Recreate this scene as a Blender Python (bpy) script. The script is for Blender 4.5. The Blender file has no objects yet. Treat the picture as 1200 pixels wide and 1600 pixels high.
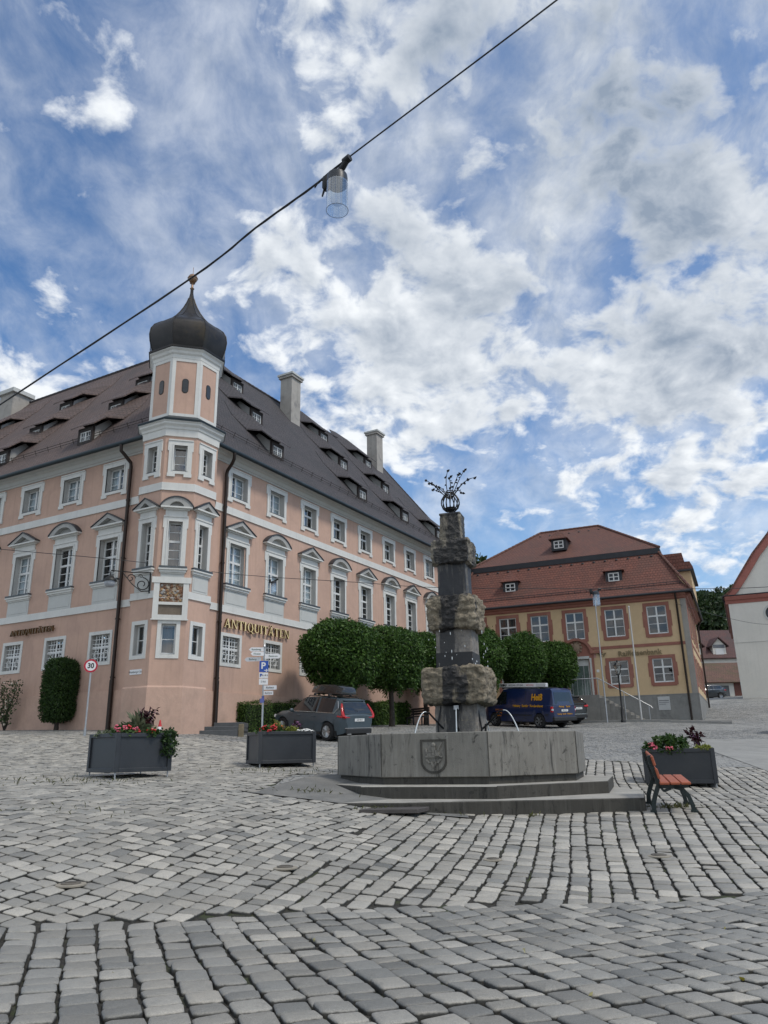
import bpy, bmesh, math, random
import numpy as np
from mathutils import Vector, Matrix
random.seed(7)
rng = np.random.default_rng(11)
scene = bpy.context.scene
COL = scene.collection
PI = math.pi

# ------------------------------------------------------------------ camera
cam_d = bpy.data.cameras.new('camera')
cam = bpy.data.objects.new('camera', cam_d)
COL.objects.link(cam)
right, up, fwd = (0.99984, .00539, -.01716), (.01798, -.29963, .95389), (0, .95404, .29968)
cam.matrix_world = Matrix(((right[0], up[0], -fwd[0], 0), (right[1], up[1], -fwd[1], 0), (right[2], up[2], -fwd[2], 1.25), (0, 0, 0, 1)))
cam_d.sensor_fit = 'VERTICAL'
cam_d.sensor_height = 36
cam_d.lens = 1180 / 1600 * 36
cam_d.clip_start = .05
cam_d.clip_end = 3000
scene.camera = cam

# ------------------------------------------------------------------ colour management
vs = scene.view_settings
vs.view_transform = 'Standard'
vs.look = 'None'
vs.exposure = 0.5
vs.gamma = 1
vs.use_curve_mapping = False
scene.cycles.use_denoising = True
scene.cycles.max_bounces = 6
scene.cycles.diffuse_bounces = 3
scene.cycles.transparent_max_bounces = 12
scene.cycles.sample_clamp_indirect = 8

# ------------------------------------------------------------------ sun
SUN_EL, SUN_AZ = math.radians(56), math.radians(118)     # azimuth clockwise from +y
sl = bpy.data.lights.new('sun', 'SUN')
sl.energy = 1.5
sl.angle = math.radians(12)
sl.color = (1, .93, .83)
sun = bpy.data.objects.new('sun', sl)
COL.objects.link(sun)
sd = Vector((math.sin(SUN_AZ) * math.cos(SUN_EL), math.cos(SUN_AZ) * math.cos(SUN_EL), math.sin(SUN_EL)))
sun.rotation_euler = sd.to_track_quat('Z', 'Y').to_euler()

# ------------------------------------------------------------------ sky: Nishita with procedural clouds
world = bpy.data.worlds.new('World')
scene.world = world
world.use_nodes = True
wt = world.node_tree
wt.nodes.clear()


class G:
    """short hand for building a node tree"""
    def __init__(s, t): s.t = t
    def n(s, typ, ins=None, **kw):
        nd = s.t.nodes.new(typ)
        for k, v in kw.items(): setattr(nd, k, v)
        for k, v in (ins or {}).items():
            sock = nd.inputs[k]
            if isinstance(v, bpy.types.NodeSocket): s.t.links.new(v, sock)
            else: sock.default_value = v
        return nd
    def m(s, op, a, b=0., c=None, clamp=False):
        d = {0: a, 1: b}
        if c is not None: d[2] = c
        return s.n('ShaderNodeMath', d, operation=op, use_clamp=clamp).outputs[0]
    def v(s, op, a, b=(0, 0, 0), out=0):
        return s.n('ShaderNodeVectorMath', {0: a, 1: b}, operation=op).outputs[out]
    def mix(s, f, a, b, blend='MIX'):
        nd = s.n('ShaderNodeMix', None, data_type='RGBA', blend_type=blend)
        for i, val in ((0, f), (6, a), (7, b)):
            if isinstance(val, bpy.types.NodeSocket): s.t.links.new(val, nd.inputs[i])
            else: nd.inputs[i].default_value = val if i == 0 else (*val, 1)[:4]
        return nd.outputs[2]
    def noise(s, vec, scale, detail=4, rough=.5, dist=0., out='Fac', typ='FBM'):
        return s.n('ShaderNodeTexNoise', {'Vector': vec, 'Scale': scale, 'Detail': detail, 'Roughness': rough, 'Distortion': dist}).outputs[out]
    def ramp(s, f, lo, hi, a=0., b=1.):
        return s.n('ShaderNodeMapRange', {0: f, 1: lo, 2: hi, 3: a, 4: b}, interpolation_type='SMOOTHSTEP').outputs[0]


g = G(wt)
sky = g.n('ShaderNodeTexSky', None, sky_type='NISHITA', sun_disc=False, sun_elevation=SUN_EL, sun_rotation=SUN_AZ,
          altitude=400, air_density=1.0, dust_density=.6, ozone_density=1.6)
dirn = g.n('ShaderNodeTexCoord').outputs['Generated']
sep = g.n('ShaderNodeSeparateXYZ', {0: dirn})
zc = g.m('ADD', g.m('MAXIMUM', sep.outputs[2], 0.0), .42)
px = g.m('DIVIDE', sep.outputs[0], zc)
py = g.m('DIVIDE', sep.outputs[1], zc)
P = g.n('ShaderNodeCombineXYZ', {0: px, 1: py, 2: 0.0}).outputs[0]
warp = g.noise(P, 9., 2, .5, out='Color')
P2 = g.v('ADD', P, g.n('ShaderNodeVectorMath', {0: g.v('SUBTRACT', warp, (.5, .5, .5)), 3: .05}, operation='SCALE').outputs[0])
big = g.noise(P, 3.3, 2, .5)
mid = g.noise(P2, 10.5, 4, .52)
fine = g.noise(P2, 24.0, 8, .6)
dens = g.m('ADD', g.m('MULTIPLY', big, .42), g.m('ADD', g.m('MULTIPLY', mid, .40), g.m('MULTIPLY', fine, .26)))
# cloud banks, the final ones unseen and added, as compass directions (dx, dy, dz, half-width deg, amount)
BANKS = [(-.321, .731, .602, 9, -.10), (-.42, .74, .52, 7, -.08), (.246, .923, .294, 11, -.03), (.126, .952, .279, 9, -.05), (-.21, .70, .68, 6, -.06),
         (.02, .735, .684, 4, -.06), (-.061, .84, .539, 8, .085), (-.02, .64, .77, 9, .055), (-.40, .80, .44, 7, .10), (.19, .87, .45, 9, .07),
         (.293, .664, .688, 17, .075), (.06, .90, .43, 7, .10), (.40, .83, .39, 11, .085), (-.11, .79, .60, 5, .05), (.144, .723, .676, 8, .02),
         (-.30, .64, .70, 4, .09), (-.31, .69, .66, 3, .06), (.245, .80, .545, 4, -.07), (0, -.75, .6, 45, .16), (-.8, -.1, .5, 30, .08)]  # final entries: out of view behind the camera, added to light the fronts
for bx, by, bz, w, amt in BANKS:
    ln = math.sqrt(bx * bx + by * by + bz * bz)
    dt = g.v('DOT_PRODUCT', dirn, (bx / ln, by / ln, bz / ln), out='Value')
    k = g.m('EXPONENT', g.m('MULTIPLY', g.m('SUBTRACT', dt, 1.0), 1.0 / (1 - math.cos(math.radians(w)))))
    dens = g.m('ADD', dens, g.m('MULTIPLY', k, amt))
cover = g.ramp(dens, .54, .665)
vm = g.n('ShaderNodeVectorMath', {0: dirn, 1: (.27, .67, .69)}, operation='DOT_PRODUCT').outputs['Value']
vm = g.m('EXPONENT', g.m('MULTIPLY', g.m('SUBTRACT', vm, 1.0), 13.0))          # a high veil toward the upper right
thin = g.ramp(g.noise(g.v('MULTIPLY', P2, (1.25, .8, 1)), 5.5, 8, .62, .25), .34, .72)
thin = g.m('ADD', g.m('MULTIPLY', thin, .42), g.m('MULTIPLY', vm, g.m('ADD', .18, g.m('MULTIPLY', thin, .5))), clamp=True)
cover = g.m('MAXIMUM', cover, thin)
# light and grey sides: the cloud's density toward the light against its density here
Poff = g.v('ADD', P2, (.012, -.018, .0))
relief = g.m('ADD', g.m('MULTIPLY', g.m('SUBTRACT', fine, g.noise(Poff, 24.0, 8, .6)), .5), g.m('SUBTRACT', mid, g.noise(Poff, 10.5, 4, .52)))
thick = g.ramp(dens, .585, .76)
grey = g.noise(P2, 5.0, 6, .6)
dk = g.n('ShaderNodeVectorMath', {0: dirn, 1: (.30, .60, .74)}, operation='DOT_PRODUCT').outputs['Value']
dk = g.m('EXPONENT', g.m('MULTIPLY', g.m('SUBTRACT', dk, 1.0), 11.0))
thk = g.m('MULTIPLY', thick, g.ramp(grey, .36, .62, .15, 1.0))
thk = g.m('MULTIPLY', thk, g.m('ADD', .42, g.m('MULTIPLY', dk, .65)), clamp=True)
lum = g.m('ADD', g.m('SUBTRACT', .95, g.m('MULTIPLY', vm, .22)), g.m('MULTIPLY', relief, g.m('SUBTRACT', 1.9, g.m('MULTIPLY', vm, .9))))
lum = g.m('SUBTRACT', lum, g.m('MULTIPLY', thk, .78))
lum = g.m('SUBTRACT', lum, g.m('MULTIPLY', dk, .27))
lum = g.m('MAXIMUM', g.m('MINIMUM', lum, 1.0), .04)
cloud = g.mix(lum, (1.9, 2.4, 3.15), (6.7, 6.95, 7.2))
base_sky = g.mix(1.0, sky.outputs[0], (.64, .90, 1.10), 'MULTIPLY')
hz = g.ramp(sep.outputs[2], .05, .42, .55, 0.0)
base_sky = g.mix(hz, base_sky, (3.3, 4.5, 5.8))
skycol = g.mix(cover, base_sky, cloud)
bg = g.n('ShaderNodeBackground', {'Color': skycol, 'Strength': .10})
wo = g.n('ShaderNodeOutputWorld')
wt.links.new(bg.outputs[0], wo.inputs[0])

# ------------------------------------------------------------------ mesh helpers
class MB:
    """collects shapes and links them as ONE mesh object"""
    def __init__(s): s.v = []; s.f = []; s.m = []; s.uv = {}
    def add(s, vs, fs, m=0):
        o = len(s.v)
        s.v += [tuple(map(float, p)) for p in vs]
        for f in fs: s.f.append(tuple(i + o for i in f)); s.m.append(m)
        return s
    def box(s, x0, x1, y0, y1, z0, z1, m=0):
        return s.add([(x0, y0, z0), (x1, y0, z0), (x1, y1, z0), (x0, y1, z0), (x0, y0, z1), (x1, y0, z1), (x1, y1, z1), (x0, y1, z1)],
                     [(0, 3, 2, 1), (4, 5, 6, 7), (0, 1, 5, 4), (1, 2, 6, 5), (2, 3, 7, 6), (3, 0, 4, 7)], m)
    def xz(s, poly, y0, y1, m=0):
        """polygon in x,z (anticlockwise seen from -y) extruded from y0 to y1"""
        n = len(poly)
        vs = [(x, y0, z) for x, z in poly] + [(x, y1, z) for x, z in poly]
        fs = [tuple(range(n)), tuple(range(2 * n - 1, n - 1, -1))] + [((i + 1) % n, i, i + n, (i + 1) % n + n) for i in range(n)]
        return s.add(vs, fs, m)
    def xy(s, poly, z0, z1, m=0):
        n = len(poly)
        vs = [(x, y, z0) for x, y in poly] + [(x, y, z1) for x, y in poly]
        fs = [tuple(range(n - 1, -1, -1)), tuple(range(n, 2 * n))] + [(i, (i + 1) % n, (i + 1) % n + n, i + n) for i in range(n)]
        return s.add(vs, fs, m)
    def yz(s, poly, x0, x1, m=0):
        n = len(poly)
        vs = [(x0, y, z) for y, z in poly] + [(x1, y, z) for y, z in poly]
        fs = [tuple(range(n - 1, -1, -1)), tuple(range(n, 2 * n))] + [(i, (i + 1) % n, (i + 1) % n + n, i + n) for i in range(n)]
        return s.add(vs, fs, m)
    def tube(s, pts, r, n=8, m=0, cap=True):
        pts = [Vector(p) for p in pts]
        rr = r if isinstance(r, (list, tuple)) else [r] * len(pts)
        vs = []; fs = []
        ref = None
        for i, p in enumerate(pts):
            t = (pts[min(i + 1, len(pts) - 1)] - pts[max(i - 1, 0)]).normalized()
            if ref is None:
                ref = t.cross(Vector((0, 0, 1)))
                if ref.length < .1: ref = t.cross(Vector((0, 1, 0)))
            a = (ref - t * ref.dot(t)).normalized(); b = t.cross(a); ref = a
            for k in range(n):
                an = 2 * PI * k / n
                vs.append(p + (a * math.cos(an) + b * math.sin(an)) * rr[i])
        for i in range(len(pts) - 1):
            for k in range(n):
                k2 = (k + 1) % n
                fs.append((i * n + k, i * n + k2, (i + 1) * n + k2, (i + 1) * n + k))
        if cap:
            fs.append(tuple(range(n - 1, -1, -1)))
            fs.append(tuple((len(pts) - 1) * n + k for k in range(n)))
        return s.add(vs, fs, m)
    def lathe(s, prof, n=16, c=(0, 0, 0), ph=0., m=0, cap=True):
        vs = []; fs = []
        for r, z in prof:
            for k in range(n):
                a = ph + 2 * PI * k / n
                vs.append((c[0] + r * math.cos(a), c[1] + r * math.sin(a), c[2] + z))
        for i in range(len(prof) - 1):
            for k in range(n):
                k2 = (k + 1) % n
                fs.append((i * n + k, i * n + k2, (i + 1) * n + k2, (i + 1) * n + k))
        if cap:
            fs.append(tuple(range(n - 1, -1, -1)))
            fs.append(tuple((len(prof) - 1) * n + k for k in range(n)))
        return s.add(vs, fs, m)
    def ball(s, c, r, n=10, m=0, sq=(1, 1, 1)):
        rows = max(4, n // 2)
        vs = [(c[0], c[1], c[2] - r * sq[2])]; fs = []
        for i in range(1, rows):
            th = PI * i / rows
            for k in range(n):
                a = 2 * PI * k / n
                vs.append((c[0] + r * sq[0] * math.sin(th) * math.cos(a), c[1] + r * sq[1] * math.sin(th) * math.sin(a), c[2] - r * sq[2] * math.cos(th)))
        vs.append((c[0], c[1], c[2] + r * sq[2]))
        top = len(vs) - 1
        for k in range(n):
            fs.append((0, 1 + (k + 1) % n, 1 + k)); fs.append((top, top - n + k, top - n + (k + 1) % n))
        for i in range(rows - 2):
            for k in range(n):
                a = 1 + i * n + k; b = 1 + i * n + (k + 1) % n
                fs.append((a, b, b + n, a + n))
        return s.add(vs, fs, m)
    def xf(s, M, start=0):
        for i in range(start, len(s.v)): s.v[i] = tuple(M @ Vector(s.v[i]))
        return s
    def mesh(s, name, mats, smooth=None):
        me = bpy.data.meshes.new(name)
        me.from_pydata(s.v, [], s.f)
        for m in (mats if isinstance(mats, (list, tuple)) else [mats]): me.materials.append(m)
        if s.m and max(s.m): me.polygons.foreach_set('material_index', s.m)
        if smooth is not None:
            me.polygons.foreach_set('use_smooth', [True] * len(me.polygons))
            me.update()
            me.set_sharp_from_angle(angle=math.radians(smooth))
        me.validate()
        return me
    def build(s, name, mats, parent=None, smooth=None, loc=(0, 0, 0), rz=0, bevel=0, seg=1):
        return link(name, s.mesh(name, mats, smooth), parent, loc, rz, bevel, seg)


def link(name, data, parent=None, loc=(0, 0, 0), rz=0, bevel=0, seg=1):
    o = bpy.data.objects.new(name, data)
    COL.objects.link(o)
    if parent is not None: o.parent = parent
    o.location = loc
    o.rotation_euler = (0, 0, rz) if not isinstance(rz, (tuple, list)) else rz
    if bevel:
        b = o.modifiers.new('bevel', 'BEVEL'); b.width = bevel; b.segments = seg; b.limit_method = 'ANGLE'; b.angle_limit = math.radians(40)
    return o


def tag(o, label=None, cat=None, group=None, kind=None):
    if label: o['label'] = label
    if cat: o['category'] = cat
    if group: o['group'] = group
    if kind: o['kind'] = kind
    return o


def thing(name, label, cat, loc=(0, 0, 0), rz=0, group=None):
    return tag(link(name, None, None, loc, rz), label, cat, group)


def copy_tree(o, parent=None):
    c = o.copy(); COL.objects.link(c)
    if parent is not None: c.parent = parent
    for ch in list(o.children): copy_tree(ch, c)
    return c


def text(name, body, size, m, parent, loc, rot, ext=.004, align='CENTER', sx=1.0, bold=0.):
    cu = bpy.data.curves.new(name, 'FONT')
    cu.body = body; cu.size = size; cu.extrude = ext; cu.align_x = align; cu.align_y = 'CENTER'; cu.offset = bold
    cu.resolution_u = 3
    cu.materials.append(m)
    tmp = bpy.data.objects.new(name, cu); COL.objects.link(tmp)
    dg = bpy.context.evaluated_depsgraph_get(); dg.update()
    me = bpy.data.meshes.new_from_object(tmp.evaluated_get(dg)); me.name = name
    bpy.data.objects.remove(tmp)
    o = link(name, me, parent, loc, rot)
    o.scale = (sx, 1, 1)
    return o


def np_mesh(name, V, F, mats, attr=None, smooth=False, fm=None):
    """V (n,3), F (m,k) arrays -> mesh; attr = per-vertex float 'tint'"""
    me = bpy.data.meshes.new(name)
    k = F.shape[1]
    me.vertices.add(len(V)); me.vertices.foreach_set('co', V.astype(np.float32).ravel())
    me.loops.add(F.size); me.loops.foreach_set('vertex_index', F.astype(np.int32).ravel())
    me.polygons.add(len(F)); me.polygons.foreach_set('loop_start', np.arange(0, F.size, k, dtype=np.int32))
    for m in mats: me.materials.append(m)
    if fm is not None: me.polygons.foreach_set('material_index', fm.astype(np.int32))
    me.polygons.foreach_set('use_smooth', np.full(len(F), smooth))
    me.update(calc_edges=True)
    if attr is not None:
        a = me.attributes.new('tint', 'FLOAT', 'POINT'); a.data.foreach_set('value', attr.astype(np.float32))
    return me


def leaf_mesh(name, P, N, size, m, flop=.6, wide=.55, seed=3):
    """one bent leaf per point: P points, N outward directions"""
    r = np.random.default_rng(seed)
    n = len(P)
    sz = size * r.uniform(.6, 1.25, n)[:, None]
    R = r.normal(size=(n, 3))
    ax = N * r.uniform(.1, flop, n)[:, None] + R * .6
    ax[:, 2] -= .12
    ax /= np.linalg.norm(ax, axis=1)[:, None] + 1e-9
    nn = N + R[:, ::-1] * .55
    sd_ = np.cross(ax, nn); sd_ /= np.linalg.norm(sd_, axis=1)[:, None] + 1e-9
    up_ = np.cross(sd_, ax)
    a = P; b = P + ax * sz * .5 + sd_ * sz * wide * .5 + up_ * sz * .08; c = P + ax * sz - up_ * sz * .12; d = P + ax * sz * .5 - sd_ * sz * wide * .5 + up_ * sz * .08
    V = np.stack([a, b, c, d], 1).reshape(-1, 3)
    i = np.arange(n)[:, None] * 4
    F = np.concatenate([i + [0, 1, 2], i + [0, 2, 3]], 0)
    return np_mesh(name, V, F, [m], attr=np.repeat(r.uniform(0, 1, n), 4))


# ------------------------------------------------------------------ materials
def lin(h):
    c = [int(h[i:i + 2], 16) / 255 for i in (1, 3, 5)]
    return tuple(x / 12.92 if x <= .04045 else ((x + .055) / 1.055) ** 2.4 for x in c)


MATS = {}


def mat(name, col, rough=.7, var=.12, scale=3., col2=None, bump=0., bscale=40., metal=0., spec=.5, streak=0., attr=0., patch=None, coat=0.):
    """procedural surface: base colour broken up by two noises, optional second colour patches, streaks, bump, per-part tint"""
    if name in MATS: return MATS[name]
    m = bpy.data.materials.new(name); m.use_nodes = True
    t = m.node_tree; t.nodes.clear(); q = G(t)
    pos = q.n('ShaderNodeNewGeometry').outputs['Position']
    f = q.noise(pos, scale, 6, .6)
    f2 = q.noise(pos, scale * 9, 3, .6)
    f = q.m('ADD', q.m('MULTIPLY', f, .7), q.m('MULTIPLY', f2, .3))
    lo = tuple(c * (1 - var) for c in col); hi = tuple(min(1, c * (1 + var)) for c in col)
    c = q.mix(q.ramp(f, .3, .7), lo, hi)
    if col2 is not None:
        pa = patch or (1.0, .52, .68)
        c = q.mix(q.ramp(q.noise(pos, pa[0], 7, .65, .4), pa[1], pa[2]), c, col2)
    if streak:
        sp = q.v('MULTIPLY', pos, (6, 6, .35))
        c = q.mix(q.m('MULTIPLY', q.ramp(q.noise(sp, 1.0, 5, .6), .5, .75), streak), c, tuple(x * .45 for x in col))
    if attr:
        at = q.n('ShaderNodeAttribute', None, attribute_name='tint').outputs['Fac']
        c = q.mix(1.0, c, q.mix(at, (1 - attr,) * 3, (1 + attr,) * 3), 'MULTIPLY')
    b = q.n('ShaderNodeBsdfPrincipled', {'Base Color': c, 'Roughness': rough, 'Metallic': metal, 'Specular IOR Level': spec, 'Coat Weight': coat, 'Coat Roughness': .08})
    if rough > .3:
        t.links.new(q.m('ADD', rough - .08, q.m('MULTIPLY', f, .16)), b.inputs['Roughness'])
    if bump:
        bn = q.n('ShaderNodeBump', {'Strength': 1., 'Distance': bump, 'Height': q.noise(pos, bscale, 6, .65)})
        t.links.new(bn.outputs[0], b.inputs['Normal'])
    o = q.n('ShaderNodeOutputMaterial'); t.links.new(b.outputs[0], o.inputs[0])
    MATS[name] = m
    return m


def glass_mat(name, tint=(.9, .95, .95), alpha=.35, rough=.03):
    if name in MATS: return MATS[name]
    m = bpy.data.materials.new(name); m.use_nodes = True
    t = m.node_tree; t.nodes.clear(); q = G(t)
    ge = q.n('ShaderNodeNewGeometry')
    ct = q.m('ABSOLUTE', q.v('DOT_PRODUCT', ge.outputs['Normal'], ge.outputs['Incoming'], out='Value'))
    fr = q.m('ADD', .04, q.m('MULTIPLY', q.m('POWER', q.m('SUBTRACT', 1.0, ct, clamp=True), 5.0), .96))
    tr = q.n('ShaderNodeBsdfTransparent', {'Color': (*tint, 1)})
    gl = q.n('ShaderNodeBsdfGlossy', {'Color': (1, 1, 1, 1), 'Roughness': rough})
    mx = q.n('ShaderNodeMixShader', {0: q.m('ADD', q.m('MULTIPLY', fr, 1.2), alpha * .25, clamp=True), 1: tr.outputs[0], 2: gl.outputs[0]})
    o = q.n('ShaderNodeOutputMaterial'); t.links.new(mx.outputs[0], o.inputs[0])
    MATS[name] = m
    return m


def leaf_mat(name, a, b):
    if name in MATS: return MATS[name]
    m = bpy.data.materials.new(name); m.use_nodes = True
    t = m.node_tree; t.nodes.clear(); q = G(t)
    at = q.n('ShaderNodeAttribute', None, attribute_name='tint').outputs['Fac']
    c = q.mix(at, a, b)
    bs = q.n('ShaderNodeBsdfPrincipled', {'Base Color': c, 'Roughness': .5, 'Specular IOR Level': .35})
    tl = q.n('ShaderNodeBsdfTranslucent', {'Color': c})
    mx = q.n('ShaderNodeMixShader', {0: .22, 1: bs.outputs[0], 2: tl.outputs[0]})
    o = q.n('ShaderNodeOutputMaterial'); t.links.new(mx.outputs[0], o.inputs[0])
    MATS[name] = m
    return m


def tile_mat(name, c1, c2, c3, w=.19, h=.17, dirt=(.05, .045, .045), amt=.6):
    """plain tile roof; uses the roof's own uv in metres (u along the eave, v up the slope)"""
    m = bpy.data.materials.new(name); m.use_nodes = True
    t = m.node_tree; t.nodes.clear(); q = G(t)
    uv = q.n('ShaderNodeUVMap', None, uv_map='uv').outputs[0]
    br = q.n('ShaderNodeTexBrick', {'Vector': uv, 'Color1': (*c1, 1), 'Color2': (*c2, 1), 'Mortar': (*[x * .35 for x in c1], 1), 'Scale': 1., 'Mortar Size': .012, 'Mortar Smooth': .3,
                                    'Bias': 0., 'Brick Width': w, 'Row Height': h}, offset=.5, squash=1.)
    c = q.mix(q.ramp(q.noise(uv, 7., 3, .7), .45, .75), br.outputs[0], c3)
    c = q.mix(q.m('MULTIPLY', q.ramp(q.noise(uv, .45, 6, .65, .5), .42, .7), amt), c, dirt)
    sx = q.n('ShaderNodeSeparateXYZ', {0: uv}).outputs[1]
    saw = q.m('FRACT', q.m('DIVIDE', sx, h))
    hgt = q.m('SUBTRACT', q.m('MULTIPLY', q.m('SUBTRACT', 1., saw), .02), q.m('MULTIPLY', br.outputs[1], .012))
    hgt = q.m('ADD', hgt, q.m('MULTIPLY', q.noise(uv, 9., 3), .012))
    bn = q.n('ShaderNodeBump', {'Strength': 1., 'Distance': 1., 'Height': hgt})
    b = q.n('ShaderNodeBsdfPrincipled', {'Base Color': c, 'Roughness': .75, 'Normal': bn.outputs[0], 'Specular IOR Level': .35})
    o = q.n('ShaderNodeOutputMaterial'); t.links.new(b.outputs[0], o.inputs[0])
    return m


def uv_planar(o, origin, du, dv):
    """uv in metres: u along du, v along dv, for every face"""
    me = o.data
    if 'uv' not in me.uv_layers: me.uv_layers.new(name='uv')
    L = me.uv_layers['uv'].data
    o3, u3, v3 = Vector(origin), Vector(du).normalized(), Vector(dv).normalized()
    for lp in me.loops:
        p = me.vertices[lp.vertex_index].co - o3
        L[lp.index].uv = (p.dot(u3), p.dot(v3))


def uv_slopes(o):
    """each face gets uv along its own horizontal and its own fall line, in metres"""
    me = o.data
    if 'uv' not in me.uv_layers: me.uv_layers.new(name='uv')
    L = me.uv_layers['uv'].data
    for p in me.polygons:
        n = p.normal
        u = Vector((0, 0, 1)).cross(n)
        if u.length < 1e-4: u = Vector((1, 0, 0))
        u.normalize(); v = n.cross(u)
        for li in p.loop_indices:
            c = me.vertices[me.loops[li].vertex_index].co
            L[li].uv = (c.dot(u), c.dot(v))
# ------------------------------------------------------------------ ground: a sloping square, thin-plate surface through surveyed heights
GP = np.array([(-1.63, 4.3, 0.01), (-0.04, 4.3, -0.01), (1.53, 4.3, -0.04), (-0.06, 7.8, -0.06), (-2.48, 6.4, -0.0), (3.35, 8.1, -0.11), (0.9, 12.5, 0.27), (3.85, 12.4, 0.24), (-0.18, 12.6, 0.38), (-1.37, 14.6, 0.68), (-4.99, 14.5, 0.81), (-2.92, 18.0, 0.89), (6.69, 16.5, 0.39), (4.46, 12.4, 0.26), (-2.15, 29.0, 1.57), (7.74, 39.0, 2.07), (-7.79, 27.0, 1.88), (-16.58, 33.5, 2.33), (-10.55, 29.0, 2.1), (17.57, 45.0, 2.44), (14.25, 44.0, 2.5), (28.33, 62.0, 4.64), (38.68, 90.0, 6.14), (13.92, 29.5, 1.25), (4.94, 21.0, 0.85), (-8.51, 18.0, 0.99), (-2.33, 9.6, 0.36), (-3.87, 8.4, 0.38), (12.56, 47.5, 2.61), (2.75, 36.0, 2.11), (-40.0, -20.0, -0.3), (0.0, -20.0, -0.3), (40.0, -20.0, -0.3), (-40.0, 10.0, 0.6), (40.0, 10.0, 0.3), (-45.0, 45.0, 3.2), (-60.0, 80.0, 6.0), (0.0, 60.0, 3.4), (0.0, 110.0, 6.5), (60.0, 40.0, 2.5), (60.0, 110.0, 8.5), (100.0, 60.0, 4.0), (-90.0, 20.0, 2.0)])


def _tps():
    n = len(GP)
    d = np.linalg.norm(GP[:, None, :2] - GP[None, :, :2], axis=2)
    K = np.where(d > 0, d * d * np.log(d + 1e-12), 0) + np.eye(n)
    Pm = np.c_[np.ones(n), GP[:, :2]]
    return np.linalg.solve(np.block([[K, Pm], [Pm.T, np.zeros((3, 3))]]), np.r_[GP[:, 2], 0, 0, 0])


TW = _tps()


def gz_np(X, Y):
    out = TW[-3] + TW[-2] * X + TW[-1] * Y
    for i, p in enumerate(GP):
        d = np.hypot(X - p[0], Y - p[1])
        out = out + TW[i] * np.where(d > 0, d * d * np.log(d + 1e-12), 0)
    return out


def gz(x, y): return float(gz_np(np.array([float(x)]), np.array([float(y)]))[0])


# paving fields, world metres.  strip edge, seam and the line where the big setts stop
STRIP = np.array([(-9, 6.25), (-3.1, 6.28), (-1.85, 6.65), (-1.05, 7.05), (0, 7.45), (1.95, 7.6), (4.3, 8.1), (12, 9.2)])
SEAM = np.array([(-1.05, 6.6), (-1.02, 7.2), (-.62, 9.6), (-.35, 11.2), (-.05, 12.6), (.6, 16), (1.0, 20), (1.6, 26)])


def region_np(X, Y):
    """0 none, 1 foreground strip, 2 columns toward the fountain, 3 arcs on the left"""
    r = np.zeros(X.shape, int)
    ys = np.interp(X, STRIP[:, 0], STRIP[:, 1])
    xs = np.interp(Y, SEAM[:, 1], SEAM[:, 0])
    lim = np.interp(X, [-20, -6, 0, 6, 9, 16], [27.5, 26, 25.5, 21.5, 20.5, 19])
    fg = Y < ys
    r[fg] = 1
    m = (~fg) & (Y > ys + .02) & (Y < lim)
    r[m & (X > xs)] = 2
    r[m & (X < xs)] = 3
    # the plain asphalt wedge at the fountain's left foot and the smooth slab at the right edge
    wedge = (Y > 12.55 + (X + .2) * -.25) & (Y < 16.6) & (X > -2.2 + (Y - 12.6) * .06) & (X < 1.2)
    r[wedge & (r > 1)] = 0
    slab = (X > 9.1 + (Y - 18) * .16) & (Y > 17.3)
    r[slab] = 0
    return r


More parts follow.
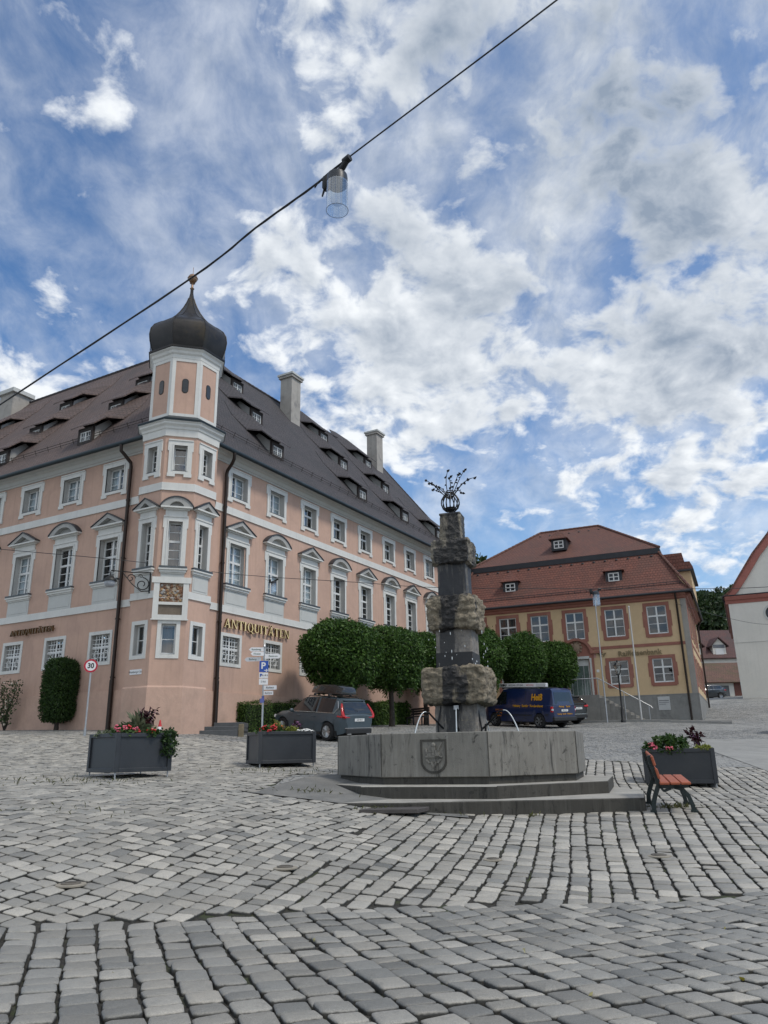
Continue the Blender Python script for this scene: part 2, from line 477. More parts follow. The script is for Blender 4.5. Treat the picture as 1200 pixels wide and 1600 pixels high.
def sett_field():
    """every sett a rounded stone of its own: one mesh (the paving's surface pattern)"""
    Cx, Cy, Au, Hu, Hv = [], [], [], [], []
    for reg, az, W, Lm, skew in ((1, -22, .206, .198, 0), (2, 14.5, .205, .205, 0), (3, 20, .195, .205, 0)):
        a = math.radians(az)
        u = np.array([math.sin(a), math.cos(a)]); v = np.array([u[1], -u[0]])
        ext = {1: (-2, 14, -10, 12), 2: (0, 32, -9, 14), 3: (0, 34, -26, 8)}[reg]
        nj = int((ext[3] - ext[2]) / W)
        for j in range(nj):
            v0 = ext[2] + (j + .5) * W
            nk = int((ext[1] - ext[0]) / (Lm * .8))
            ln = rng.uniform(.78, 1.26, nk) * Lm
            uu = ext[0] + rng.uniform(0, Lm) + np.cumsum(ln) - ln / 2
            vv = v0 + .028 * np.sin(uu * .9 + j * .15) + rng.normal(0, .004, nk)
            if reg == 3: vv = vv + .16 * np.sin(uu * .75 + j * .035)
            x = u[0] * uu + v[0] * vv; y = u[1] * uu + v[1] * vv
            ok = (np.abs(x) < .58 * y + 4.2) & (y > 2.6) & (region_np(x, y) == reg)
            if reg == 3: sl = .12 * np.cos(uu * .75 + j * .035)
            else: sl = .025 * np.cos(uu * .9 + j * .15)
            Cx.append(x[ok]); Cy.append(y[ok]); Au.append((a + sl)[ok] if np.ndim(sl) else np.full(ok.sum(), a))
            Hu.append(ln[ok] / 2); Hv.append(np.full(ok.sum(), W / 2))
    Cx, Cy, Au, Hu, Hv = map(np.concatenate, (Cx, Cy, Au, Hu, Hv))
    n = len(Cx)
    reg = region_np(Cx, Cy)
    gapu = np.where(reg == 1, .0075, .0075); gapv = np.where(reg == 1, .0035, np.where(reg == 2, .0085, .0075))
    hu = Hu - gapu - rng.uniform(0, .004, n); hv = Hv - gapv - rng.uniform(0, .004, n)
    Au = Au + rng.normal(0, .035, n)
    tu, tv = rng.normal(0, .028, n), rng.normal(0, .028, n)          # tilt
    dz = rng.normal(0, .004, n)
    # outline: 12 points, rounded corners, jitter
    base = []
    cr = .2
    for sx, sy in ((1, 1), (-1, 1), (-1, -1), (1, -1)):
        pts = [(sx, sy * (1 - cr * 1.3)), (sx * (1 - cr * .33), sy * (1 - cr * .33)), (sx * (1 - cr * 1.3), sy)]
        base += pts if sx * sy > 0 else pts[::-1]
    base = np.array(base)                                            # (12,2)
    jit = rng.normal(0, .035, (n, 12, 2))
    corner = rng.normal(0, .045, (n, 4, 2)).repeat(3, axis=1)
    o2 = base[None] + jit * .5 + corner
    rings = [(1.0, -.05), (.99, -.018), (.94, -.0045), (.80, .001)]
    V = []
    ca, sa = np.cos(Au)[:, None], np.sin(Au)[:, None]
    for sc, z in rings:
        lu = o2[:, :, 0] * hu[:, None] * sc; lv = o2[:, :, 1] * hv[:, None] * sc
        x = Cx[:, None] + sa * lu + ca * lv; y = Cy[:, None] + ca * lu - sa * lv
        zz = z + dz[:, None] + (tu[:, None] * lu + tv[:, None] * lv) * (z > -.03) + (rng.normal(0, .0012, (n, 12)) if z > -.01 else 0)
        V.append(np.stack([x, y, zz], 2))
    V.append(np.stack([Cx, Cy, .003 + dz + rng.normal(0, .0015, n)], 1)[:, None, :])
    V = np.concatenate(V, 1)                                          # (n,49,3)
    V[:, :, 2] += gz_np(Cx, Cy)[:, None] + 0
    # follow the slope of the ground under each stone
    e = .1
    gx = (gz_np(Cx + e, Cy) - gz_np(Cx - e, Cy)) / (2 * e); gy = (gz_np(Cx, Cy + e) - gz_np(Cx, Cy - e)) / (2 * e)
    V[:, :, 2] += gx[:, None] * (V[:, :, 0] - Cx[:, None]) + gy[:, None] * (V[:, :, 1] - Cy[:, None])
    F = []
    for r_ in range(3):
        for k in range(12):
            F.append((r_ * 12 + k, r_ * 12 + (k + 1) % 12, (r_ + 1) * 12 + (k + 1) % 12, (r_ + 1) * 12 + k))
    T = [(36 + k, 36 + (k + 1) % 12, 48) for k in range(12)]
    off = (np.arange(n) * 49)[:, None, None]
    F4 = (np.array(F)[None] + off).reshape(-1, 4)
    F3 = (np.array(T)[None] + off).reshape(-1, 3)
    F3 = np.concatenate([F3, F3[:, 2:3]], 1)
    me = bpy.data.meshes.new('cobbled_paving')
    Vf = V.reshape(-1, 3)
    me.vertices.add(len(Vf)); me.vertices.foreach_set('co', Vf.astype(np.float32).ravel())
    lo = np.concatenate([F4.ravel(), F3[:, :3].ravel()])
    me.loops.add(len(lo)); me.loops.foreach_set('vertex_index', lo.astype(np.int32))
    st = np.concatenate([np.arange(len(F4)) * 4, len(F4) * 4 + np.arange(len(F3)) * 3])
    me.polygons.add(len(st)); me.polygons.foreach_set('loop_start', st.astype(np.int32))
    me.polygons.foreach_set('use_smooth', np.ones(len(st), bool))
    me.update(calc_edges=True)
    a = me.attributes.new('tint', 'FLOAT', 'POINT'); a.data.foreach_set('value', np.repeat(rng.uniform(0, 1, n), 49).astype(np.float32))
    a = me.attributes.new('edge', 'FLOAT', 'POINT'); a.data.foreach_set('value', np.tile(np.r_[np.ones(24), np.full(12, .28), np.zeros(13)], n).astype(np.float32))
    a = me.attributes.new('hue', 'FLOAT', 'POINT'); a.data.foreach_set('value', np.repeat(np.clip(rng.normal(np.where(reg == 1, .30, .68), .25), 0, 1), 49).astype(np.float32))
    return me, n


def sett_material():
    m = bpy.data.materials.new('granite_setts'); m.use_nodes = True
    t = m.node_tree; t.nodes.clear(); q = G(t)
    pos = q.n('ShaderNodeNewGeometry').outputs['Position']
    ti = q.n('ShaderNodeAttribute', None, attribute_name='tint').outputs['Fac']
    hu = q.n('ShaderNodeAttribute', None, attribute_name='hue').outputs['Fac']
    c = q.mix(hu, (.182, .182, .170), (.385, .364, .318))
    c = q.mix(1.0, c, q.mix(ti, (.72,) * 3, (1.2,) * 3), 'MULTIPLY')
    speck = q.noise(pos, 160, 3, .7)
    c = q.mix(q.ramp(speck, .35, .7), q.mix(1., c, (.78, .78, .78), 'MULTIPLY'), q.mix(1., c, (1.2, 1.2, 1.2), 'MULTIPLY'))
    blot = q.noise(pos, 14, 5, .65)
    c = q.mix(q.m('MULTIPLY', q.ramp(blot, .5, .72), .35), c, (.12, .125, .12))
    wear = q.noise(pos, .5, 5, .6)
    c = q.mix(q.m('MULTIPLY', q.ramp(wear, .45, .7), .3), c, (.34, .335, .31))
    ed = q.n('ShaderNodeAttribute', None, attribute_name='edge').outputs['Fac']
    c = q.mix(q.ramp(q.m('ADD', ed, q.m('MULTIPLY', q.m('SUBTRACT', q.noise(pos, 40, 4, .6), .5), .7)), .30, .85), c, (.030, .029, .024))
    rg = q.m('ADD', .36, q.m('MULTIPLY', blot, .35))
    h = q.m('ADD', q.m('MULTIPLY', q.noise(pos, 30, 6, .65), .006), q.m('MULTIPLY', q.noise(pos, 180, 2, .6), .0016))
    bn = q.n('ShaderNodeBump', {'Strength': .8, 'Distance': 1., 'Height': h})
    b = q.n('ShaderNodeBsdfPrincipled', {'Base Color': c, 'Roughness': rg, 'Normal': bn.outputs[0], 'Specular IOR Level': .5})
    o = q.n('ShaderNodeOutputMaterial'); t.links.new(b.outputs[0], o.inputs[0])
    return m


def bed_material():
    """dark earth and moss between the setts"""
    m = bpy.data.materials.new('joint_earth'); m.use_nodes = True
    t = m.node_tree; t.nodes.clear(); q = G(t)
    pos = q.n('ShaderNodeNewGeometry').outputs['Position']
    c = q.mix(q.ramp(q.noise(pos, 60, 4, .7), .35, .7), (.010, .0095, .008), (.045, .041, .032))
    c = q.mix(q.ramp(q.noise(pos, 1.6, 6, .7), .5, .66), c, (.035, .046, .014))
    b = q.n('ShaderNodeBsdfPrincipled', {'Base Color': c, 'Roughness': .95})
    o = q.n('ShaderNodeOutputMaterial'); t.links.new(b.outputs[0], o.inputs[0])
    return m


def small_cobble_material():
    """small rough cobbles of the carriageway farther off"""
    m = bpy.data.materials.new('small_cobbles'); m.use_nodes = True
    t = m.node_tree; t.nodes.clear(); q = G(t)
    pos = q.n('ShaderNodeNewGeometry').outputs['Position']
    flat = q.v('MULTIPLY', pos, (1, 1, 0))
    flat = q.v('ADD', flat, q.n('ShaderNodeVectorMath', {0: q.noise(flat, .8, 2, .5, out='Color'), 3: .5}, operation='SCALE').outputs[0])
    vo = q.n('ShaderNodeTexVoronoi', {'Vector': flat, 'Scale': 6.0, 'Randomness': .55}, feature='F1')
    ed = q.n('ShaderNodeTexVoronoi', {'Vector': flat, 'Scale': 6.0, 'Randomness': .55}, feature='DISTANCE_TO_EDGE').outputs['Distance']
    cell = q.n('ShaderNodeSeparateColor', {0: vo.outputs['Color']}).outputs[0]
    c = q.mix(cell, (.17, .18, .185), (.33, .325, .30))
    j = q.ramp(ed, .0, .09)
    c = q.mix(j, (.05, .05, .042), c)
    c = q.mix(q.m('MULTIPLY', q.ramp(q.noise(pos, .35, 6, .65, .4), .42, .68), .55), c, (.36, .355, .33))
    c = q.mix(q.m('MULTIPLY', q.ramp(q.noise(pos, 1.1, 5, .7), .55, .75), .5), c, (.13, .13, .11))
    bn = q.n('ShaderNodeBump', {'Strength': 1., 'Distance': .03, 'Height': q.m('ADD', j, q.m('MULTIPLY', q.noise(pos, 25, 3), .5))})
    b = q.n('ShaderNodeBsdfPrincipled', {'Base Color': c, 'Roughness': .6, 'Normal': bn.outputs[0]})
    o = q.n('ShaderNodeOutputMaterial'); t.links.new(b.outputs[0], o.inputs[0])
    return m


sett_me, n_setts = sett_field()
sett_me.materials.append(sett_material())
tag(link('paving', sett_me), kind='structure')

# the sheet underneath: fine near the camera, coarse out to the horizon
xs = np.unique(np.concatenate([np.arange(-30, 34, .5), np.arange(-120, 180, 6), [-900, -500, -250, 300, 600, 1000]]))
ys = np.unique(np.concatenate([np.arange(-6, 50, .5), np.arange(-40, 130, 4), [-600, -250, -100, 160, 220, 300, 500, 900]]))
XX, YY = np.meshgrid(xs, ys)
ZZ = gz_np(np.clip(XX, -100, 120), np.clip(YY, -40, 125))
inset = region_np(XX, YY) > 0
ZZ = ZZ - np.where(inset | (YY < 2.7) & (YY > -6) & (np.abs(XX) < 8), .028, .0)
nx = len(xs)
ii = (np.arange(len(ys) - 1)[:, None] * nx + np.arange(nx - 1)[None]).ravel()
F = np.stack([ii, ii + 1, ii + nx + 1, ii + nx], 1)
cx = (XX[:-1, :-1] + XX[1:, 1:]).ravel() / 2; cy = (YY[:-1, :-1] + YY[1:, 1:]).ravel() / 2
fm = np.where((region_np(cx, cy) > 0) & (np.abs(cx) < .6 * cy + 5), 0, 1)
gm = np_mesh('ground', np.stack([XX.ravel(), YY.ravel(), ZZ.ravel()], 1), F, [bed_material(), small_cobble_material()], smooth=True, fm=fm)
tag(link('ground', gm), kind='structure')


def sheet(name, poly, m, lift=.006, n=26, kind='structure'):
    """a thin sheet that follows the ground inside a quad poly (4 corners)"""
    p = [np.array(q, float) for q in poly]
    V = []
    for j in range(n + 1):
        for i in range(n + 1):
            a, b = i / n, j / n
            q = p[0] * (1 - a) * (1 - b) + p[1] * a * (1 - b) + p[2] * a * b + p[3] * (1 - a) * b
            V.append((q[0], q[1], gz(*q) + lift))
    i0 = (np.arange(n)[:, None] * (n + 1) + np.arange(n)[None]).ravel()
    F = np.stack([i0, i0 + 1, i0 + n + 2, i0 + n + 1], 1)
    return tag(link(name, np_mesh(name, np.array(V), F, [m], smooth=True)), kind=kind)


M_ASPH = mat('worn_asphalt', (.15, .15, .142), .85, .2, 2., (.20, .195, .18), bump=.006, bscale=120)
M_SLAB = mat('pale_slab', (.255, .255, .24), .75, .15, 1.4, (.20, .20, .19), bump=.004, bscale=60)
sheet('ramp_pavement', [(-2.25, 13.05), (1.2, 12.25), (1.2, 16.4), (-1.4, 16.6)], M_ASPH, .005)
sheet('slab_path', [(8.8, 17.2), (15, 17.2), (16.5, 31), (11.4, 31)], M_SLAB, .012)
# ------------------------------------------------------------------ shared building materials and window kit
M_PINK = mat('pink_render', (.52, .348, .27), .9, .07, .8, (.455, .305, .24), bump=.004, bscale=30, streak=.22, patch=(.5, .46, .66))
M_PINKP = mat('pink_plinth_render', (.51, .345, .27), .9, .09, 1.2, (.40, .28, .22), bump=.006, bscale=20, streak=.12, patch=(.6, .5, .72))
M_TRIM = mat('white_trim', (.63, .63, .60), .8, .06, 1.2, (.52, .52, .50), bump=.002, streak=.16, patch=(.7, .55, .8))
M_TRIMG = mat('grey_trim', (.50, .51, .49), .85, .06, 1.2, bump=.002, streak=.1)
M_PED = mat('weathered_pediment', (.36, .36, .345), .85, .14, 2., (.27, .27, .26), streak=.25)
M_REVEAL = mat('window_reveal', (.48, .47, .445), .85, .05, 2.)
M_FRAME = mat('white_window_paint', (.66, .67, .66), .45, .05, 4.)
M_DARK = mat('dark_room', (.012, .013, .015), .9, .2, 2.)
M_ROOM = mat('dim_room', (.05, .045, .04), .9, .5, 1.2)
M_PANE = glass_mat('window_glass', (.80, .88, .90), .32, .015)
M_CURT = mat('net_curtain', (.62, .63, .66), .9, .12, 6.)
M_ZINC = mat('zinc', (.10, .11, .115), .5, .2, 3., metal=.6, bump=.001)
M_PIPE = mat('bronze_pipe', (.045, .035, .03), .45, .2, 3., metal=.7)
M_PIPEG = mat('green_gutter', (.022, .035, .042), .5, .25, 3., metal=.3)
M_TIN = mat('lead_capping', (.055, .055, .06), .55, .2, 4., metal=.4)
M_TIMBER = mat('dark_timber', (.035, .028, .026), .8, .3, 8., bump=.003)
M_ROOFL = tile_mat('brown_plain_tiles', (.108, .080, .074), (.142, .102, .090), (.10, .08, .076), dirt=(.07, .06, .058), amt=.6)
M_ROOFR = tile_mat('slate_grey_plain_tiles', (.056, .052, .057), (.080, .070, .073), (.05, .048, .052), dirt=(.035, .037, .04), amt=.6)
M_CHIM = mat('chimney_render', (.36, .34, .31), .9, .12, 2., (.24, .23, .22), streak=.3)


class Frame:
    """a facade: local x to the right as seen from outside, y inward, z up; origin and angle in world"""
    def __init__(s, ox, oy, ang): s.o = Vector((ox, oy, 0)); s.a = ang; s.M = Matrix.Translation(s.o) @ Matrix.Rotation(ang, 4, 'Z')
    def w(s, x, y, z): return s.M @ Vector((x, y, z))
    def put(s, name, data, root, x=0, y=0, z=0, smooth=None):
        return link(name, data, root, s.w(x, y, z) - root.location, s.a)


def wall_cells(mb, x0, x1, z0, z1, holes, m=0, y=0, zsplit=()):
    """flat wall with rectangular openings"""
    xs_ = sorted({x0, x1, *[v for h in holes for v in h[:2] if x0 < v < x1]})
    zs_ = sorted({z0, z1, *zsplit, *[v for h in holes for v in h[2:] if z0 < v < z1]})
    for a, b in zip(xs_, xs_[1:]):
        run = None
        for c, d in zip(zs_, zs_[1:]):
            mx, mz = (a + b) / 2, (c + d) / 2
            if any(h[0] < mx < h[1] and h[2] < mz < h[3] for h in holes): continue
            mb.add([(a, y, c), (b, y, c), (b, y, d), (a, y, d)], [(0, 1, 2, 3)], m)


def arc_pts(cx, cz, r, a0, a1, n): return [(cx + r * math.cos(a0 + (a1 - a0) * i / n), cz + r * math.sin(a0 + (a1 - a0) * i / n)) for i in range(n + 1)]


KITS = {}


def window_kit(key, w, h, style, cols=2, rows=3, transom=None, curtain='', sur=.2, dep=.26, ears=.07, grille=False, trim=None, glass=None, frame=None, back=None, split=None):
    """meshes for one kind of window: opening w x h, bottom centre at the origin"""
    if key in KITS: return KITS[key]
    tr = trim or M_TRIM
    a = w / 2
    o = a + sur
    mb = MB()
    # reveal
    for sx in (-1, 1):
        mb.add([(sx * a, 0, 0), (sx * a, dep, 0), (sx * a, dep, h), (sx * a, 0, h)], [(0, 1, 2, 3) if sx < 0 else (3, 2, 1, 0)], 1)
    mb.add([(-a, 0, h), (a, 0, h), (a, dep, h), (-a, dep, h)], [(0, 3, 2, 1)], 1)
    mb.add([(-a, 0, 0), (a, 0, 0), (a, dep, 0), (-a, dep, 0)], [(0, 1, 2, 3)], 1)
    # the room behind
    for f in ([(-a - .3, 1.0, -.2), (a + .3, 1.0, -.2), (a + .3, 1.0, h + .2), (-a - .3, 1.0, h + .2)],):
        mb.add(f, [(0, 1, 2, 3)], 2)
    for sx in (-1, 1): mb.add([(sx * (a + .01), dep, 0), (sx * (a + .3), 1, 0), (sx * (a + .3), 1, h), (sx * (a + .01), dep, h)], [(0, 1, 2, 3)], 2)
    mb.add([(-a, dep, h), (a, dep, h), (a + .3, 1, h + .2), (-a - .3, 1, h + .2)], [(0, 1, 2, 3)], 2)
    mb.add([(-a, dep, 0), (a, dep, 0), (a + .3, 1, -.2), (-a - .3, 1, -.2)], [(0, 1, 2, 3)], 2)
    p = .045
    if style in ('ears', 'tall'):
        mb.box(-o, -a, -p, .0, -sur * (style == 'ears') * .95, h, 0); mb.box(a, o, -p, 0, -sur * (style == 'ears') * .95, h, 0)
        mb.box(-o, o, -p - .002, 0, h, h + sur, 0)
        mb.box(-o - ears, -o, -p + .004, 0, h + sur - .42, h + sur, 0); mb.box(o, o + ears, -p + .004, 0, h + sur - .42, h + sur, 0)
        mb.box(-o - .03, o + .03, -p - .03, 0, h + sur, h + sur + .05, 0)
        # inner fillet
        for sx in (-1, 1): mb.box(min(sx * a, sx * (a + .05)), max(sx * a, sx * (a + .05)), -p - .02, 0, 0, h + .05, 0)
        mb.box(-a - .05, a + .05, -p - .021, 0, h, h + .05, 0)
        if style == 'ears':
            mb.box(-a, a, -p - .003, 0, -sur * .7, -.02, 0)
            mb.box(-o - ears * .5, -o + .28, -p - .006, 0, -sur - .06, -sur * .7 + .02, 0); mb.box(o - .28, o + ears * .5, -p - .006, 0, -sur - .06, -sur * .7 + .02, 0)
    elif style == 'flat':
        f = .025
        mb.box(-o, -a, -f, 0, -sur, h + sur, 0); mb.box(a, o, -f, 0, -sur, h + sur, 0)
        mb.box(-a, a, -f - .002, 0, h, h + sur, 0); mb.box(-a, a, -f - .002, 0, -sur, 0, 0)
    kit = {'window': mb.mesh('window', [tr, M_REVEAL, back or M_DARK])}
    # casement
    fb = MB(); yf = dep - .05; b = .055
    fb.box(-a, -a + b, yf, dep, 0, h); fb.box(a - b, a, yf, dep, 0, h)
    fb.box(-a + b, a - b, yf, dep, 0, b + .02); fb.box(-a + b, a - b, yf, dep, h - b, h)
    if cols == 2: fb.box(-.045, .045, yf - .012, dep, b, h - b)
    zt = None
    if transom:
        zt = h * transom
        fb.box(-a + b, a - b, yf - .014, dep, zt - .045, zt + .045)
    gb = .014
    cuts = rows if isinstance(rows, (list, tuple)) else [i / rows for i in range(1, rows)]
    for c in cuts:
        z = c * h
        if zt and abs(z - zt) < .08: continue
        fb.box(-a + b, a - b, yf + .012, yf + .035, z - gb, z + gb)
    if split:                                                    # extra upright glazing bars
        for sx in split: fb.box(sx * a - gb, sx * a + gb, yf + .013, yf + .036, b, h - b)
    kit['frame'] = fb.mesh('frame', [frame or M_FRAME])
    pb = MB(); pb.add([(-a + .02, dep - .022, .02), (a - .02, dep - .022, .02), (a - .02, dep - .022, h - .02), (-a + .02, dep - .022, h - .02)], [(0, 1, 2, 3)])
    kit['pane'] = pb.mesh('pane', [glass or M_PANE])
    if curtain:
        cb = MB()
        spans = {'both': [(-a, -a * .28), (a * .28, a)], 'left': [(-a, a * .1)], 'full': [(-a, a)], 'low': [(-a, a)]}[curtain]
        ct = h * .55 if curtain == 'low' else h
        for s0, s1 in spans:
            n = 16; vs = []
            for i in range(n + 1):
                x = s0 + (s1 - s0) * i / n
                y = dep + .05 + .018 * math.sin(i * 1.9) + .008 * math.sin(i * 4.3)
                vs += [(x, y, 0), (x, y, ct)]
            cb.add(vs, [(2 * i, 2 * i + 2, 2 * i + 3, 2 * i + 1) for i in range(n)])
        kit['curtain'] = cb.mesh('curtain', [M_CURT])
    sb = MB()
    if style == 'tall':
        sb.box(-o - .10, o + .10, -.15, 0, -.13, -.07); sb.box(-o - .06, o + .06, -.10, 0, -.22, -.131)
        sb.box(-o - .02, o + .02, -.05, 0, -.27, -.221)
        sb.box(-o - .08, o + .08, -.16, dep - .06, -.068, .004, 1)
        kit['sill'] = sb.mesh('sill', [tr, M_ZINC])
    elif style in ('ears', 'flat'):
        sb.box(-a + .005, a - .005, -.05 if style == 'ears' else .02, dep - .055, -.012, .012)
        kit['sill'] = sb.mesh('sill', [M_ZINC])
    if grille:
        gr = MB(); y0, y1 = .09, .112
        for i in range(1, 6): x = -a + w * i / 6; gr.box(x - .012, x + .012, y0, y1, .01, h - .01)
        for i in range(1, 6): z = h * i / 6; gr.box(-a, a, y0 + .003, y1 + .003, z - .012, z + .012)
        gr.box(-.04, .04, y0 - .006, y1, 0, h); gr.box(-a, a, y0 - .004, y1, h * .52, h * .58)
        for cx in (-a * .5, a * .5):
            pts = [(cx + .13 * math.cos(k * PI / 4 + PI / 8), y0 - .01, h * .27 + .15 * math.sin(k * PI / 4 + PI / 8)) for k in range(9)]
            gr.tube(pts, .016, 5, cap=False)
        kit['grille'] = gr.mesh('grille', [M_FRAME])
    KITS[key] = kit
    return kit


def add_window(kit, fr, root, x, z):
    o = fr.put('window', kit['window'], root, x, 0, z)
    for k in ('frame', 'pane', 'curtain', 'sill', 'grille', 'pediment', 'apron'):
        if k in kit: link(k, kit[k], o)
    return o


def pediment_mesh(w, h_op, sur, seg, ph=.45, over=.36):
    """frieze, cornice and triangular or segmental pediment over a tall window whose opening is w x h_op"""
    mb = MB()
    o = w / 2 + sur
    z0 = h_op + sur + .05
    mb.box(-o + .02, o - .02, -.05, 0, z0 + .001, z0 + .22, 0)
    e = o + over * .55
    mb.box(-e + .10, e - .10, -.13, 0, z0 + .221, z0 + .27, 0); mb.box(-e, e, -.24, 0, z0 + .271, z0 + .33, 0)
    zb = z0 + .33
    if not seg:
        mb.xz([(-e + .3, zb + .001), (e - .3, zb + .001), (0, zb + ph - .2)], -.04, 0, 2)
        for sx in (-1, 1):
            q = [(sx * e, zb + .002), (sx * (e - .32), zb + .002), (0, zb + ph - .17), (0, zb + ph)]
            mb.xz(q if sx < 0 else q[::-1], -.235, 0, 1)
            q = [(sx * (e + .05), zb + .0), (sx * (e + .04), zb + .035), (0, zb + ph + .045), (0, zb + ph + .002)]
            mb.xz(q[::-1] if sx < 0 else q, -.27, 0, 3)
    else:
        r = (e * e + ph * ph) / (2 * ph); a = math.asin(e / r)
        out = arc_pts(0, zb + ph - r, r, PI / 2 + a, PI / 2 - a, 14)
        e2 = e - .32; ph2 = ph - .17; r2 = (e2 * e2 + ph2 * ph2) / (2 * ph2); a2 = math.asin(e2 / r2)
        inn = arc_pts(0, zb + ph2 - r2, r2, PI / 2 + a2, PI / 2 - a2, 14)
        r3 = r + .045; a3 = a
        cap = arc_pts(0, zb + ph - r, r3, PI / 2 + a3, PI / 2 - a3, 14)
        for i in range(14):
            mb.xz([out[i], inn[i], inn[i + 1], out[i + 1]], -.235, 0, 1)
            mb.xz([cap[i], out[i], out[i + 1], cap[i + 1]], -.27, 0, 3)
        mb.xz([(x, z + .001) for x, z in inn][::-1], -.04, 0, 2)
    return mb.mesh('pediment', [M_TRIM, M_PED, M_PED, M_TIN])


def apron_mesh(o, z_top, z_bot, pw=.1):
    mb = MB()
    mb.box(-o, o, -.02, 0, z_bot, z_top)
    mb.box(-o + pw, o - pw, -.032, -.019, z_bot + pw, z_top - pw)
    return mb.mesh('apron', [M_TRIMG])


# serif capitals for the shop sign, unit height, each a list of x,z polygons
def glyph(ch):
    T, t, s = .17, .075, .05
    P = []
    def stem(x, w, z0=0, z1=1, f=.07, top=True, bot=True):
        P.append([(x, z0), (x + w, z0), (x + w, z1), (x, z1)])
        if bot: P.append([(x - f, z0), (x + w + f, z0), (x + w + f, z0 + s), (x - f, z0 + s)])
        if top: P.append([(x - f, z1 - s), (x + w + f, z1 - s), (x + w + f, z1), (x - f, z1)])
    if ch in 'AÄ':
        P.append([(.06, 0), (.06 + t, 0), (.44, 1), (.38, 1)]); P.append([(.60, 0), (.60 + T, 0), (.48, 1), (.36, 1)])
        P.append([(.2, .30), (.62, .30), (.60, .37), (.22, .37)])
        P.append([(-.02, 0), (.22, 0), (.22, s), (-.02, s)]); P.append([(.52, 0), (.86, 0), (.86, s), (.52, s)])
        if ch == 'Ä':
            for cx in (.26, .58): P.append([(cx + .06 * math.cos(k * PI / 4), 1.14 + .06 * math.sin(k * PI / 4)) for k in range(8)])
        return P, .86
    if ch == 'N':
        stem(.08, t); P.append([(.08, 1), (.24, 1), (.80, 0), (.68, 0)]); stem(.72, t, bot=False); return P, .9
    if ch == 'T':
        stem(.30, T, top=False); P.append([(.02, .94), (.75, .94), (.75, 1), (.02, 1)])
        P.append([(.02, .76), (.06, .76), (.10, .94), (.02, .94)]); P.append([(.71, .76), (.75, .76), (.75, .94), (.67, .94)]); return P, .78
    if ch == 'I': stem(.1, T); return P, .40
    if ch == 'Q':
        n = 20
        for k in range(n):
            a0, a1 = 2 * PI * k / n, 2 * PI * (k + 1) / n
            def ri(a): return .40 - (.06 + .10 * abs(math.cos(a))), .52 - .05
            q = []
            for a, inner in ((a0, 0), (a1, 0), (a1, 1), (a0, 1)):
                if inner: rx, rz_ = ri(a)
                else: rx, rz_ = .40, .52
                q.append((.44 + rx * math.cos(a), .5 + rz_ * math.sin(a)))
            P.append(q)
        P.append([(.44, .08), (.56, .08), (.90, -.22), (.72, -.22)]); return P, .92
    if ch == 'U':
        stem(.08, T, .28, 1, bot=False); stem(.64, t, .28, 1, bot=False)
        n = 10
        for k in range(n):
            a0, a1 = PI + PI * k / n, PI + PI * (k + 1) / n
            w0 = T + (t - T) * k / n; w1 = T + (t - T) * (k + 1) / n
            P.append([(.3975 + .3175 * math.cos(a0), .30 + .31 * math.sin(a0)), (.3975 + .3175 * math.cos(a1), .30 + .31 * math.sin(a1)),
                      (.3975 + (.3175 - w1) * math.cos(a1), .30 + (.31 - w1 * .7) * math.sin(a1)), (.3975 + (.3175 - w0) * math.cos(a0), .30 + (.31 - w0 * .7) * math.sin(a0))])
        return P, .86
    if ch == 'E':
        stem(.1, T)
        P.append([(.27, .0), (.66, .0), (.66, s), (.27, s)]); P.append([(.27, .95), (.62, .95), (.62, 1), (.27, 1)]); P.append([(.27, .49), (.5, .49), (.5, .55), (.27, .55)])
        P.append([(.62, 0), (.66, 0), (.68, .2), (.645, .2)]); P.append([(.59, 1), (.62, 1), (.63, .82), (.60, .82)]); P.append([(.47, .42), (.5, .42), (.5, .62), (.47, .62)]); return P, .72
    return P, .4


def sign_letters(root, fr, word, x0, x1, z0, hh, face, side, stand=.07):
    gs = [glyph(c) for c in word]
    tot = sum(w for _, w in gs) + .06 * (len(gs) - 1)
    kx = (x1 - x0) / tot
    x = x0
    for gi, (polys, w) in enumerate(gs):
        mb = MB()
        for i, p in enumerate(polys):
            q = [(x0_ * kx, z_ * hh) for x0_, z_ in p]
            ar = sum(q[k][0] * q[(k + 1) % len(q)][1] - q[(k + 1) % len(q)][0] * q[k][1] for k in range(len(q)))
            if ar < 0: q = q[::-1]
            mb.xz(q, -stand - .045 - i * .0012, -stand + .03, 1)
            mb.add([(a_, -stand - .0465 - i * .0012, b_) for a_, b_ in q], [tuple(range(len(q)))], 0)
        for px_ in (.25, .75): mb.tube([(w * kx * px_, 0, hh * .5), (w * kx * px_, -stand + .03, hh * .5)], .008, 5, m=1)
        fr.put('letter', mb.mesh('letter', [face, side]), root, x, 0, z0)
        x += (w + .06) * kx


# ------------------------------------------------------------------ the pink corner house
OX, OY = -8.005, 27.69
RD, RI = Vector((.4909, .8712, 0)), Vector((-.8712, .4909, 0))
LD, LI = Vector((-.8738, .4863, 0)), Vector((.4863, .8738, 0))
FR = Frame(OX, OY, math.atan2(.8712, .4909))
FL = Frame(OX, OY, math.atan2(-.4863, .8738))           # x = -s
pink = thing('corner_house', 'long pink corner house with white window surrounds, steep tiled roof and onion-domed corner turret', 'house', (OX, OY, 1.9))
LEN_R, LEN_L = 27.0, 24.0
RC = [3.58, 6.22, 8.85, 11.45, 14.1, 16.75, 19.35, 21.95, 24.6]
LC = [3.54, 6.19, 8.85, 11.5, 14.15, 16.8]
hol = []
for c in RC:
    hol += [(c - .52, c + .52, 11.61, 12.65), (c - .52, c + .52, 7.83, 9.57)]
    hol += [(c - .1 - .52 if c < 5 else c - .52, c - .1 + .52 if c < 5 else c + .52, 4.64, 5.70)]
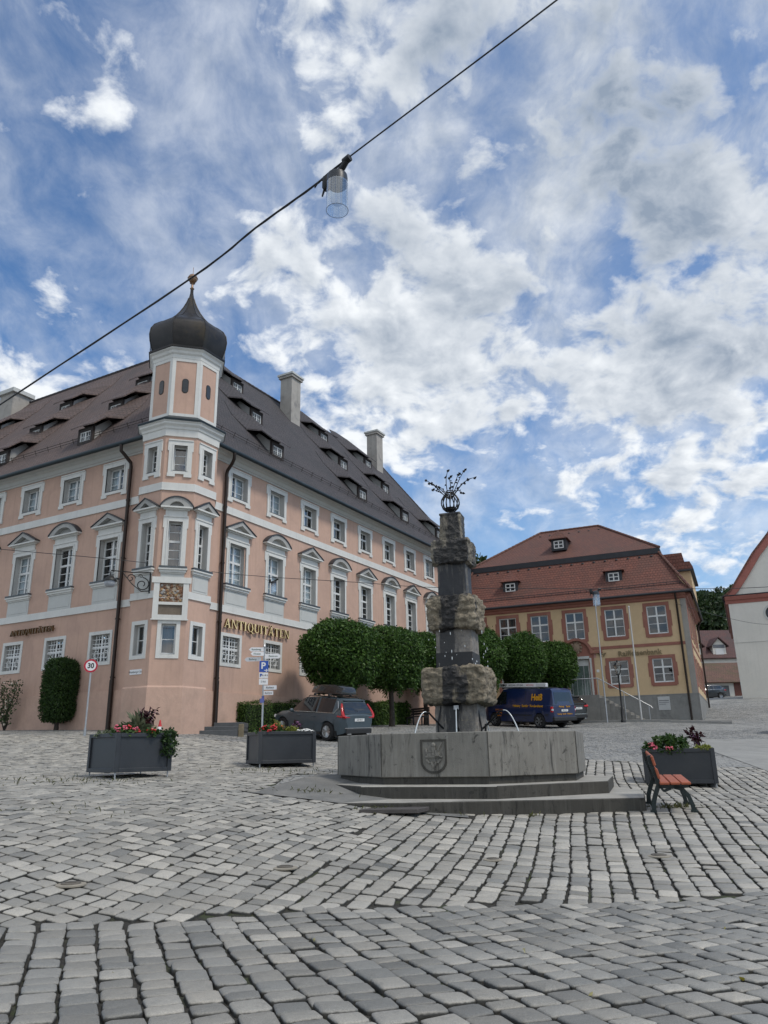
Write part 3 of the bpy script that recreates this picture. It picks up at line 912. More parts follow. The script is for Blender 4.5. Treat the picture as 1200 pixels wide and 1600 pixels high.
mb = MB(); wall_cells(mb, 0, LEN_R, 1.2, 13.3, hol)
# end gable and the back
mb.add([(LEN_R, 0, 1.2), (LEN_R, 13, 1.2), (LEN_R, 13, 13.3), (LEN_R, 6.5, 21.9), (LEN_R, 0, 13.3)], [(0, 1, 2, 3, 4)])
mb.add([(LEN_R, 13, 1.2), (13, 13, 1.2), (13, 13, 13.3), (LEN_R, 13, 13.3)], [(0, 1, 2, 3)])
FR.put('wall', mb.mesh('wall', [M_PINK]), pink)
hol = []
for c in LC: hol += [(-c - .52, -c + .52, 11.61, 12.65), (-c - .52, -c + .52, 7.83, 9.57), (-c - .52, -c + .52, 4.64, 5.70)]
mb = MB(); wall_cells(mb, -LEN_L, 0, 1.2, 13.3, hol)
mb.add([(-LEN_L, 13, 1.2), (-LEN_L, 0, 1.2), (-LEN_L, 0, 13.3), (-LEN_L, 6.5, 21.9), (-LEN_L, 13, 13.3)], [(0, 1, 2, 3, 4)])
FL.put('wall', mb.mesh('wall', [M_PINK]), pink)
mb = MB(); mb.box(2.0, LEN_R, -.05, 0, 1.2, 3.5); FR.put('plinth', mb.mesh('plinth', [M_PINKP]), pink)
mb = MB(); mb.box(-LEN_L, -2.0, -.05, 0, 1.2, 3.53); FL.put('plinth', mb.mesh('plinth', [M_PINKP]), pink)
CORN = [(0, 12.97), (-.05, 12.97), (-.07, 13.03), (-.12, 13.05), (-.2, 13.16), (-.32, 13.2), (-.36, 13.28), (-.5, 13.3), (-.5, 13.38), (0, 13.42)]
for fr, x0, x1 in ((FR, 1.2, LEN_R), (FL, -LEN_L, -1.2)):
    mb = MB(); mb.yz(CORN, x0, x1); fr.put('cornice', mb.mesh('cornice', [M_TRIMG]), pink)
    mb = MB(); mb.box(x0, x1, -.035, 0, 6.67, 6.93); mb.box(x0, x1, -.05, 0, 6.645, 6.669); fr.put('string_course', mb.mesh('string_course', [M_TRIM]), pink)
    mb = MB(); mb.box(x0, x1, -.035, 0, 10.82, 11.12); mb.box(x0, x1, -.05, 0, 10.795, 10.819); fr.put('string_course', mb.mesh('string_course', [M_TRIM]), pink)
    # gutter and downpipe
    mb = MB(); mb.tube([(x0 - (.6 if fr is FR else 0), -.62, 13.33), (x1 + (0 if fr is FR else .6), -.62, 13.33)], .095, 10); mb.box(x0, x1, -.56, -.49, 13.3, 13.43)
    fr.put('gutter', mb.mesh('gutter', [M_PIPEG], 50), pink)
    sx = 2.62 if fr is FR else -2.55
    mb = MB(); mb.tube([(sx - .12, -.62, 13.26), (sx - .12, -.6, 13.0), (sx - .05, -.45, 12.85), (sx, -.16, 12.6), (sx, -.13, 12.45), (sx, -.13, 3.9)], .072, 10)
    mb.tube([(sx, -.14, 3.9), (sx, -.14, 1.6)], .085, 10)
    for z in (4.0, 6.2, 8.6, 11.0): mb.tube([(sx, -.13, z - .03), (sx, -.13, z + .03)], .09, 10); mb.box(sx - .02, sx + .02, -.1, 0, z - .015, z + .015)
    fr.put('downpipe', mb.mesh('downpipe', [M_PIPE], 50), pink)

WU_C = window_kit('pink_small_curtain', 1.04, 1.04, 'ears', 2, 3, None, 'both', sur=.19)
WU_D = window_kit('pink_small_full', 1.04, 1.04, 'ears', 2, 3, None, 'full', sur=.19)
WU_T = window_kit('pink_small_transom', 1.04, 1.04, 'ears', 1, [.66], .62, 'left', sur=.19, split=(.25,))


def tall(key, seg, cur, tr=.58):
    k = dict(window_kit('pink_tall_' + key, 1.04, 1.74, 'tall', 2, [.195, .385, .79], tr, cur, sur=.17))
    k['pediment'] = pediment_mesh(1.04, 1.74, .17, seg)
    k['apron'] = apron_mesh(.70, -.275, -.895)
    return k


TALLS = {}
for seg in (0, 1):
    for cur in ('', 'both', 'full'): TALLS[seg, cur] = tall('%d%s' % (seg, cur), seg, cur)
WG = window_kit('pink_ground_grille', 1.04, 1.06, 'flat', 2, 3, None, '', sur=.13, grille=True, dep=.3)
for i, c in enumerate(RC):
    add_window((WU_C, WU_D, WU_T, WU_T, WU_T, WU_T, WU_T, WU_C, WU_T)[i], FR, pink, c, 11.61)
    add_window(TALLS[i % 2, ('full', 'full', 'both', '', '', '', '', '', '')[i]], FR, pink, c + .06 if i == 0 else c, 7.83)
    add_window(WG, FR, pink, c - .1 if c < 5 else c, 4.64)
for i, c in enumerate(LC):
    add_window((WU_C, WU_D, WU_D, WU_C, WU_D, WU_C)[i], FL, pink, -c, 11.61)
    add_window(TALLS[i % 2, ('', '', 'both', 'full', '', '')[i]], FL, pink, -c, 7.83)
    add_window(WG, FL, pink, -c, 4.64)

M_GOLD = mat('gilt_letter_face', (.80, .64, .33), .4, .12, 6.)
M_GOLDS = mat('bronze_letter_side', (.16, .09, .035), .45, .2, 6., metal=.4)
M_GOLDD = mat('dull_letter_face', (.16, .11, .06), .5, .2, 6., metal=.3)
sign_letters(pink, FR, 'ANTIQUITÄTEN', 2.93, 7.28, 6.03, .36, M_GOLD, M_GOLDS)
sign_letters(pink, FL, 'ANTIQUITÄTEN', -8.98, -6.24, 6.06, .23, M_GOLDD, M_GOLDS, .1)

# --- roof: two wings meeting on a hip above the corner; a along the right wing, b along the left wing
def ab(a, b, z): return Vector((OX, OY, 0)) + RD * a + LD * b + Vector((0, 0, z)) - pink.location
EZ_, RZ_ = 13.42, 22.3
e_, r_ = -.62, 6.5
ER, EL = LEN_R + .25, LEN_L + .25
cz_ = EZ_ + 1.02 * 8.88 / 7.12
mb = MB(); mb.add([ab(.4, e_, EZ_), ab(ER, e_, EZ_), ab(ER, r_, RZ_), ab(r_, r_, RZ_), ab(.4, .4, cz_)], [(0, 1, 2, 3, 4)], 0)
mb.add([ab(r_, r_, RZ_), ab(ER, r_, RZ_), ab(ER, 13.6, EZ_), ab(13.6, 13.6, EZ_)], [(0, 1, 2, 3)], 0)
mb.add([ab(e_, EL, EZ_), ab(e_, .4, EZ_), ab(.4, .4, cz_), ab(r_, r_, RZ_), ab(r_, EL, RZ_)], [(0, 1, 2, 3, 4)], 1)
mb.add([ab(r_, EL, RZ_), ab(r_, r_, RZ_), ab(13.6, 13.6, EZ_), ab(13.6, EL, EZ_)], [(0, 1, 2, 3)], 1)
roof = mb.build('roof', [M_ROOFR, M_ROOFL], pink)
roof.data.update(); uv_slopes(roof)
so = roof.modifiers.new('thickness', 'SOLIDIFY'); so.thickness = .1; so.offset = -1
# ridge and hip tiles, eaves snow guards
mb = MB()
k0 = 8.88 / 7.12
def capped(p, q, r=.11, step=.38):
    n = max(2, int((q - p).length / step))
    for i in range(n):
        a, b = p.lerp(q, i / n), p.lerp(q, (i + 1.08) / n)
        mb.tube([a, b], [r, r * .86], 7)
capped(ab(r_, r_, RZ_), ab(ER, r_, RZ_)); capped(ab(r_, r_, RZ_), ab(r_, EL, RZ_)); capped(ab(1.7, 1.7, EZ_ + 2.32 * k0), ab(r_, r_, RZ_)); capped(ab(ER, e_, EZ_ + .02), ab(ER, r_, RZ_), .07)
rc = mb.build('ridge_capping', [M_ROOFR], roof, 40)
uv_slopes(rc)
mb = MB()
k = 8.88 / 7.12
for h_ in (.16, .28):
    mb.tube([ab(1.5, .12, EZ_ + .74 * k + h_), ab(ER - .3, .12, EZ_ + .74 * k + h_)], .014, 5)
    mb.tube([ab(.12, 1.5, EZ_ + .74 * k + h_), ab(.12, EL - .3, EZ_ + .74 * k + h_)], .014, 5)
for i in range(30):
    q = 1.6 + i * .85
    if q < ER - .3: mb.tube([ab(q, .2, EZ_ + .82 * k), ab(q, .10, EZ_ + .74 * k + .33)], .014, 5)
    if q < EL - .3: mb.tube([ab(.2, q, EZ_ + .82 * k), ab(.10, q, EZ_ + .74 * k + .33)], .014, 5)
mb.build('snow_guard', [M_TIMBER], roof)

M_CHEEK = mat('dormer_cheek', (.34, .345, .34), .85, .12, 3.)
# --- dormers: low shed dormers with swept roofs
def dormer(root, fr, x, w, m_roof, sw=1.):
    z = EZ_ + (w + .62) * k
    cb = MB()
    cb.box(-.46, -.34, -.03, .1, -.02, .74); cb.box(.34, .46, -.03, .1, -.02, .74); cb.box(-.34, .34, -.03, .1, .56, .74); cb.box(-.34, .34, -.05, .1, -.05, .09)
    o = fr.put('dormer', cb.mesh('dormer', [M_TIMBER]), root, x, w, z)
    for sx in (-1, 1):
        c = MB(); c.yz([(.1, .1 * k), (.1, .74), (.80, .80 * k + .32), (1.0, 1.0 * k)], min(sx * .36, sx * .44), max(sx * .36, sx * .44))
        c.build('cheek', [M_CHEEK], o)
    c = MB(); c.box(-.34, .34, .0, .05, .09, .13); c.box(-.34, .34, 0, .05, .52, .56); c.box(-.34, -.29, 0, .05, .13, .52); c.box(.29, .34, 0, .05, .13, .52); c.box(-.03, .03, -.01, .05, .13, .52)
    for sx in (-.16, .16): c.box(sx - .008, sx + .008, .01, .04, .13, .52)
    c.box(-.29, .29, .011, .041, .315, .331)
    c.build('frame', [M_FRAME], o)
    c = MB(); c.box(-.33, .33, .06, .08, .1, .55); c.build('pane', [M_DPANE], o)
    c = MB()
    t = .07
    ms = .93
    Lf = [(-.74, -.22, .76), (-.80, .35, 1.25), (-1.15, 1.0, 1.0 * k + .10), (-1.45, 1.7, 1.7 * k + .03), (-1.05, 2.55, 2.55 * k + .03)]
    Cf = [(0, -.22, .80), (0, .35, .80 + .57 * ms), (0, 1.0, .80 + 1.22 * ms), (0, 1.7, max(.80 + 1.92 * ms, 1.7 * k + .1)), (0, 2.7, 2.7 * k + .04)]
    Rt = [(-x_, y_, z_) for x_, y_, z_ in Lf]
    vs_ = Lf + Cf + Rt + [(x_, y_, z_ - t) for x_, y_, z_ in Lf + Cf + Rt]
    fs = []
    for i in range(4):
        fs += [(i, 5 + i, 6 + i, i + 1), (5 + i, 10 + i, 11 + i, 6 + i), (15 + i, 16 + i, 21 + i, 20 + i), (20 + i, 21 + i, 26 + i, 25 + i), (i, i + 1, 16 + i, 15 + i), (11 + i, 10 + i, 25 + i, 26 + i)]
    fs += [(5, 0, 15, 20), (10, 5, 20, 25), (4, 9, 24, 19), (9, 14, 29, 24)]
    c.add(vs_, fs)
    ro = c.build('roof', [m_roof], o)
    ro.data.update(); uv_slopes(ro)
    return o


M_DPANE = mat('dormer_pane', (.10, .115, .13), .12, .5, 3.)
for x, w in ((6.6, .32), (14.6, .42), (19.7, .42), (24.6, .42), (7.5, 2.42), (16.0, 2.6), (21.0, 2.5), (8.3, 4.5), (16.8, 4.6), (22.3, 4.6)): dormer(pink, FR, x, w, M_ROOFR)
for x, w in ((5.75, .02), (11.9, .25), (17.9, .25), (5.9, 1.6), (11.6, 1.62), (17.6, 1.7), (5.95, 3.1), (11.8, 3.3), (17.8, 3.3)): dormer(pink, FL, -x, w, M_ROOFL)
# --- chimneys
for a, b, w1, w2, zt in ((14.2, 5.35, .92, .85, 23.65), (25.2, 5.7, .88, .85, 23.95)):
    mb = MB(); mb.box(a - w1 / 2, a + w1 / 2, b - w2 / 2, b + w2 / 2, 19.2, zt - .28); mb.box(a - w1 / 2 - .1, a + w1 / 2 + .1, b - w2 / 2 - .1, b + w2 / 2 + .1, zt - .28, zt - .12, 0)
    mb.box(a - w1 / 2 - .16, a + w1 / 2 + .16, b - w2 / 2 - .16, b + w2 / 2 + .16, zt - .12, zt, 1)
    FR.put('chimney', mb.mesh('chimney', [M_CHIM, M_TRIMG]), pink)
mb = MB(); mb.box(-20.9, -19.6, 5.3, 6.5, 20, 22.55); mb.box(-21.05, -19.45, 5.15, 6.65, 22.55, 22.8, 1)
FL.put('chimney', mb.mesh('chimney', [M_CHIM, M_TRIMG]), pink)

# --- corner turret
TC = Vector((-8.24, 28.63, 0))
PHM = math.atan2(-.963, .271)
tw = link('turret', None, pink, TC - pink.location)
R8 = 1.555
AP = R8 * math.cos(PI / 8)
SID = R8 * math.sin(PI / 8)
faces = {k: Frame(TC.x + AP * math.cos(PHM + k * PI / 4), TC.y + AP * math.sin(PHM + k * PI / 4), PHM + k * PI / 4 + PI / 2) for k in range(-3, 5)}
def on_face(k, mbm, name, mats, x=0, y=0, z=0):
    fr = faces[k]
    return link(name, mbm if not isinstance(mbm, MB) else mbm.mesh(name, mats), tw, fr.w(x, y, z) - TC, fr.a)
wf = [(-.25, .25, 11.61, 12.65), (-.25, .25, 7.83, 9.57), (-.26, .26, 4.62, 5.72)]
mb = MB()
for k_ in (-1, 0, 1, -2, 2):
    t = MB(); wall_cells(t, -SID, SID, 1.2, 13.2, wf if abs(k_) < 2 else [])
    fr = faces[k_]
    mb.add([fr.w(*p) - TC for p in t.v], t.f)
mb.build('turret_wall', [M_PINK], tw)
mb = MB(); mb.lathe([(R8 + .045, 1.2), (R8 + .035, 3.47), (R8 + .002, 3.53)], 8, (0, 0, 0), PHM + PI / 8, cap=False); mb.build('plinth', [M_PINKP], tw)
ph8 = PHM + PI / 8
mb = MB(); mb.lathe([(R8 - .05, 6.645), (R8 + .05, 6.65), (R8 + .05, 6.67), (R8 + .035, 6.672), (R8 + .035, 6.92), (R8 - .05, 6.93)], 8, ph=ph8, cap=False); mb.build('string_course', [M_TRIM], tw)
mb = MB(); mb.lathe([(R8 - .05, 10.8), (R8 + .05, 10.8), (R8 + .05, 10.82), (R8 + .035, 10.822), (R8 + .035, 11.11), (R8 - .05, 11.12)], 8, ph=ph8, cap=False); mb.build('string_course', [M_TRIM], tw)
mb = MB(); mb.lathe([(R8 - .02, 13.02), (R8 + .05, 13.03), (R8 + .06, 13.3), (R8 + .10, 13.33), (R8 + .12, 13.42), (R8 + .21, 13.5), (R8 + .22, 13.57), (R8 + .27, 13.6), (R8 + .27, 13.65), (R8 - .1, 13.66)], 8, ph=ph8, cap=False); mb.build('cornice', [M_TRIM], tw)
mb = MB(); mb.lathe([(R8 + .29, 13.62), (R8 + .31, 13.69), (R8 + .28, 13.72), (1.40, 13.98)], 8, ph=ph8, cap=False); mb.build('skirt_roof', [M_PIPEG], tw)
RS = 1.40
mb = MB(); mb.lathe([(RS, 13.6), (RS, 16.8)], 8, ph=ph8, cap=False); mb.build('turret_shaft', [M_PINK], tw)
fs_ = {k: Frame(TC.x + RS * math.cos(PI / 8) * math.cos(PHM + k * PI / 4), TC.y + RS * math.cos(PI / 8) * math.sin(PHM + k * PI / 4), PHM + k * PI / 4 + PI / 2) for k in range(-3, 5)}
sd8 = RS * math.sin(PI / 8)
for k_ in (-2, -1, 0, 1, 2):
    fr = fs_[k_]
    mb = MB(); mb.box(-sd8 - .008, -sd8 + .13, -.025, .03, 13.9, 16.55); mb.box(sd8 - .13, sd8 + .008, -.025, .03, 13.9, 16.55); mb.box(-sd8 + .13, sd8 - .13, -.027, .03, 13.9, 14.08); mb.box(-sd8 + .13, sd8 - .13, -.027, .03, 16.38, 16.55)
    link('pilaster_frame', mb.mesh('pilaster_frame', [M_TRIM]), tw, fr.w(0, 0, 0) - TC, fr.a)
    if abs(k_) < 2:
        mb = MB(); mb.xz([(x, z) for x, z in arc_pts(0, 15.5, .13, 0, PI, 8) + arc_pts(0, 15.12, .13, PI, 2 * PI, 8)], -.012, .01, 0)
        mb.xz([(x, z) for x, z in arc_pts(0, 15.5, .105, 0, PI, 8) + arc_pts(0, 15.12, .105, PI, 2 * PI, 8)], -.02, .01, 1)
        link('slot_window', mb.mesh('slot_window', [M_TIMBER, mat('slot_glass', (.03, .035, .04), .15, .3)]), tw, fr.w(0, 0, 0) - TC, fr.a)
mb = MB(); mb.lathe([(RS - .02, 16.5), (RS + .04, 16.52), (RS + .05, 16.66), (RS + .11, 16.72), (RS + .14, 16.82), (RS + .22, 16.88), (RS + .22, 16.95), (RS, 16.97)], 8, ph=ph8, cap=False); mb.build('cornice', [M_TRIM], tw)
# onion dome
M_COP = mat('dark_copper', (.024, .022, .021), .42, .35, 2.5, (.045, .036, .024), metal=.45, streak=.2, bump=.002)
prof = [(1.66, 16.92), (1.67, 17.0), (1.50, 17.04), (1.57, 17.22), (1.66, 17.52), (1.70, 17.82), (1.66, 18.12), (1.52, 18.36), (1.27, 18.56), (1.0, 18.73), (.80, 18.91), (.62, 19.12), (.46, 19.36), (.32, 19.62), (.2, 19.9), (.12, 20.15), (.075, 20.4), (.07, 20.6)]
mb = MB(); mb.lathe(prof, 8, ph=ph8)
for j in range(8):
    a = ph8 + j * PI / 4
    mb.tube([(r * math.cos(a), r * math.sin(a), z) for r, z in prof[2:-2]], .022, 5)
dome = mb.build('onion_dome', [M_COP], tw, 30)
mb = MB(); mb.lathe([(.05, 20.6), (.10, 20.66), (.05, 20.72), (.05, 20.9), (.12, 20.94), (.05, 20.98)], 10); mb.ball((0, 0, 21.18), .21, 14); mb.tube([(0, 0, 21.36), (0, 0, 21.75)], .012, 5)
for r, z in ((.215, 21.18),): mb.lathe([(r, z - .02), (r + .015, z), (r, z + .02)], 16, cap=False)
mb.build('finial', [mat('old_gilt_ball', (.30, .19, .12), .4, .3, 8., metal=.5)], tw, 40)
# turret windows
NU = window_kit('turret_small', .50, 1.04, 'ears', 1, 3, None, '', sur=.19, ears=.04)
NUF = window_kit('turret_small_side', .50, 1.04, 'ears', 2, 4, None, '', sur=.19, ears=.04)
def narrow(seg, key, rows, cols):
    k = dict(window_kit('turret_tall_' + key, .50, 1.74, 'tall', cols, rows, .58, '', sur=.17, ears=.04))
    k['pediment'] = pediment_mesh(.5, 1.74, .17, seg, .36, .3); 
    k['apron'] = apron_mesh(.42, -.275, -.895, .08) if seg == 0 else apron_mesh(.42, -.275, -.5, .05)
    return k
NT0, NT1 = narrow(0, 'side', [.2, .39, .79], 2), narrow(1, 'mid', [.2, .39, .79], 1)
NG = window_kit('turret_ground', .52, 1.10, 'flat', 1, 2, None, '', sur=.14, dep=.22, back=M_ROOM)
for k_ in (-1, 0, 1):
    for kit, z in ((NU if k_ == 0 else NUF, 11.61), (NT1 if k_ == 0 else NT0, 7.83), (NG, 4.62)):
        fr = faces[k_]
        o = link('window', kit['window'], tw, fr.w(0, 0, z) - TC, fr.a)
        for kk, me_ in kit.items():
            if kk != 'window': link(kk, me_, o)
# painted relief panel in its frame on the middle face
M_REL = mat('painted_relief', (.17, .085, .045), .7, .6, 9., (.34, .30, .24), bump=.03, bscale=14, patch=(7, .5, .58))
mb = MB(); mb.box(-.62, -.42, -.08, 0, 5.95, 7.36); mb.box(.42, .62, -.08, 0, 5.95, 7.36); mb.box(-.70, .70, -.1, 0, 7.2, 7.42); mb.box(-.62, .62, -.082, 0, 5.86, 6.03); mb.box(-.42, .42, -.078, 0, 6.4, 6.5); mb.box(-.66, .66, -.09, 0, 5.84, 5.88)
fr = faces[0]
rel = link('relief_frame', mb.mesh('relief_frame', [M_TRIM]), tw, fr.w(0, 0, 0) - TC, fr.a)
mb = MB(); mb.box(-.42, .42, -.04, 0, 6.5, 7.2)
r2 = random.Random(4)
for i in range(70):
    x, z = r2.uniform(-.38, .38), r2.uniform(6.55, 7.15)
    mb.ball((x, -.04, z), r2.uniform(.025, .07), 7, m=r2.choice((0, 0, 1, 2)), sq=(1, .6, 1))
mb.build('relief', [M_REL, mat('relief_ochre', (.30, .19, .09), .7, .4, 9.), mat('relief_grey', (.30, .29, .28), .7, .3, 9.)], rel, 60)
mb = MB(); mb.box(-.42, .42, -.03, 0, 6.03, 6.4); mb.build('inscription_slab', [mat('slab_brown', (.14, .11, .08), .6, .25, 3., (.09, .08, .065))], rel)
# street name plate on the left face
mb = MB(); mb.box(-.29, .29, -.02, 0, -.09, .09); fr = faces[-1]
pl = tag(link('street_name_plate', mb.mesh('street_name_plate', [mat('white_enamel', (.72, .73, .74), .3, .04)]), None, fr.w(-.02, 0.0, 4.03), fr.a), 'small white enamel street name plate on the pink turret', 'street sign')
text('lettering', 'Weinberger Str.', .105, mat('black_paint', (.015, .015, .016), .5, .1), pl, (0, -.022, 0), (PI / 2, 0, 0), .001)
# ------------------------------------------------------------------ the ochre house with the mansard roof
M_OCHRE = mat('ochre_render', (.56, .415, .25), .9, .07, .9, (.49, .36, .21), bump=.003, bscale=30, streak=.08, patch=(.4, .5, .75))
M_REDTR = mat('oxide_red_trim', (.27, .115, .085), .85, .1, 1.6, (.32, .15, .11), streak=.12)
M_BASE = mat('grey_plinth_render', (.22, .22, .21), .9, .14, 1.1, (.14, .14, .135), bump=.006, streak=.35, patch=(.8, .5, .7))
M_ROOFY = tile_mat('red_plain_tiles', (.19, .074, .054), (.145, .06, .047), (.11, .054, .043), .2, .2, dirt=(.085, .055, .047), amt=.5)
M_ROOFY2 = tile_mat('brown_red_plain_tiles', (.17, .075, .055), (.13, .062, .05), (.10, .055, .045), .2, .2, dirt=(.08, .055, .045), amt=.5)
M_FASCIA = mat('dark_fascia', (.02, .022, .028), .6, .3, 3.)
M_LITGL = glass_mat('house_glass', (.62, .70, .76), .16, .02)
M_STEP = mat('worn_stone', (.21, .205, .19), .85, .15, 2., (.13, .13, .12), bump=.006, streak=.2)
M_STEEL = mat('galvanised_steel', (.42, .43, .44), .4, .12, 5., metal=.7)
M_BLACKM = mat('black_iron', (.016, .017, .018), .5, .25, 5., metal=.3, bump=.001)
M_BLUEBL = mat('blinds', (.10, .13, .18), .8, .3, 2.)

FY = Frame(17.573, 45, math.atan2(-.4107, .9118))
och = thing('mansard_house', 'ochre two-storey house with red window surrounds and a red tiled mansard roof', 'house', (17.573, 45, 2.4))
X0, X1, DEP = -14.2, .4, 12.0
WUP = [-1.31, -3.80, -6.23, -8.46, -10.55, -12.7]
WGR = [-1.33, -3.84]
hol = [(c - .56, c + .56, 7.59, 9.28) for c in WUP] + [(c - .56, c + .56, 4.74, 6.13) for c in WGR + [-8.6, -10.6, -12.7]] + [(-6.95, -5.60, 4.1, 6.35)]
mb = MB(); wall_cells(mb, X0, X1, 1.6, 9.9, hol)
mb.add([(X0, DEP, 1.6), (X0, 0, 1.6), (X0, 0, 9.9), (X0, DEP, 9.9)], [(0, 1, 2, 3)]); mb.add([(X1, DEP, 1.6), (X0, DEP, 1.6), (X0, DEP, 9.9), (X1, DEP, 9.9)], [(0, 1, 2, 3)])
FY.put('wall', mb.mesh('wall', [M_OCHRE]), och)
c0 = FY.w(X1, 0, 0)
FS = Frame(c0.x, c0.y, FY.a + PI / 2)
SW = [2.0, 4.4, 6.8, 9.2]
mb = MB(); wall_cells(mb, 0, DEP, 1.6, 9.9, [(c - .5, c + .5, 7.59, 9.28) for c in SW] + [(c - .5, c + .5, 4.74, 6.13) for c in SW + [10.9]])
FS.put('wall', mb.mesh('wall', [M_OCHRE]), och)
for fr, a, b, hs in ((FY, X0, X1 + .06, 4.05), (FS, -.0, DEP, 4.05)):
    mb = MB(); mb.box(a, b, -.06, .001, 1.6, hs - .05); mb.box(a, b, -.075, .001, hs - .05, hs); fr.put('plinth', mb.mesh('plinth', [M_BASE]), och)
    mb = MB(); mb.box(a, b, -.03, .001, 6.87, 7.05); fr.put('string_course', mb.mesh('string_course', [M_REDTR]), och)
    mb = MB(); mb.yz([(0, 9.58), (-.04, 9.58), (-.05, 9.62), (-.12, 9.64), (-.15, 9.75), (-.3, 9.8), (-.33, 9.9), (0, 9.93)], a, b); fr.put('cornice', mb.mesh('cornice', [M_REDTR]), och)
    mb = MB(); mb.tube([(a - .3, -.46, 9.95), (b + .4, -.46, 9.95)], .075, 8); fr.put('gutter', mb.mesh('gutter', [M_FASCIA], 50), och)
mb = MB(); mb.box(.1, X1 + .03, -.035, .001, 4.05, 9.58); FY.put('quoin_strip', mb.mesh('quoin_strip', [mat('grey_quoin', (.27, .255, .23), .85, .1, 2., streak=.15)]), och)
mb = MB(); mb.box(-.031, .75, -.034, .001, 4.05, 9.58); FS.put('quoin_strip', mb.mesh('quoin_strip', [M_REDTR]), och)
mb = MB(); mb.tube([(-.1, -.46, 9.9), (-.1, -.4, 9.7), (-.1, -.13, 9.4), (-.1, -.13, 2.0)], .06, 8); FY.put('downpipe', mb.mesh('downpipe', [M_PIPE], 50), och)
mb = MB(); mb.tube([(DEP - .3, -.46, 9.9), (DEP - .3, -.13, 9.4), (DEP - .3, -.13, 2.0)], .06, 8); FS.put('downpipe', mb.mesh('downpipe', [M_PIPE], 50), och)


def red_kit(key, w, h):
    k = dict(window_kit(key, w, h, 'none', 2, [.36], .64, '', dep=.12, glass=M_LITGL, back=M_DARK))
    mb = MB(); s = .2; a = w / 2
    mb.box(-a - s, -a, -.028, 0, -s * .8, h + s); mb.box(a, a + s, -.028, 0, -s * .8, h + s); mb.box(-a, a, -.030, 0, h, h + s); mb.box(-a, a, -.030, 0, -s * .8, -.0)
    mb.box(-a - s - .07, -a - s, -.026, 0, h * .25, h * .75 + .1); mb.box(a + s, a + s + .07, -.026, 0, h * .25, h * .75 + .1)
    mb.box(-a - s * .6, a + s * .6, -.032, 0, -s * .8 - .05, -s * .8 + .01)
    k['surround'] = mb.mesh('surround', [M_REDTR])
    return k


RU, RG = red_kit('ochre_upper', 1.12, 1.69), red_kit('ochre_ground', 1.12, 1.39)
SU, SG = red_kit('ochre_side_upper', 1.0, 1.69), red_kit('ochre_side_ground', 1.0, 1.39)
def put_red(kit, fr, x, z):
    o = fr.put('window', kit['window'], och, x, 0, z)
    for kk in ('surround', 'frame', 'pane'): link(kk, kit[kk], o)
for c in WUP: put_red(RU, FY, c, 7.59)
for c in WGR + [-8.6, -10.6, -12.7]: put_red(RG, FY, c, 4.74)
for c in SW: put_red(SU, FS, c, 7.59)
for c in SW + [10.9]: put_red(SG, FS, c, 4.74)

# door with curved pediment and a crest above
dr = FY.put('door', (lambda m_: (m_.box(-.675, -.59, .10, .2, 0, 2.25), m_.box(.59, .675, .10, .2, 0, 2.25), m_.box(-.59, .59, .10, .2, 1.86, 2.25), m_.box(-.59, .59, .10, .2, 0, .1), m_.mesh('door', [M_FRAME]))[-1])(MB()), och, -6.27, 0, 4.1)
mb = MB(); mb.box(-.56, .28, .14, .16, .1, 1.86); mb.box(.32, .57, .141, .16, .1, 1.86); mb.build('glass_leaf', [mat('door_glass', (.14, .19, .17), .12, .3, 1.5)], dr)
mb = MB(); mb.box(.27, .33, .11, .15, .1, 1.86); mb.tube([(.2, .08, .8), (.2, .08, 1.3)], .015, 6); mb.build('leaf_edge', [M_STEEL], dr)
mb = MB(); mb.box(-1.0, -.7, -.10, .0, 0, 2.6); mb.box(.7, 1.0, -.10, 0, 0, 2.6); mb.box(-.7, .7, -.098, 0, 2.28, 2.6)
mb.box(-.86, -.74, -.13, -.09, .0, 2.3, 1); mb.box(.74, .86, -.13, -.09, 0, 2.3, 1); mb.box(-.74, .74, -.128, -.09, 2.26, 2.42, 1)
out = arc_pts(0, 2.55, 1.0, PI, 0, 14); inn = arc_pts(0, 2.55, .84, PI, 0, 14)
for i in range(14): mb.xz([inn[i], inn[i + 1], out[i + 1], out[i]][::-1], -.22, 0, 0)
mb.xz([(x, z) for x, z in arc_pts(0, 2.6, .83, 0, PI, 14)], -.05, 0, 0)
mb.box(-1.55, -.86, -.2, 0, 2.56, 2.72, 0); mb.box(.86, 1.55, -.2, 0, 2.56, 2.72, 0)
mb.build('portal', [M_REDTR, M_TRIMG], dr)
mb = MB(); mb.ball((0, -.08, 2.98), .27, 12, sq=(.9, .3, 1.15))
for j in range(10): a = j * PI / 5; mb.ball((.30 * math.cos(a), -.08, 2.98 + .34 * math.sin(a)), .09, 8, sq=(1, .6, 1))
mb.build('crest', [mat('carved_crest', (.24, .17, .12), .8, .3, 9., (.33, .27, .2))], dr, 60)

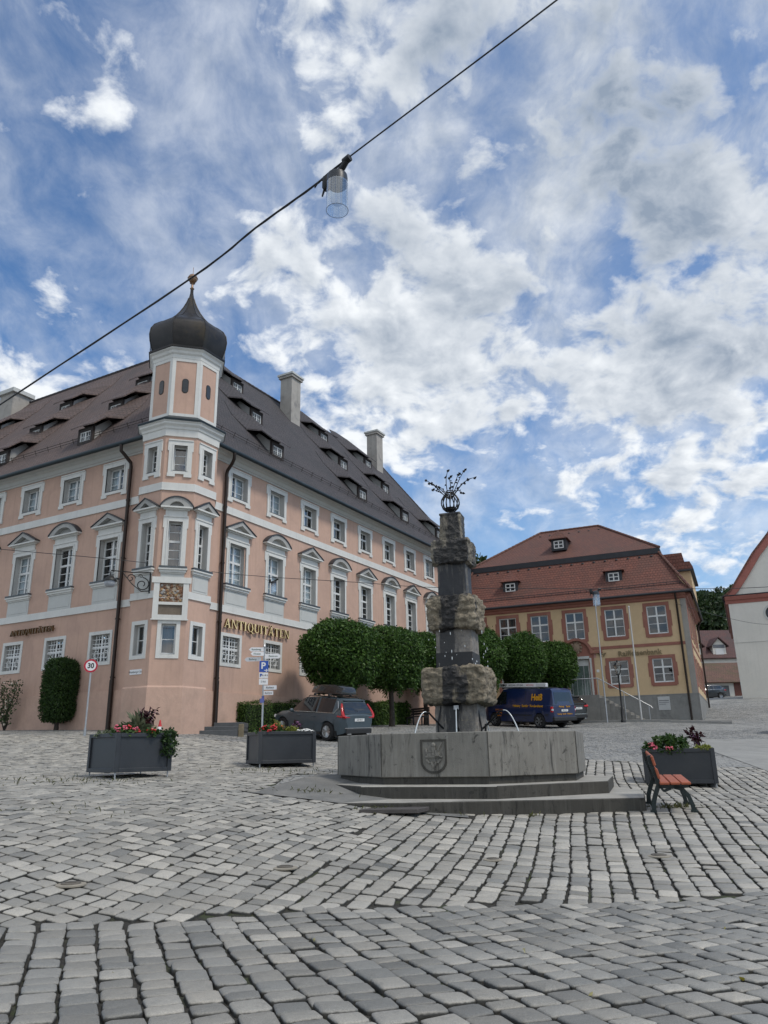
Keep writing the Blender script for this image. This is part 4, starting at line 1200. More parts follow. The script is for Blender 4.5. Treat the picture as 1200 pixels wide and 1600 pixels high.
# lettering of the bank
M_BANK = mat('bronze_sign', (.20, .15, .075), .55, .2, 6.)
o = text('bank_lettering', 'Raiffeisenbank', .44, M_BANK, och, FY.w(-2.55, -.05, 6.53) - och.location, (PI / 2, 0, FY.a), .02, sx=1.0, bold=.006)
mb = MB()
for sx in (-1, 1):                                       # the gable cross emblem
    q = [(sx * .02, .0), (sx * .09, .0), (sx * .27, .24), (sx * .18, .24)]
    mb.xz(q if sx > 0 else q[::-1], -.03, 0)
    q = [(sx * .27, .24), (sx * .18, .24), (sx * .02, .16), (sx * .05, .11)]
    mb.xz(q if sx > 0 else q[::-1], -.034, 0)
FY.put('bank_emblem', mb.mesh('bank_emblem', [M_BANK]), och, -4.75, -.03, 6.42)
mb = MB(); mb.box(-.33, .33, -.03, 0, -.4, .37); mb.box(-.28, .28, -.035, -.02, .12, .16, 1); mb.box(-.28, .28, -.035, -.02, .02, .045, 1); mb.box(-.28, .1, -.035, -.02, -.08, -.055, 1)
FY.put('notice_panel', mb.mesh('notice_panel', [mat('pale_panel', (.42, .43, .43), .5, .08), mat('panel_print', (.12, .12, .13), .6, .1)]), och, -1.5, -.06, 3.55)
mb = MB(); mb.box(-.12, .12, -.02, 0, -.16, .16); FY.put('house_plaque', mb.mesh('house_plaque', [mat('pink_plaque', (.45, .25, .22), .5, .2)]), och, -5.25, 0, 6.55)
mb = MB(); mb.box(-.08, .08, -.02, 0, -.08, .08); FY.put('house_number', mb.mesh('house_number', [M_FRAME]), och, -5.1, 0, 5.6)

# mansard roof
def yv(x, w, z): return FY.w(x, w, z) - och.location
E0 = [(-14.65, -.47), (.86, -.47), (.86, 12.47), (-14.65, 12.47)]
B0 = [(-13.1, 1.6), (-.95, 1.6), (-.95, 10.4), (-13.1, 10.4)]
U0 = [(-13.28, 1.4), (-.76, 1.4), (-.76, 10.6), (-13.28, 10.6)]
RDG = [(-9.2, 6.0), (-5.0, 6.0)]
mb = MB()
for i in range(4):
    j = (i + 1) % 4
    # bell-cast: a flatter foot, then steep
    f = .16
    m1 = (E0[i][0] + (B0[i][0] - E0[i][0]) * .28, E0[i][1] + (B0[i][1] - E0[i][1]) * .28); m2 = (E0[j][0] + (B0[j][0] - E0[j][0]) * .28, E0[j][1] + (B0[j][1] - E0[j][1]) * .28)
    mb.add([yv(*E0[i], 9.98), yv(*E0[j], 9.98), yv(*m2, 10.62), yv(*m1, 10.62)], [(0, 1, 2, 3)])
    mb.add([yv(*m1, 10.62), yv(*m2, 10.62), yv(*B0[j], 13.1), yv(*B0[i], 13.1)], [(0, 1, 2, 3)])
ro = mb.build('lower_roof', [M_ROOFY], och); ro.data.update(); uv_slopes(ro)
mb = MB()
mb.add([yv(*U0[0], 13.2), yv(*U0[1], 13.2), yv(*RDG[1], 16.4), yv(*RDG[0], 16.4)], [(0, 1, 2, 3)])
mb.add([yv(*U0[2], 13.2), yv(*U0[3], 13.2), yv(*RDG[0], 16.4), yv(*RDG[1], 16.4)], [(0, 1, 2, 3)])
mb.add([yv(*U0[1], 13.2), yv(*U0[2], 13.2), yv(*RDG[1], 16.4)], [(0, 1, 2)]); mb.add([yv(*U0[3], 13.2), yv(*U0[0], 13.2), yv(*RDG[0], 16.4)], [(0, 1, 2)])
ro2 = mb.build('upper_roof', [M_ROOFY2], och); ro2.data.update(); uv_slopes(ro2)
mb = MB()
poly = [yv(*p, 0) for p in U0]
mb.xy([(p.x, p.y) for p in poly], 13.2 - .36 - 2.4, 13.19 - 2.4)
mb.build('eaves_board', [M_FASCIA], och)
mb = MB()
def cap2(p, q, r=.10, step=.35):
    n = max(2, int((q - p).length / step))
    for i in range(n): mb.tube([p.lerp(q, i / n), p.lerp(q, (i + 1.08) / n)], [r, r * .84], 7)
cap2(yv(*RDG[0], 16.42), yv(*RDG[1], 16.42)); cap2(yv(*U0[1], 13.22), yv(*RDG[1], 16.42)); cap2(yv(*U0[0], 13.22), yv(*RDG[0], 16.42)); cap2(yv(*E0[1], 10.0), yv(*B0[1], 13.1)); cap2(yv(*E0[0], 10.0), yv(*B0[0], 13.1))
rc = mb.build('ridge_tiles', [M_ROOFY2], ro2, 40); uv_slopes(rc)
mb = MB()
for h_ in (.12, .22): mb.tube([yv(-14.2, -.02, 10.42 + h_), yv(.4, -.02, 10.42 + h_)], .016, 5)
for i in range(40):
    x = -14.2 + i * .37; mb.box(-.0, 0, 0, 0, 0, 0); mb.tube([yv(x, 0, 10.35), yv(x, -.04, 10.66)], .012, 4)
mb.build('snow_guard', [M_FASCIA], ro)
mb = MB()
for i in range(17):                                       # vent tiles in rows
    x = -12.8 + i * .72
    mb.ball(tuple(yv(x, 1.35, 12.68)), .09, 7, sq=(1.2, .8, .7))
for i in range(7): mb.ball(tuple(yv(-9.1 + i * .7, 5.35, 15.95)), .08, 7, sq=(1.2, .8, .7))
mb.build('vent_tile', [M_FASCIA], ro)


def hip_dormer(x, w, z, m_roof):
    o = FY.put('dormer', (lambda m_: (m_.box(-.5, .5, 0, 1.1, 0, .82), m_.mesh('dormer', [M_FASCIA]))[-1])(MB()), och, x, w, z)
    c = MB(); c.box(-.33, .33, -.03, .0, .14, .2); c.box(-.33, .33, -.03, 0, .62, .68); c.box(-.33, -.27, -.03, 0, .2, .62); c.box(.27, .33, -.03, 0, .2, .62); c.box(-.035, .035, -.035, 0, .2, .62); c.box(-.27, .27, -.033, 0, .385, .435)
    c.build('frame', [M_FRAME], o)
    c = MB(); c.box(-.27, .27, -.012, -.004, .2, .62); c.build('pane', [mat('dark_pane', (.02, .022, .026), .1, .3)], o)
    c = MB(); b = .66
    vs_ = [(-b, -.22, .80), (b, -.22, .80), (b, 1.3, .80), (-b, 1.3, .80), (0, .30, 1.52), (0, 1.75, 1.52)]
    c.add(vs_, [(0, 1, 4), (1, 2, 5, 4), (3, 0, 4, 5), (0, 3, 2, 1)])
    r_o = c.build('roof', [m_roof], o); r_o.data.update(); uv_slopes(r_o)


hip_dormer(-10.32, .42, 10.98, M_ROOFY); hip_dormer(-3.62, .42, 10.98, M_ROOFY); hip_dormer(-7.25, 2.35, 14.02, M_ROOFY2)
# cross gable with stepped roof on the far side of the right slope
mb = MB(); mb.box(-1.6, .82, 3.2, 8.6, 10.0, 11.95); FY.put('cross_wing', mb.mesh('cross_wing', [M_OCHRE]), och)
mb = MB()
mb.xz([(-1.6, 11.96), (1.0, 11.96), (1.0, 12.1), (.85, 12.45), (-1.6, 12.5)], 3.0, 8.8)
mb.xz([(-2.2, 12.5), (.52, 12.45), (.42, 13.2), (-2.2, 13.2)], 3.6, 8.2)
crx = FY.put('cross_wing_roof', mb.mesh('cross_wing_roof', [M_ROOFY]), och); crx.data.update(); uv_slopes(crx)
mb = MB(); mb.box(-1.5, 1.03, 2.96, 8.84, 11.85, 11.955); FY.put('cross_wing_eave', mb.mesh('cross_wing_eave', [M_FASCIA]), och)

# stair, landing and rail in front of the door
st = thing('stone_stairs', 'grey stone stairs with steel handrail rising to the bank door', 'stairs', FY.w(-5.8, -.9, 2.3), FY.a)
mb = MB(); mb.box(-1.5, .9, -.9, .83, -.3, 1.78); mb.build('landing', [M_STEP], st)
mb = MB()
for i in range(10): mb.box(.9 + i * .28, .9 + (i + 1) * .28, -.9, .83, -.3, 1.78 - (i + 1) * .172)
mb.build('stair_flight', [M_STEP], st, bevel=.015)
mb = MB()
mb.tube([(-1.45, -.85, 2.73), (.9, -.85, 2.73), (3.7, -.85, 1.02), (3.8, -.85, .9)], .028, 8)
mb.tube([(-1.45, -.85, 1.78), (-1.45, -.85, 2.73)], .022, 6); mb.tube([(.9, -.85, 1.78), (.9, -.85, 2.73)], .022, 6); mb.tube([(2.3, -.95, -.1), (2.3, -.86, 1.9)], .022, 6); mb.tube([(3.6, -.85, -.1), (3.6, -.85, 1.08)], .022, 6)
for i in range(9): mb.tube([(-1.45 + i * .29, -.85, 1.78), (-1.45 + i * .29, -.85, 2.73)], .008, 5)
mb.build('handrail', [M_STEEL], st, 60)

# raised pavement with kerb before the house
M_KERB = mat('kerb_stone', (.24, .24, .23), .85, .14, 2., bump=.004)
mb = MB()
for i in range(34):
    x0, x1 = -15 + i * .5, -15 + (i + 1) * .5 - .008
    p = [FY.w(x0, -3.1, 0), FY.w(x1, -3.1, 0), FY.w(x1, -2.97, 0), FY.w(x0, -2.97, 0)]
    z = gz(p[0].x, p[0].y)
    mb.xy([(q.x, q.y) for q in p], z - .1, z + .11)
tag(mb.build('kerb', [M_KERB]), kind='structure')
a_, b_, c_, d_ = FY.w(-15, -2.97, 0), FY.w(2.0, -2.97, 0), FY.w(2.0, 0, 0), FY.w(-15, 0, 0)
sheet('pavement', [(q.x, q.y) for q in (a_, b_, c_, d_)], M_ASPH, .10)

# ------------------------------------------------------------------ church
M_CHW = mat('church_limewash', (.66, .64, .585), .9, .05, .6, (.58, .57, .53), bump=.003, streak=.12, patch=(.3, .5, .8))
M_CHR = mat('church_red', (.33, .125, .10), .85, .1, 1.3, streak=.15)
FC = Frame(28.33, 62.0, math.atan2(-.4147, .9100))
ch = thing('church', 'white church gable with a curved dark red edge and round window', 'church', (28.33, 62.0, 4.5))
mb = MB()
n_ = 32
wall_cells(mb, 0, 12, 3.0, 12.2, [(2.55, 3.85, 10.55, 11.85), (8.15, 9.45, 10.55, 11.85)])
mb.add([(0, 24, 3), (0, 0, 3), (0, 0, 12.2), (0, 24, 12.2)], [(0, 1, 2, 3)]); mb.add([(12, 0, 3), (12, 24, 3), (12, 24, 12.2), (12, 0, 12.2)], [(0, 1, 2, 3)])
for cx in (3.2, 8.8):
    sq = []
    for i in range(n_):
        a = 2 * PI * i / n_; u_, v_ = math.cos(a), math.sin(a); kk = .65 / max(abs(u_), abs(v_)); sq.append((cx + u_ * kk, 0, 11.2 + v_ * kk))
    ci = [(cx + .58 * math.cos(2 * PI * i / n_), 0, 11.2 + .58 * math.sin(2 * PI * i / n_)) for i in range(n_)]
    mb.add(sq + ci, [(i, (i + 1) % n_, n_ + (i + 1) % n_, n_ + i) for i in range(n_)])
FC.put('wall', mb.mesh('wall', [M_CHW]), ch)
for cx in (3.2, 8.8):
    mb = MB(); ri_ = [(cx + .60 * math.cos(2 * PI * i / n_), 11.2 + .60 * math.sin(2 * PI * i / n_)) for i in range(n_)]; ro_ = [(cx + .74 * math.cos(2 * PI * i / n_), 11.2 + .74 * math.sin(2 * PI * i / n_)) for i in range(n_)]
    for i in range(n_): j = (i + 1) % n_; mb.xz([ri_[i], ro_[i], ro_[j], ri_[j]][::-1], -.04, .0, 0)
    ins = [(cx + .585 * math.cos(2 * PI * i / n_), 11.2 + .585 * math.sin(2 * PI * i / n_)) for i in range(n_)]
    mb.xz(ins, .25, .3, 1)
    FC.put('round_window', mb.mesh('round_window', [M_TRIMG, mat('church_glass', (.03, .035, .04), .15, .4)]), ch)
gb = [(-.3, 12.8), (0.3, 13.25), (1.14, 14.46), (2.36, 16.17), (3.77, 17.75), (4.9, 19.4), (5.6, 20.9), (6.0, 21.4)]
gi = [(.5, 12.8), (.95, 13.25), (1.75, 14.3), (2.95, 16.0), (4.2, 17.4), (5.2, 19.0), (5.75, 20.3), (6.0, 20.7)]
mir = lambda L_: [(12 - x, z) for x, z in L_[::-1]]
mb = MB(); mb.xz((gi + mir(gi)[1:])[::-1], .03, .3); FC.put('gable', mb.mesh('gable', [M_CHW]), ch)
mb = MB()
for A_, B_ in ((gb, gi), (mir(gb), mir(gi))):
    for i in range(len(A_) - 1): mb.xz([A_[i], A_[i + 1], B_[i + 1], B_[i]], -.12, .28)
FC.put('gable_edge', mb.mesh('gable_edge', [M_CHR]), ch)
mb = MB(); mb.yz([(.1, 12.2), (-.05, 12.2), (-.08, 12.45), (-.2, 12.5), (-.3, 12.72), (-.3, 12.8), (.1, 12.82)], -.22, 12.22); mb.box(-.22, 0, .1, 24, 12.2, 12.8); FC.put('cornice', mb.mesh('cornice', [M_CHR]), ch)
mb = MB(); mb.tube([(-.35, -.2, 12.85), (-.35, .3, 12.62), (-.12, .35, 12.2)], .06, 7); mb.box(-.36, 12.36, -.36, .02, 12.82, 12.88); FC.put('gutter', mb.mesh('gutter', [M_FASCIA], 50), ch)
M_ROOFC = tile_mat('church_tiles', (.20, .085, .06), (.16, .075, .055), (.12, .06, .05))
mb = MB()
for A_ in (gb, mir(gb)):
    for i in range(len(A_) - 1):
        (x0, z0), (x1, z1) = A_[i], A_[i + 1]
        mb.add([(x0, -.2, z0 + .02), (x0, 24, z0 + .02), (x1, 24, z1 + .02), (x1, -.2, z1 + .02)], [(0, 1, 2, 3)])
rch = FC.put('roof', mb.mesh('roof', [M_ROOFC]), ch); rch.data.update(); uv_slopes(rch)
so = rch.modifiers.new('thickness', 'SOLIDIFY'); so.thickness = .12; so.offset = 0
mb = MB(); mb.box(0, 12, -.03, 0.001, 9.0, 9.03); FC.put('render_joint', mb.mesh('render_joint', [M_TRIMG]), ch)

# ------------------------------------------------------------------ far end of the side street
gar = thing('garage_block', 'low white garage row under a long brown tiled roof at the street end', 'garage', (40, 98, 6.2))
mb = MB(); mb.box(-7, 12, 0, 9, -2, 2.45); mb.build('wall', [M_CHW], gar)
M_GATE = mat('grey_garage_door', (.10, .105, .11), .6, .2, 3.); M_RDOOR = mat('red_brown_door', (.13, .045, .03), .6, .2, 3.)
for i, x in enumerate((-5.5, -2.4, .7)):
    mb = MB(); mb.box(x, x + 2.5, -.05, .02, -.4, 2.0); mb.build('garage_door', [M_GATE], gar)
mb = MB(); mb.box(3.85, 5.3, -.05, .02, -.4, 2.3); mb.build('door', [M_RDOOR], gar)
mb = MB(); mb.add([(-7.5, -.5, 2.4), (12.5, -.5, 2.4), (12.5, 5.5, 5.4), (-7.5, 5.5, 5.4)], [(0, 1, 2, 3)]); mb.add([(12.5, 9.5, 2.4), (-7.5, 9.5, 2.4), (-7.5, 5.5, 5.4), (12.5, 5.5, 5.4)], [(0, 1, 2, 3)])
M_ROOFG = tile_mat('mossy_brown_tiles', (.12, .065, .048), (.16, .085, .058), (.09, .06, .045), .3, .35, dirt=(.075, .07, .03), amt=.7)
o = mb.build('roof', [M_ROOFG], gar); o.data.update(); uv_slopes(o)
so = o.modifiers.new('thickness', 'SOLIDIFY'); so.thickness = .15
hs = thing('dormer_house', 'white house with a dark red roof and two gabled dormers beyond the garages', 'house', (49, 112, 9))
mb = MB(); mb.box(-9, 6, 0, 10, -3, 4.2); mb.build('wall', [M_CHW], hs)
mb = MB(); mb.add([(-9.4, -.5, 4.1), (6.4, -.5, 4.1), (6.4, 5, 8.9), (-9.4, 5, 8.9)], [(0, 1, 2, 3)]); mb.add([(6.4, 10.5, 4.1), (-9.4, 10.5, 4.1), (-9.4, 5, 8.9), (6.4, 5, 8.9)], [(0, 1, 2, 3)])
M_ROOFH = tile_mat('dark_red_tiles', (.12, .055, .05), (.09, .05, .048), (.08, .05, .045), .3, .35)
o = mb.build('roof', [M_ROOFH], hs); o.data.update(); uv_slopes(o); so = o.modifiers.new('thickness', 'SOLIDIFY'); so.thickness = .15
for x in (-3.6, -.1):
    mb = MB(); mb.xz([(-.95, 4.4), (.95, 4.4), (.95, 6.0), (0, 7.0), (-.95, 6.0)], .2, 3.0); d_o = mb.build('dormer', [M_CHW], hs, loc=(x, 0, 0))
    mb = MB()
    for sx in (-1, 1):
        q = [(0, 7.1), (sx * 1.35, 5.75), (sx * 1.35, 5.9), (0, 7.25)]
        mb.xz(q if sx < 0 else q[::-1], -.15, 3.4)
    r_o = mb.build('roof', [M_ROOFH], d_o); r_o.data.update(); uv_slopes(r_o)
    mb = MB(); mb.box(-.6, .6, .15, .22, 4.6, 5.5); mb.build('window', [mat('shutter_white', (.62, .63, .63), .6, .05)], d_o)
    mb = MB(); mb.box(-.85, .85, .18, .21, 5.6, 6.1); mb.build('gable_boarding', [mat('grey_boards', (.16, .17, .19), .7, .2)], d_o)
lh = thing('long_roof_house', 'long house with a plain grey brown roof below the wooded hill', 'house', (52, 122, 10))
mb = MB(); mb.box(-12, 10, 0, 9, -3, 4.4); mb.build('wall', [M_CHW], lh)
mb = MB(); mb.add([(-12.5, -.5, 4.3), (10.5, -.5, 4.3), (10.5, 5, 8.6), (-12.5, 5, 8.6)], [(0, 1, 2, 3)]); mb.add([(10.5, 9.5, 4.3), (-12.5, 9.5, 4.3), (-12.5, 5, 8.6), (10.5, 5, 8.6)], [(0, 1, 2, 3)])
M_ROOFLH = tile_mat('grey_brown_tiles', (.12, .10, .09), (.15, .115, .10), (.10, .085, .08), .3, .35)
o = mb.build('roof', [M_ROOFLH], lh); o.data.update(); uv_slopes(o); so = o.modifiers.new('thickness', 'SOLIDIFY'); so.thickness = .15
mb = MB()
for i in range(4): mb.box(2.0 + i * .02, 3.4, -.15, .1, 6.7, 6.75)
mb.tube([(-3.9, 1.2, 6.2), (-3.9, 1.2, 7.0)], .05, 6); mb.lathe([(.02, 0), (.5, .08), (.75, .3), (.72, .3), (.45, .1)], 14, (-3.9, 1.0, 6.7)); mb.build('satellite_dish', [M_RDOOR], lh, 60)

# wooded hill
hx, hy = np.meshgrid(np.linspace(-60, 260, 60), np.linspace(118, 330, 30))
hz_ = 6 + 17 * (1 - np.exp(-np.maximum(hy - 118, 0) / 22)) * np.exp(-((hx - 90) / 85) ** 2) + .9 * np.sin(hx * .11) * np.cos(hy * .07) - 3 * (hy < 119)
i0 = (np.arange(29)[:, None] * 60 + np.arange(59)[None]).ravel()
hm = np_mesh('hill', np.stack([hx.ravel(), hy.ravel(), hz_.ravel()], 1), np.stack([i0, i0 + 1, i0 + 61, i0 + 60], 1), [mat('hill_meadow', (.05, .075, .025), .95, .3, .2)], smooth=True)
tag(link('hill', hm), kind='structure')
def hill_z(x, y): return 6 + 17 * (1 - math.exp(-max(y - 118, 0) / 22)) * math.exp(-((x - 90) / 85) ** 2) + .9 * math.sin(x * .11) * math.cos(y * .07)
# ------------------------------------------------------------------ trees and other plants
M_BARK = mat('bark', (.055, .045, .036), .95, .3, 6., (.03, .026, .022), bump=.02, bscale=18)
L_LIME = leaf_mat('lime_leaf', (.016, .048, .008), (.085, .165, .028))
L_CORE = mat('inner_leaf_shade', (.007, .016, .005), .95, .3, 5.)  # near-black colour stands in for the shade inside crowns and hedge
L_YEW = leaf_mat('yew_needle', (.018, .045, .013), (.06, .11, .026))
L_HEDGE = leaf_mat('hedge_leaf', (.03, .07, .014), (.10, .17, .032))
L_WOOD = leaf_mat('wood_leaf', (.014, .034, .012), (.045, .075, .022))
L_ROSE = leaf_mat('rose_leaf', (.02, .045, .015), (.06, .10, .03))


def super_shell(n, rx, ry, rz, p=2.8, seed=1, lump=.06, depth=.16):
    r = np.random.default_rng(seed)
    u = r.normal(size=(n, 3)); u /= np.linalg.norm(u, axis=1)[:, None]
    k = (np.abs(u) ** p).sum(1) ** (-1 / p)
    q = u * k[:, None]
    l = 1 + lump * (np.sin(q[:, 0] * 5.1 + seed) * np.cos(q[:, 1] * 4.7 + seed * 2) + .7 * np.sin(q[:, 2] * 6.3 + q[:, 0] * 3 + seed))
    d = 1 - np.abs(r.normal(0, depth, n)) * .6 + .03 * r.normal(size=n)
    N = np.sign(q) * np.abs(q) ** (p - 1) / np.array([rx, ry, rz]); N /= np.linalg.norm(N, axis=1)[:, None]
    return q * (l * d)[:, None] * np.array([rx, ry, rz]), N


def clipped_tree(x, y, zc, rx, rz, label, seed, n=19000, ry=None):
    g0 = gz(x, y)
    t = thing('lime_tree', label, 'tree', (x, y, g0), 0, 'clipped round trees by the pink house')
    mb = MB()
    h = zc - g0
    mb.tube([(0, 0, -.1), (.02, .01, .5), (-.02, .02, h - rz * .9), (.02, 0, h - rz * .2)], [.17, .125, .11, .09], 10)
    for i in range(7):
        a = i * 2 * PI / 7 + seed; mb.tube([(0, 0, h - rz * .95), (rx * .35 * math.cos(a), rx * .35 * math.sin(a), h - rz * .5), (rx * .75 * math.cos(a), rx * .75 * math.sin(a), h + rz * .1)], [.06, .045, .02], 6)
    mb.build('trunk', [M_BARK], t, 60)
    P_, N_ = super_shell(n, rx, ry or rx, rz, 2.2, seed, .05)
    # a ragged hem of hanging leaf tips below
    r = np.random.default_rng(seed + 50)
    low = P_[:, 2] < -rz * .55
    P_[low, 2] -= np.abs(r.normal(0, .10, low.sum())) * (1 + (np.sin(P_[low, 0] * 9 + seed) > .3) * 1.2)
    P_[:, 2] += h
    link('crown', leaf_mesh('crown', P_, N_, .14, L_LIME, .7, .62, seed), t)
    mb = MB(); mb.ball((0, 0, h + .05), 1., 16, sq=(rx * .84, (ry or rx) * .84, rz * .80)); mb.build('shade_core', [L_CORE], t, 80)  # solid dark core painted as the crown's inner shade


clipped_tree(-2.0, 33.0, 5.26, 1.74, 1.36, 'largest clipped round tree, standing over the grey estate car', 3, 24000)
clipped_tree(0.2, 38.0, 5.62, 1.66, 1.50, 'round clipped tree with bare dark trunk, second along the pink house', 4)
clipped_tree(2.1, 43.0, 6.0, 1.75, 1.5, 'clipped round tree mostly hidden behind the fountain pillar', 5)
clipped_tree(5.0, 41.6, 5.95, 1.45, 1.55, 'round clipped tree just right of the fountain pillar', 6)
clipped_tree(7.62, 43.2, 5.98, 1.36, 1.40, 'round clipped tree standing behind the middle of the blue van', 7)
clipped_tree(10.15, 46.6, 6.0, 1.38, 1.3, 'smallest clipped round tree, beside the ochre house door', 8)

# hedge in front of the pink house
def hedge(name, label, x0, y0, ux, uy, L, w, h, m, n, seed, size):
    t = thing(name, label, 'hedge', (x0, y0, gz(x0, y0)))
    r = np.random.default_rng(seed)
    vx, vy = uy, -ux
    s = r.uniform(0, L, n); f = r.uniform(0, 1, n)
    side = r.choice(3, n, p=[.45, .38, .17])
    tt = np.where(side == 0, w / 2, np.where(side == 1, r.uniform(-w / 2, w / 2, n), -w / 2))
    zz = np.where(side == 1, h, f * h)
    end = r.uniform(0, 1, n) < .08
    s = np.where(end, r.choice([0., L], n), s); tt = np.where(end, r.uniform(-w / 2, w / 2, n), tt); zz = np.where(end, f * h, zz)
    bump = .07 * np.sin(s * 2.3 + seed) + .04 * np.sin(s * 5.7) + r.normal(0, .035, n)
    zz = zz + np.where(side == 1, bump, 0); tt = tt + np.where(side == 0, bump, 0)
    N_ = np.stack([np.where(side == 0, vx, np.where(side == 2, -vx, 0)), np.where(side == 0, vy, np.where(side == 2, -vy, 0)), np.where(side == 1, 1., .15)], 1)
    X = s * ux + tt * vx; Y = s * uy + tt * vy
    P_ = np.stack([X, Y, zz + gz_np(X + x0, Y + y0) - gz(x0, y0)], 1)
    link('foliage', leaf_mesh('foliage', P_, N_, size, m, .8, .5, seed), t)
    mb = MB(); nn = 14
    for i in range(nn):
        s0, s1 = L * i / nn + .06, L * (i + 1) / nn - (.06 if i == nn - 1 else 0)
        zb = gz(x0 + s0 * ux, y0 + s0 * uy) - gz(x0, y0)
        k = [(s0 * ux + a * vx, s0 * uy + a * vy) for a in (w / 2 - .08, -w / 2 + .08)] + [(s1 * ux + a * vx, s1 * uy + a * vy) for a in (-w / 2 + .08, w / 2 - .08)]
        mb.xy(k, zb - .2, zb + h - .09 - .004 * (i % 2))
    mb.build('shade_core', [L_CORE], t)  # solid dark boxes painted as shade within the hedge
    return t


hedge('hedge', 'low clipped green hedge along the pink house behind the grey car', -6.1, 31.2, .47, .8827, 14.5, 1.1, 1.12, L_HEDGE, 26000, 5, .11)

# clipped yew on a stem by the left front
yx, yy = -12.6, 29.75
t = thing('clipped_yew', 'tall box-clipped dark yew on a short stem against the pink wall', 'shrub', (yx, yy, gz(yx, yy)), math.radians(-29))
mb = MB(); mb.tube([(0, 0, -.1), (.02, 0, .3), (0, .02, .8)], [.10, .075, .07], 8); mb.build('trunk', [M_BARK], t, 60)
P_, N_ = super_shell(13000, .57, .50, 1.12, 5., 9, .03, .12); P_[:, 2] += 1.5
link('foliage', leaf_mesh('foliage', P_, N_, .12, L_YEW, .9, .35, 9), t)
mb = MB(); mb.box(-.45, .45, -.38, .38, .5, 2.45); mb.build('shade_core', [L_CORE], t, bevel=.12)  # solid dark box painted as shade inside the yew

# climbing rose
rx_, ry_ = -15.35, 31.35
t = thing('climbing_rose', 'straggling rose bush with pale flowers against the pink wall', 'shrub', (rx_, ry_, gz(rx_, ry_)), math.radians(-29))
r2 = random.Random(5); mb = MB(); tips = []
for i in range(9):
    a = r2.uniform(-.6, .9); x = 0; z = 0; pts = [(0, 0, -.05)]
    for j in range(6):
        x += a * .16 + r2.uniform(-.1, .12); z += r2.uniform(.2, .36); pts.append((x, -.05 + r2.uniform(-.14, .08), z)); tips.append(pts[-1])
    mb.tube(pts, [.022, .018, .015, .012, .01, .008, .006], 5)
mb.build('stem', [M_BARK], t)
tp = np.array(tips).repeat(15, axis=0); rr = np.random.default_rng(8); tp = tp + rr.normal(0, .12, tp.shape) * np.array([1, .6, 1]); tp = tp[tp[:, 2] > .25]
link('foliage', leaf_mesh('foliage', tp, rr.normal(size=tp.shape) + np.array([0, -.6, .3]), .10, L_ROSE, .8, .6, 8), t)
mb = MB()
for i in range(16): p = r2.choice(tips); mb.ball((p[0] + r2.uniform(-.1, .1), p[1] - .12, p[2] + r2.uniform(-.1, .1)), r2.uniform(.03, .05), 7)
mb.build('flower', [mat('cream_petal', (.62, .55, .46), .7, .15, 20.)], t, 80)

# trees on the hill, one by one
def crown_mesh(seed, n):
    r = np.random.default_rng(seed)
    P_, N_ = [], []
    for i in range(11):
        c = r.normal(0, 1, 3) * np.array([1.5, 1.5, 1.6]); c[2] += .3
        p, q = super_shell(n // 11, r.uniform(1.1, 1.9), r.uniform(1.1, 1.9), r.uniform(1.0, 1.7), 2.1, seed * 13 + i, .12, .3)
        P_.append(p + c); N_.append(q)
    return leaf_mesh('crown', np.concatenate(P_), np.concatenate(N_), .75, L_WOOD, .8, .7, seed)
WOODS = [crown_mesh(20 + i, 2600) for i in range(4)]
trm = MB(); trm.tube([(0, 0, -9), (.1, 0, -4), (0, .1, -1), (.1, 0, 1)], [.4, .33, .25, .12], 7); trm = trm.mesh('trunk', [M_BARK], 60)
def wood_tree(x, y, z, s, i, label, group='trees on the wooded hill'):
    t = thing('hill_tree', label, 'tree', (x, y, z - 9 * s), r2.uniform(0, 6), group)
    c = link('crown', WOODS[i % 4], t, (0, 0, 9 * s)); c.scale = (s, s, s * 1.15)
    c = link('trunk', trm, t, (0, 0, 9 * s)); c.scale = (s, s, s)
# (x, y, crown height, size): a front row and a skyline row
HT = [(56.5, 140, 20.5, 1.25), (60, 138, 20.2, 1.2), (63.5, 140, 20.6, 1.25), (67, 139, 20.8, 1.3), (70.5, 140, 20.9, 1.25), (74, 140, 21, 1.3), (58.5, 146, 23.0, 1.2), (62.2, 147, 23.4, 1.15), (65.6, 147, 23.6, 1.2), (69, 147, 24.2, 1.3), (72.5, 147, 24.6, 1.3), (76, 148, 24.5, 1.3),
      (60, 153, 25.6, 1.1), (63.2, 154, 25.2, .85), (66.4, 154, 25.9, .95), (69.5, 154, 26.3, 1.05), (73, 154, 26.6, 1.1), (77, 154, 26.8, 1.2), (80, 147, 25, 1.4), (84, 152, 26, 1.4), (52, 140, 19.8, 1.2), (48, 142, 19.5, 1.2), (54.5, 150, 24, 1.15), (50, 150, 23.2, 1.2)]
for i, (x, y, z, s) in enumerate(HT):
    wood_tree(x, y, z, s, i, 'broad green tree of the dense wood on the hill beyond the street')
wood_tree(15.6, 96, 22.2, .95, 1, 'dark tree top showing left of the red mansard roof', None)
wood_tree(11.5, 99, 20.8, .9, 2, 'dark tree just behind the fountain pillar, beyond the roofs', None)
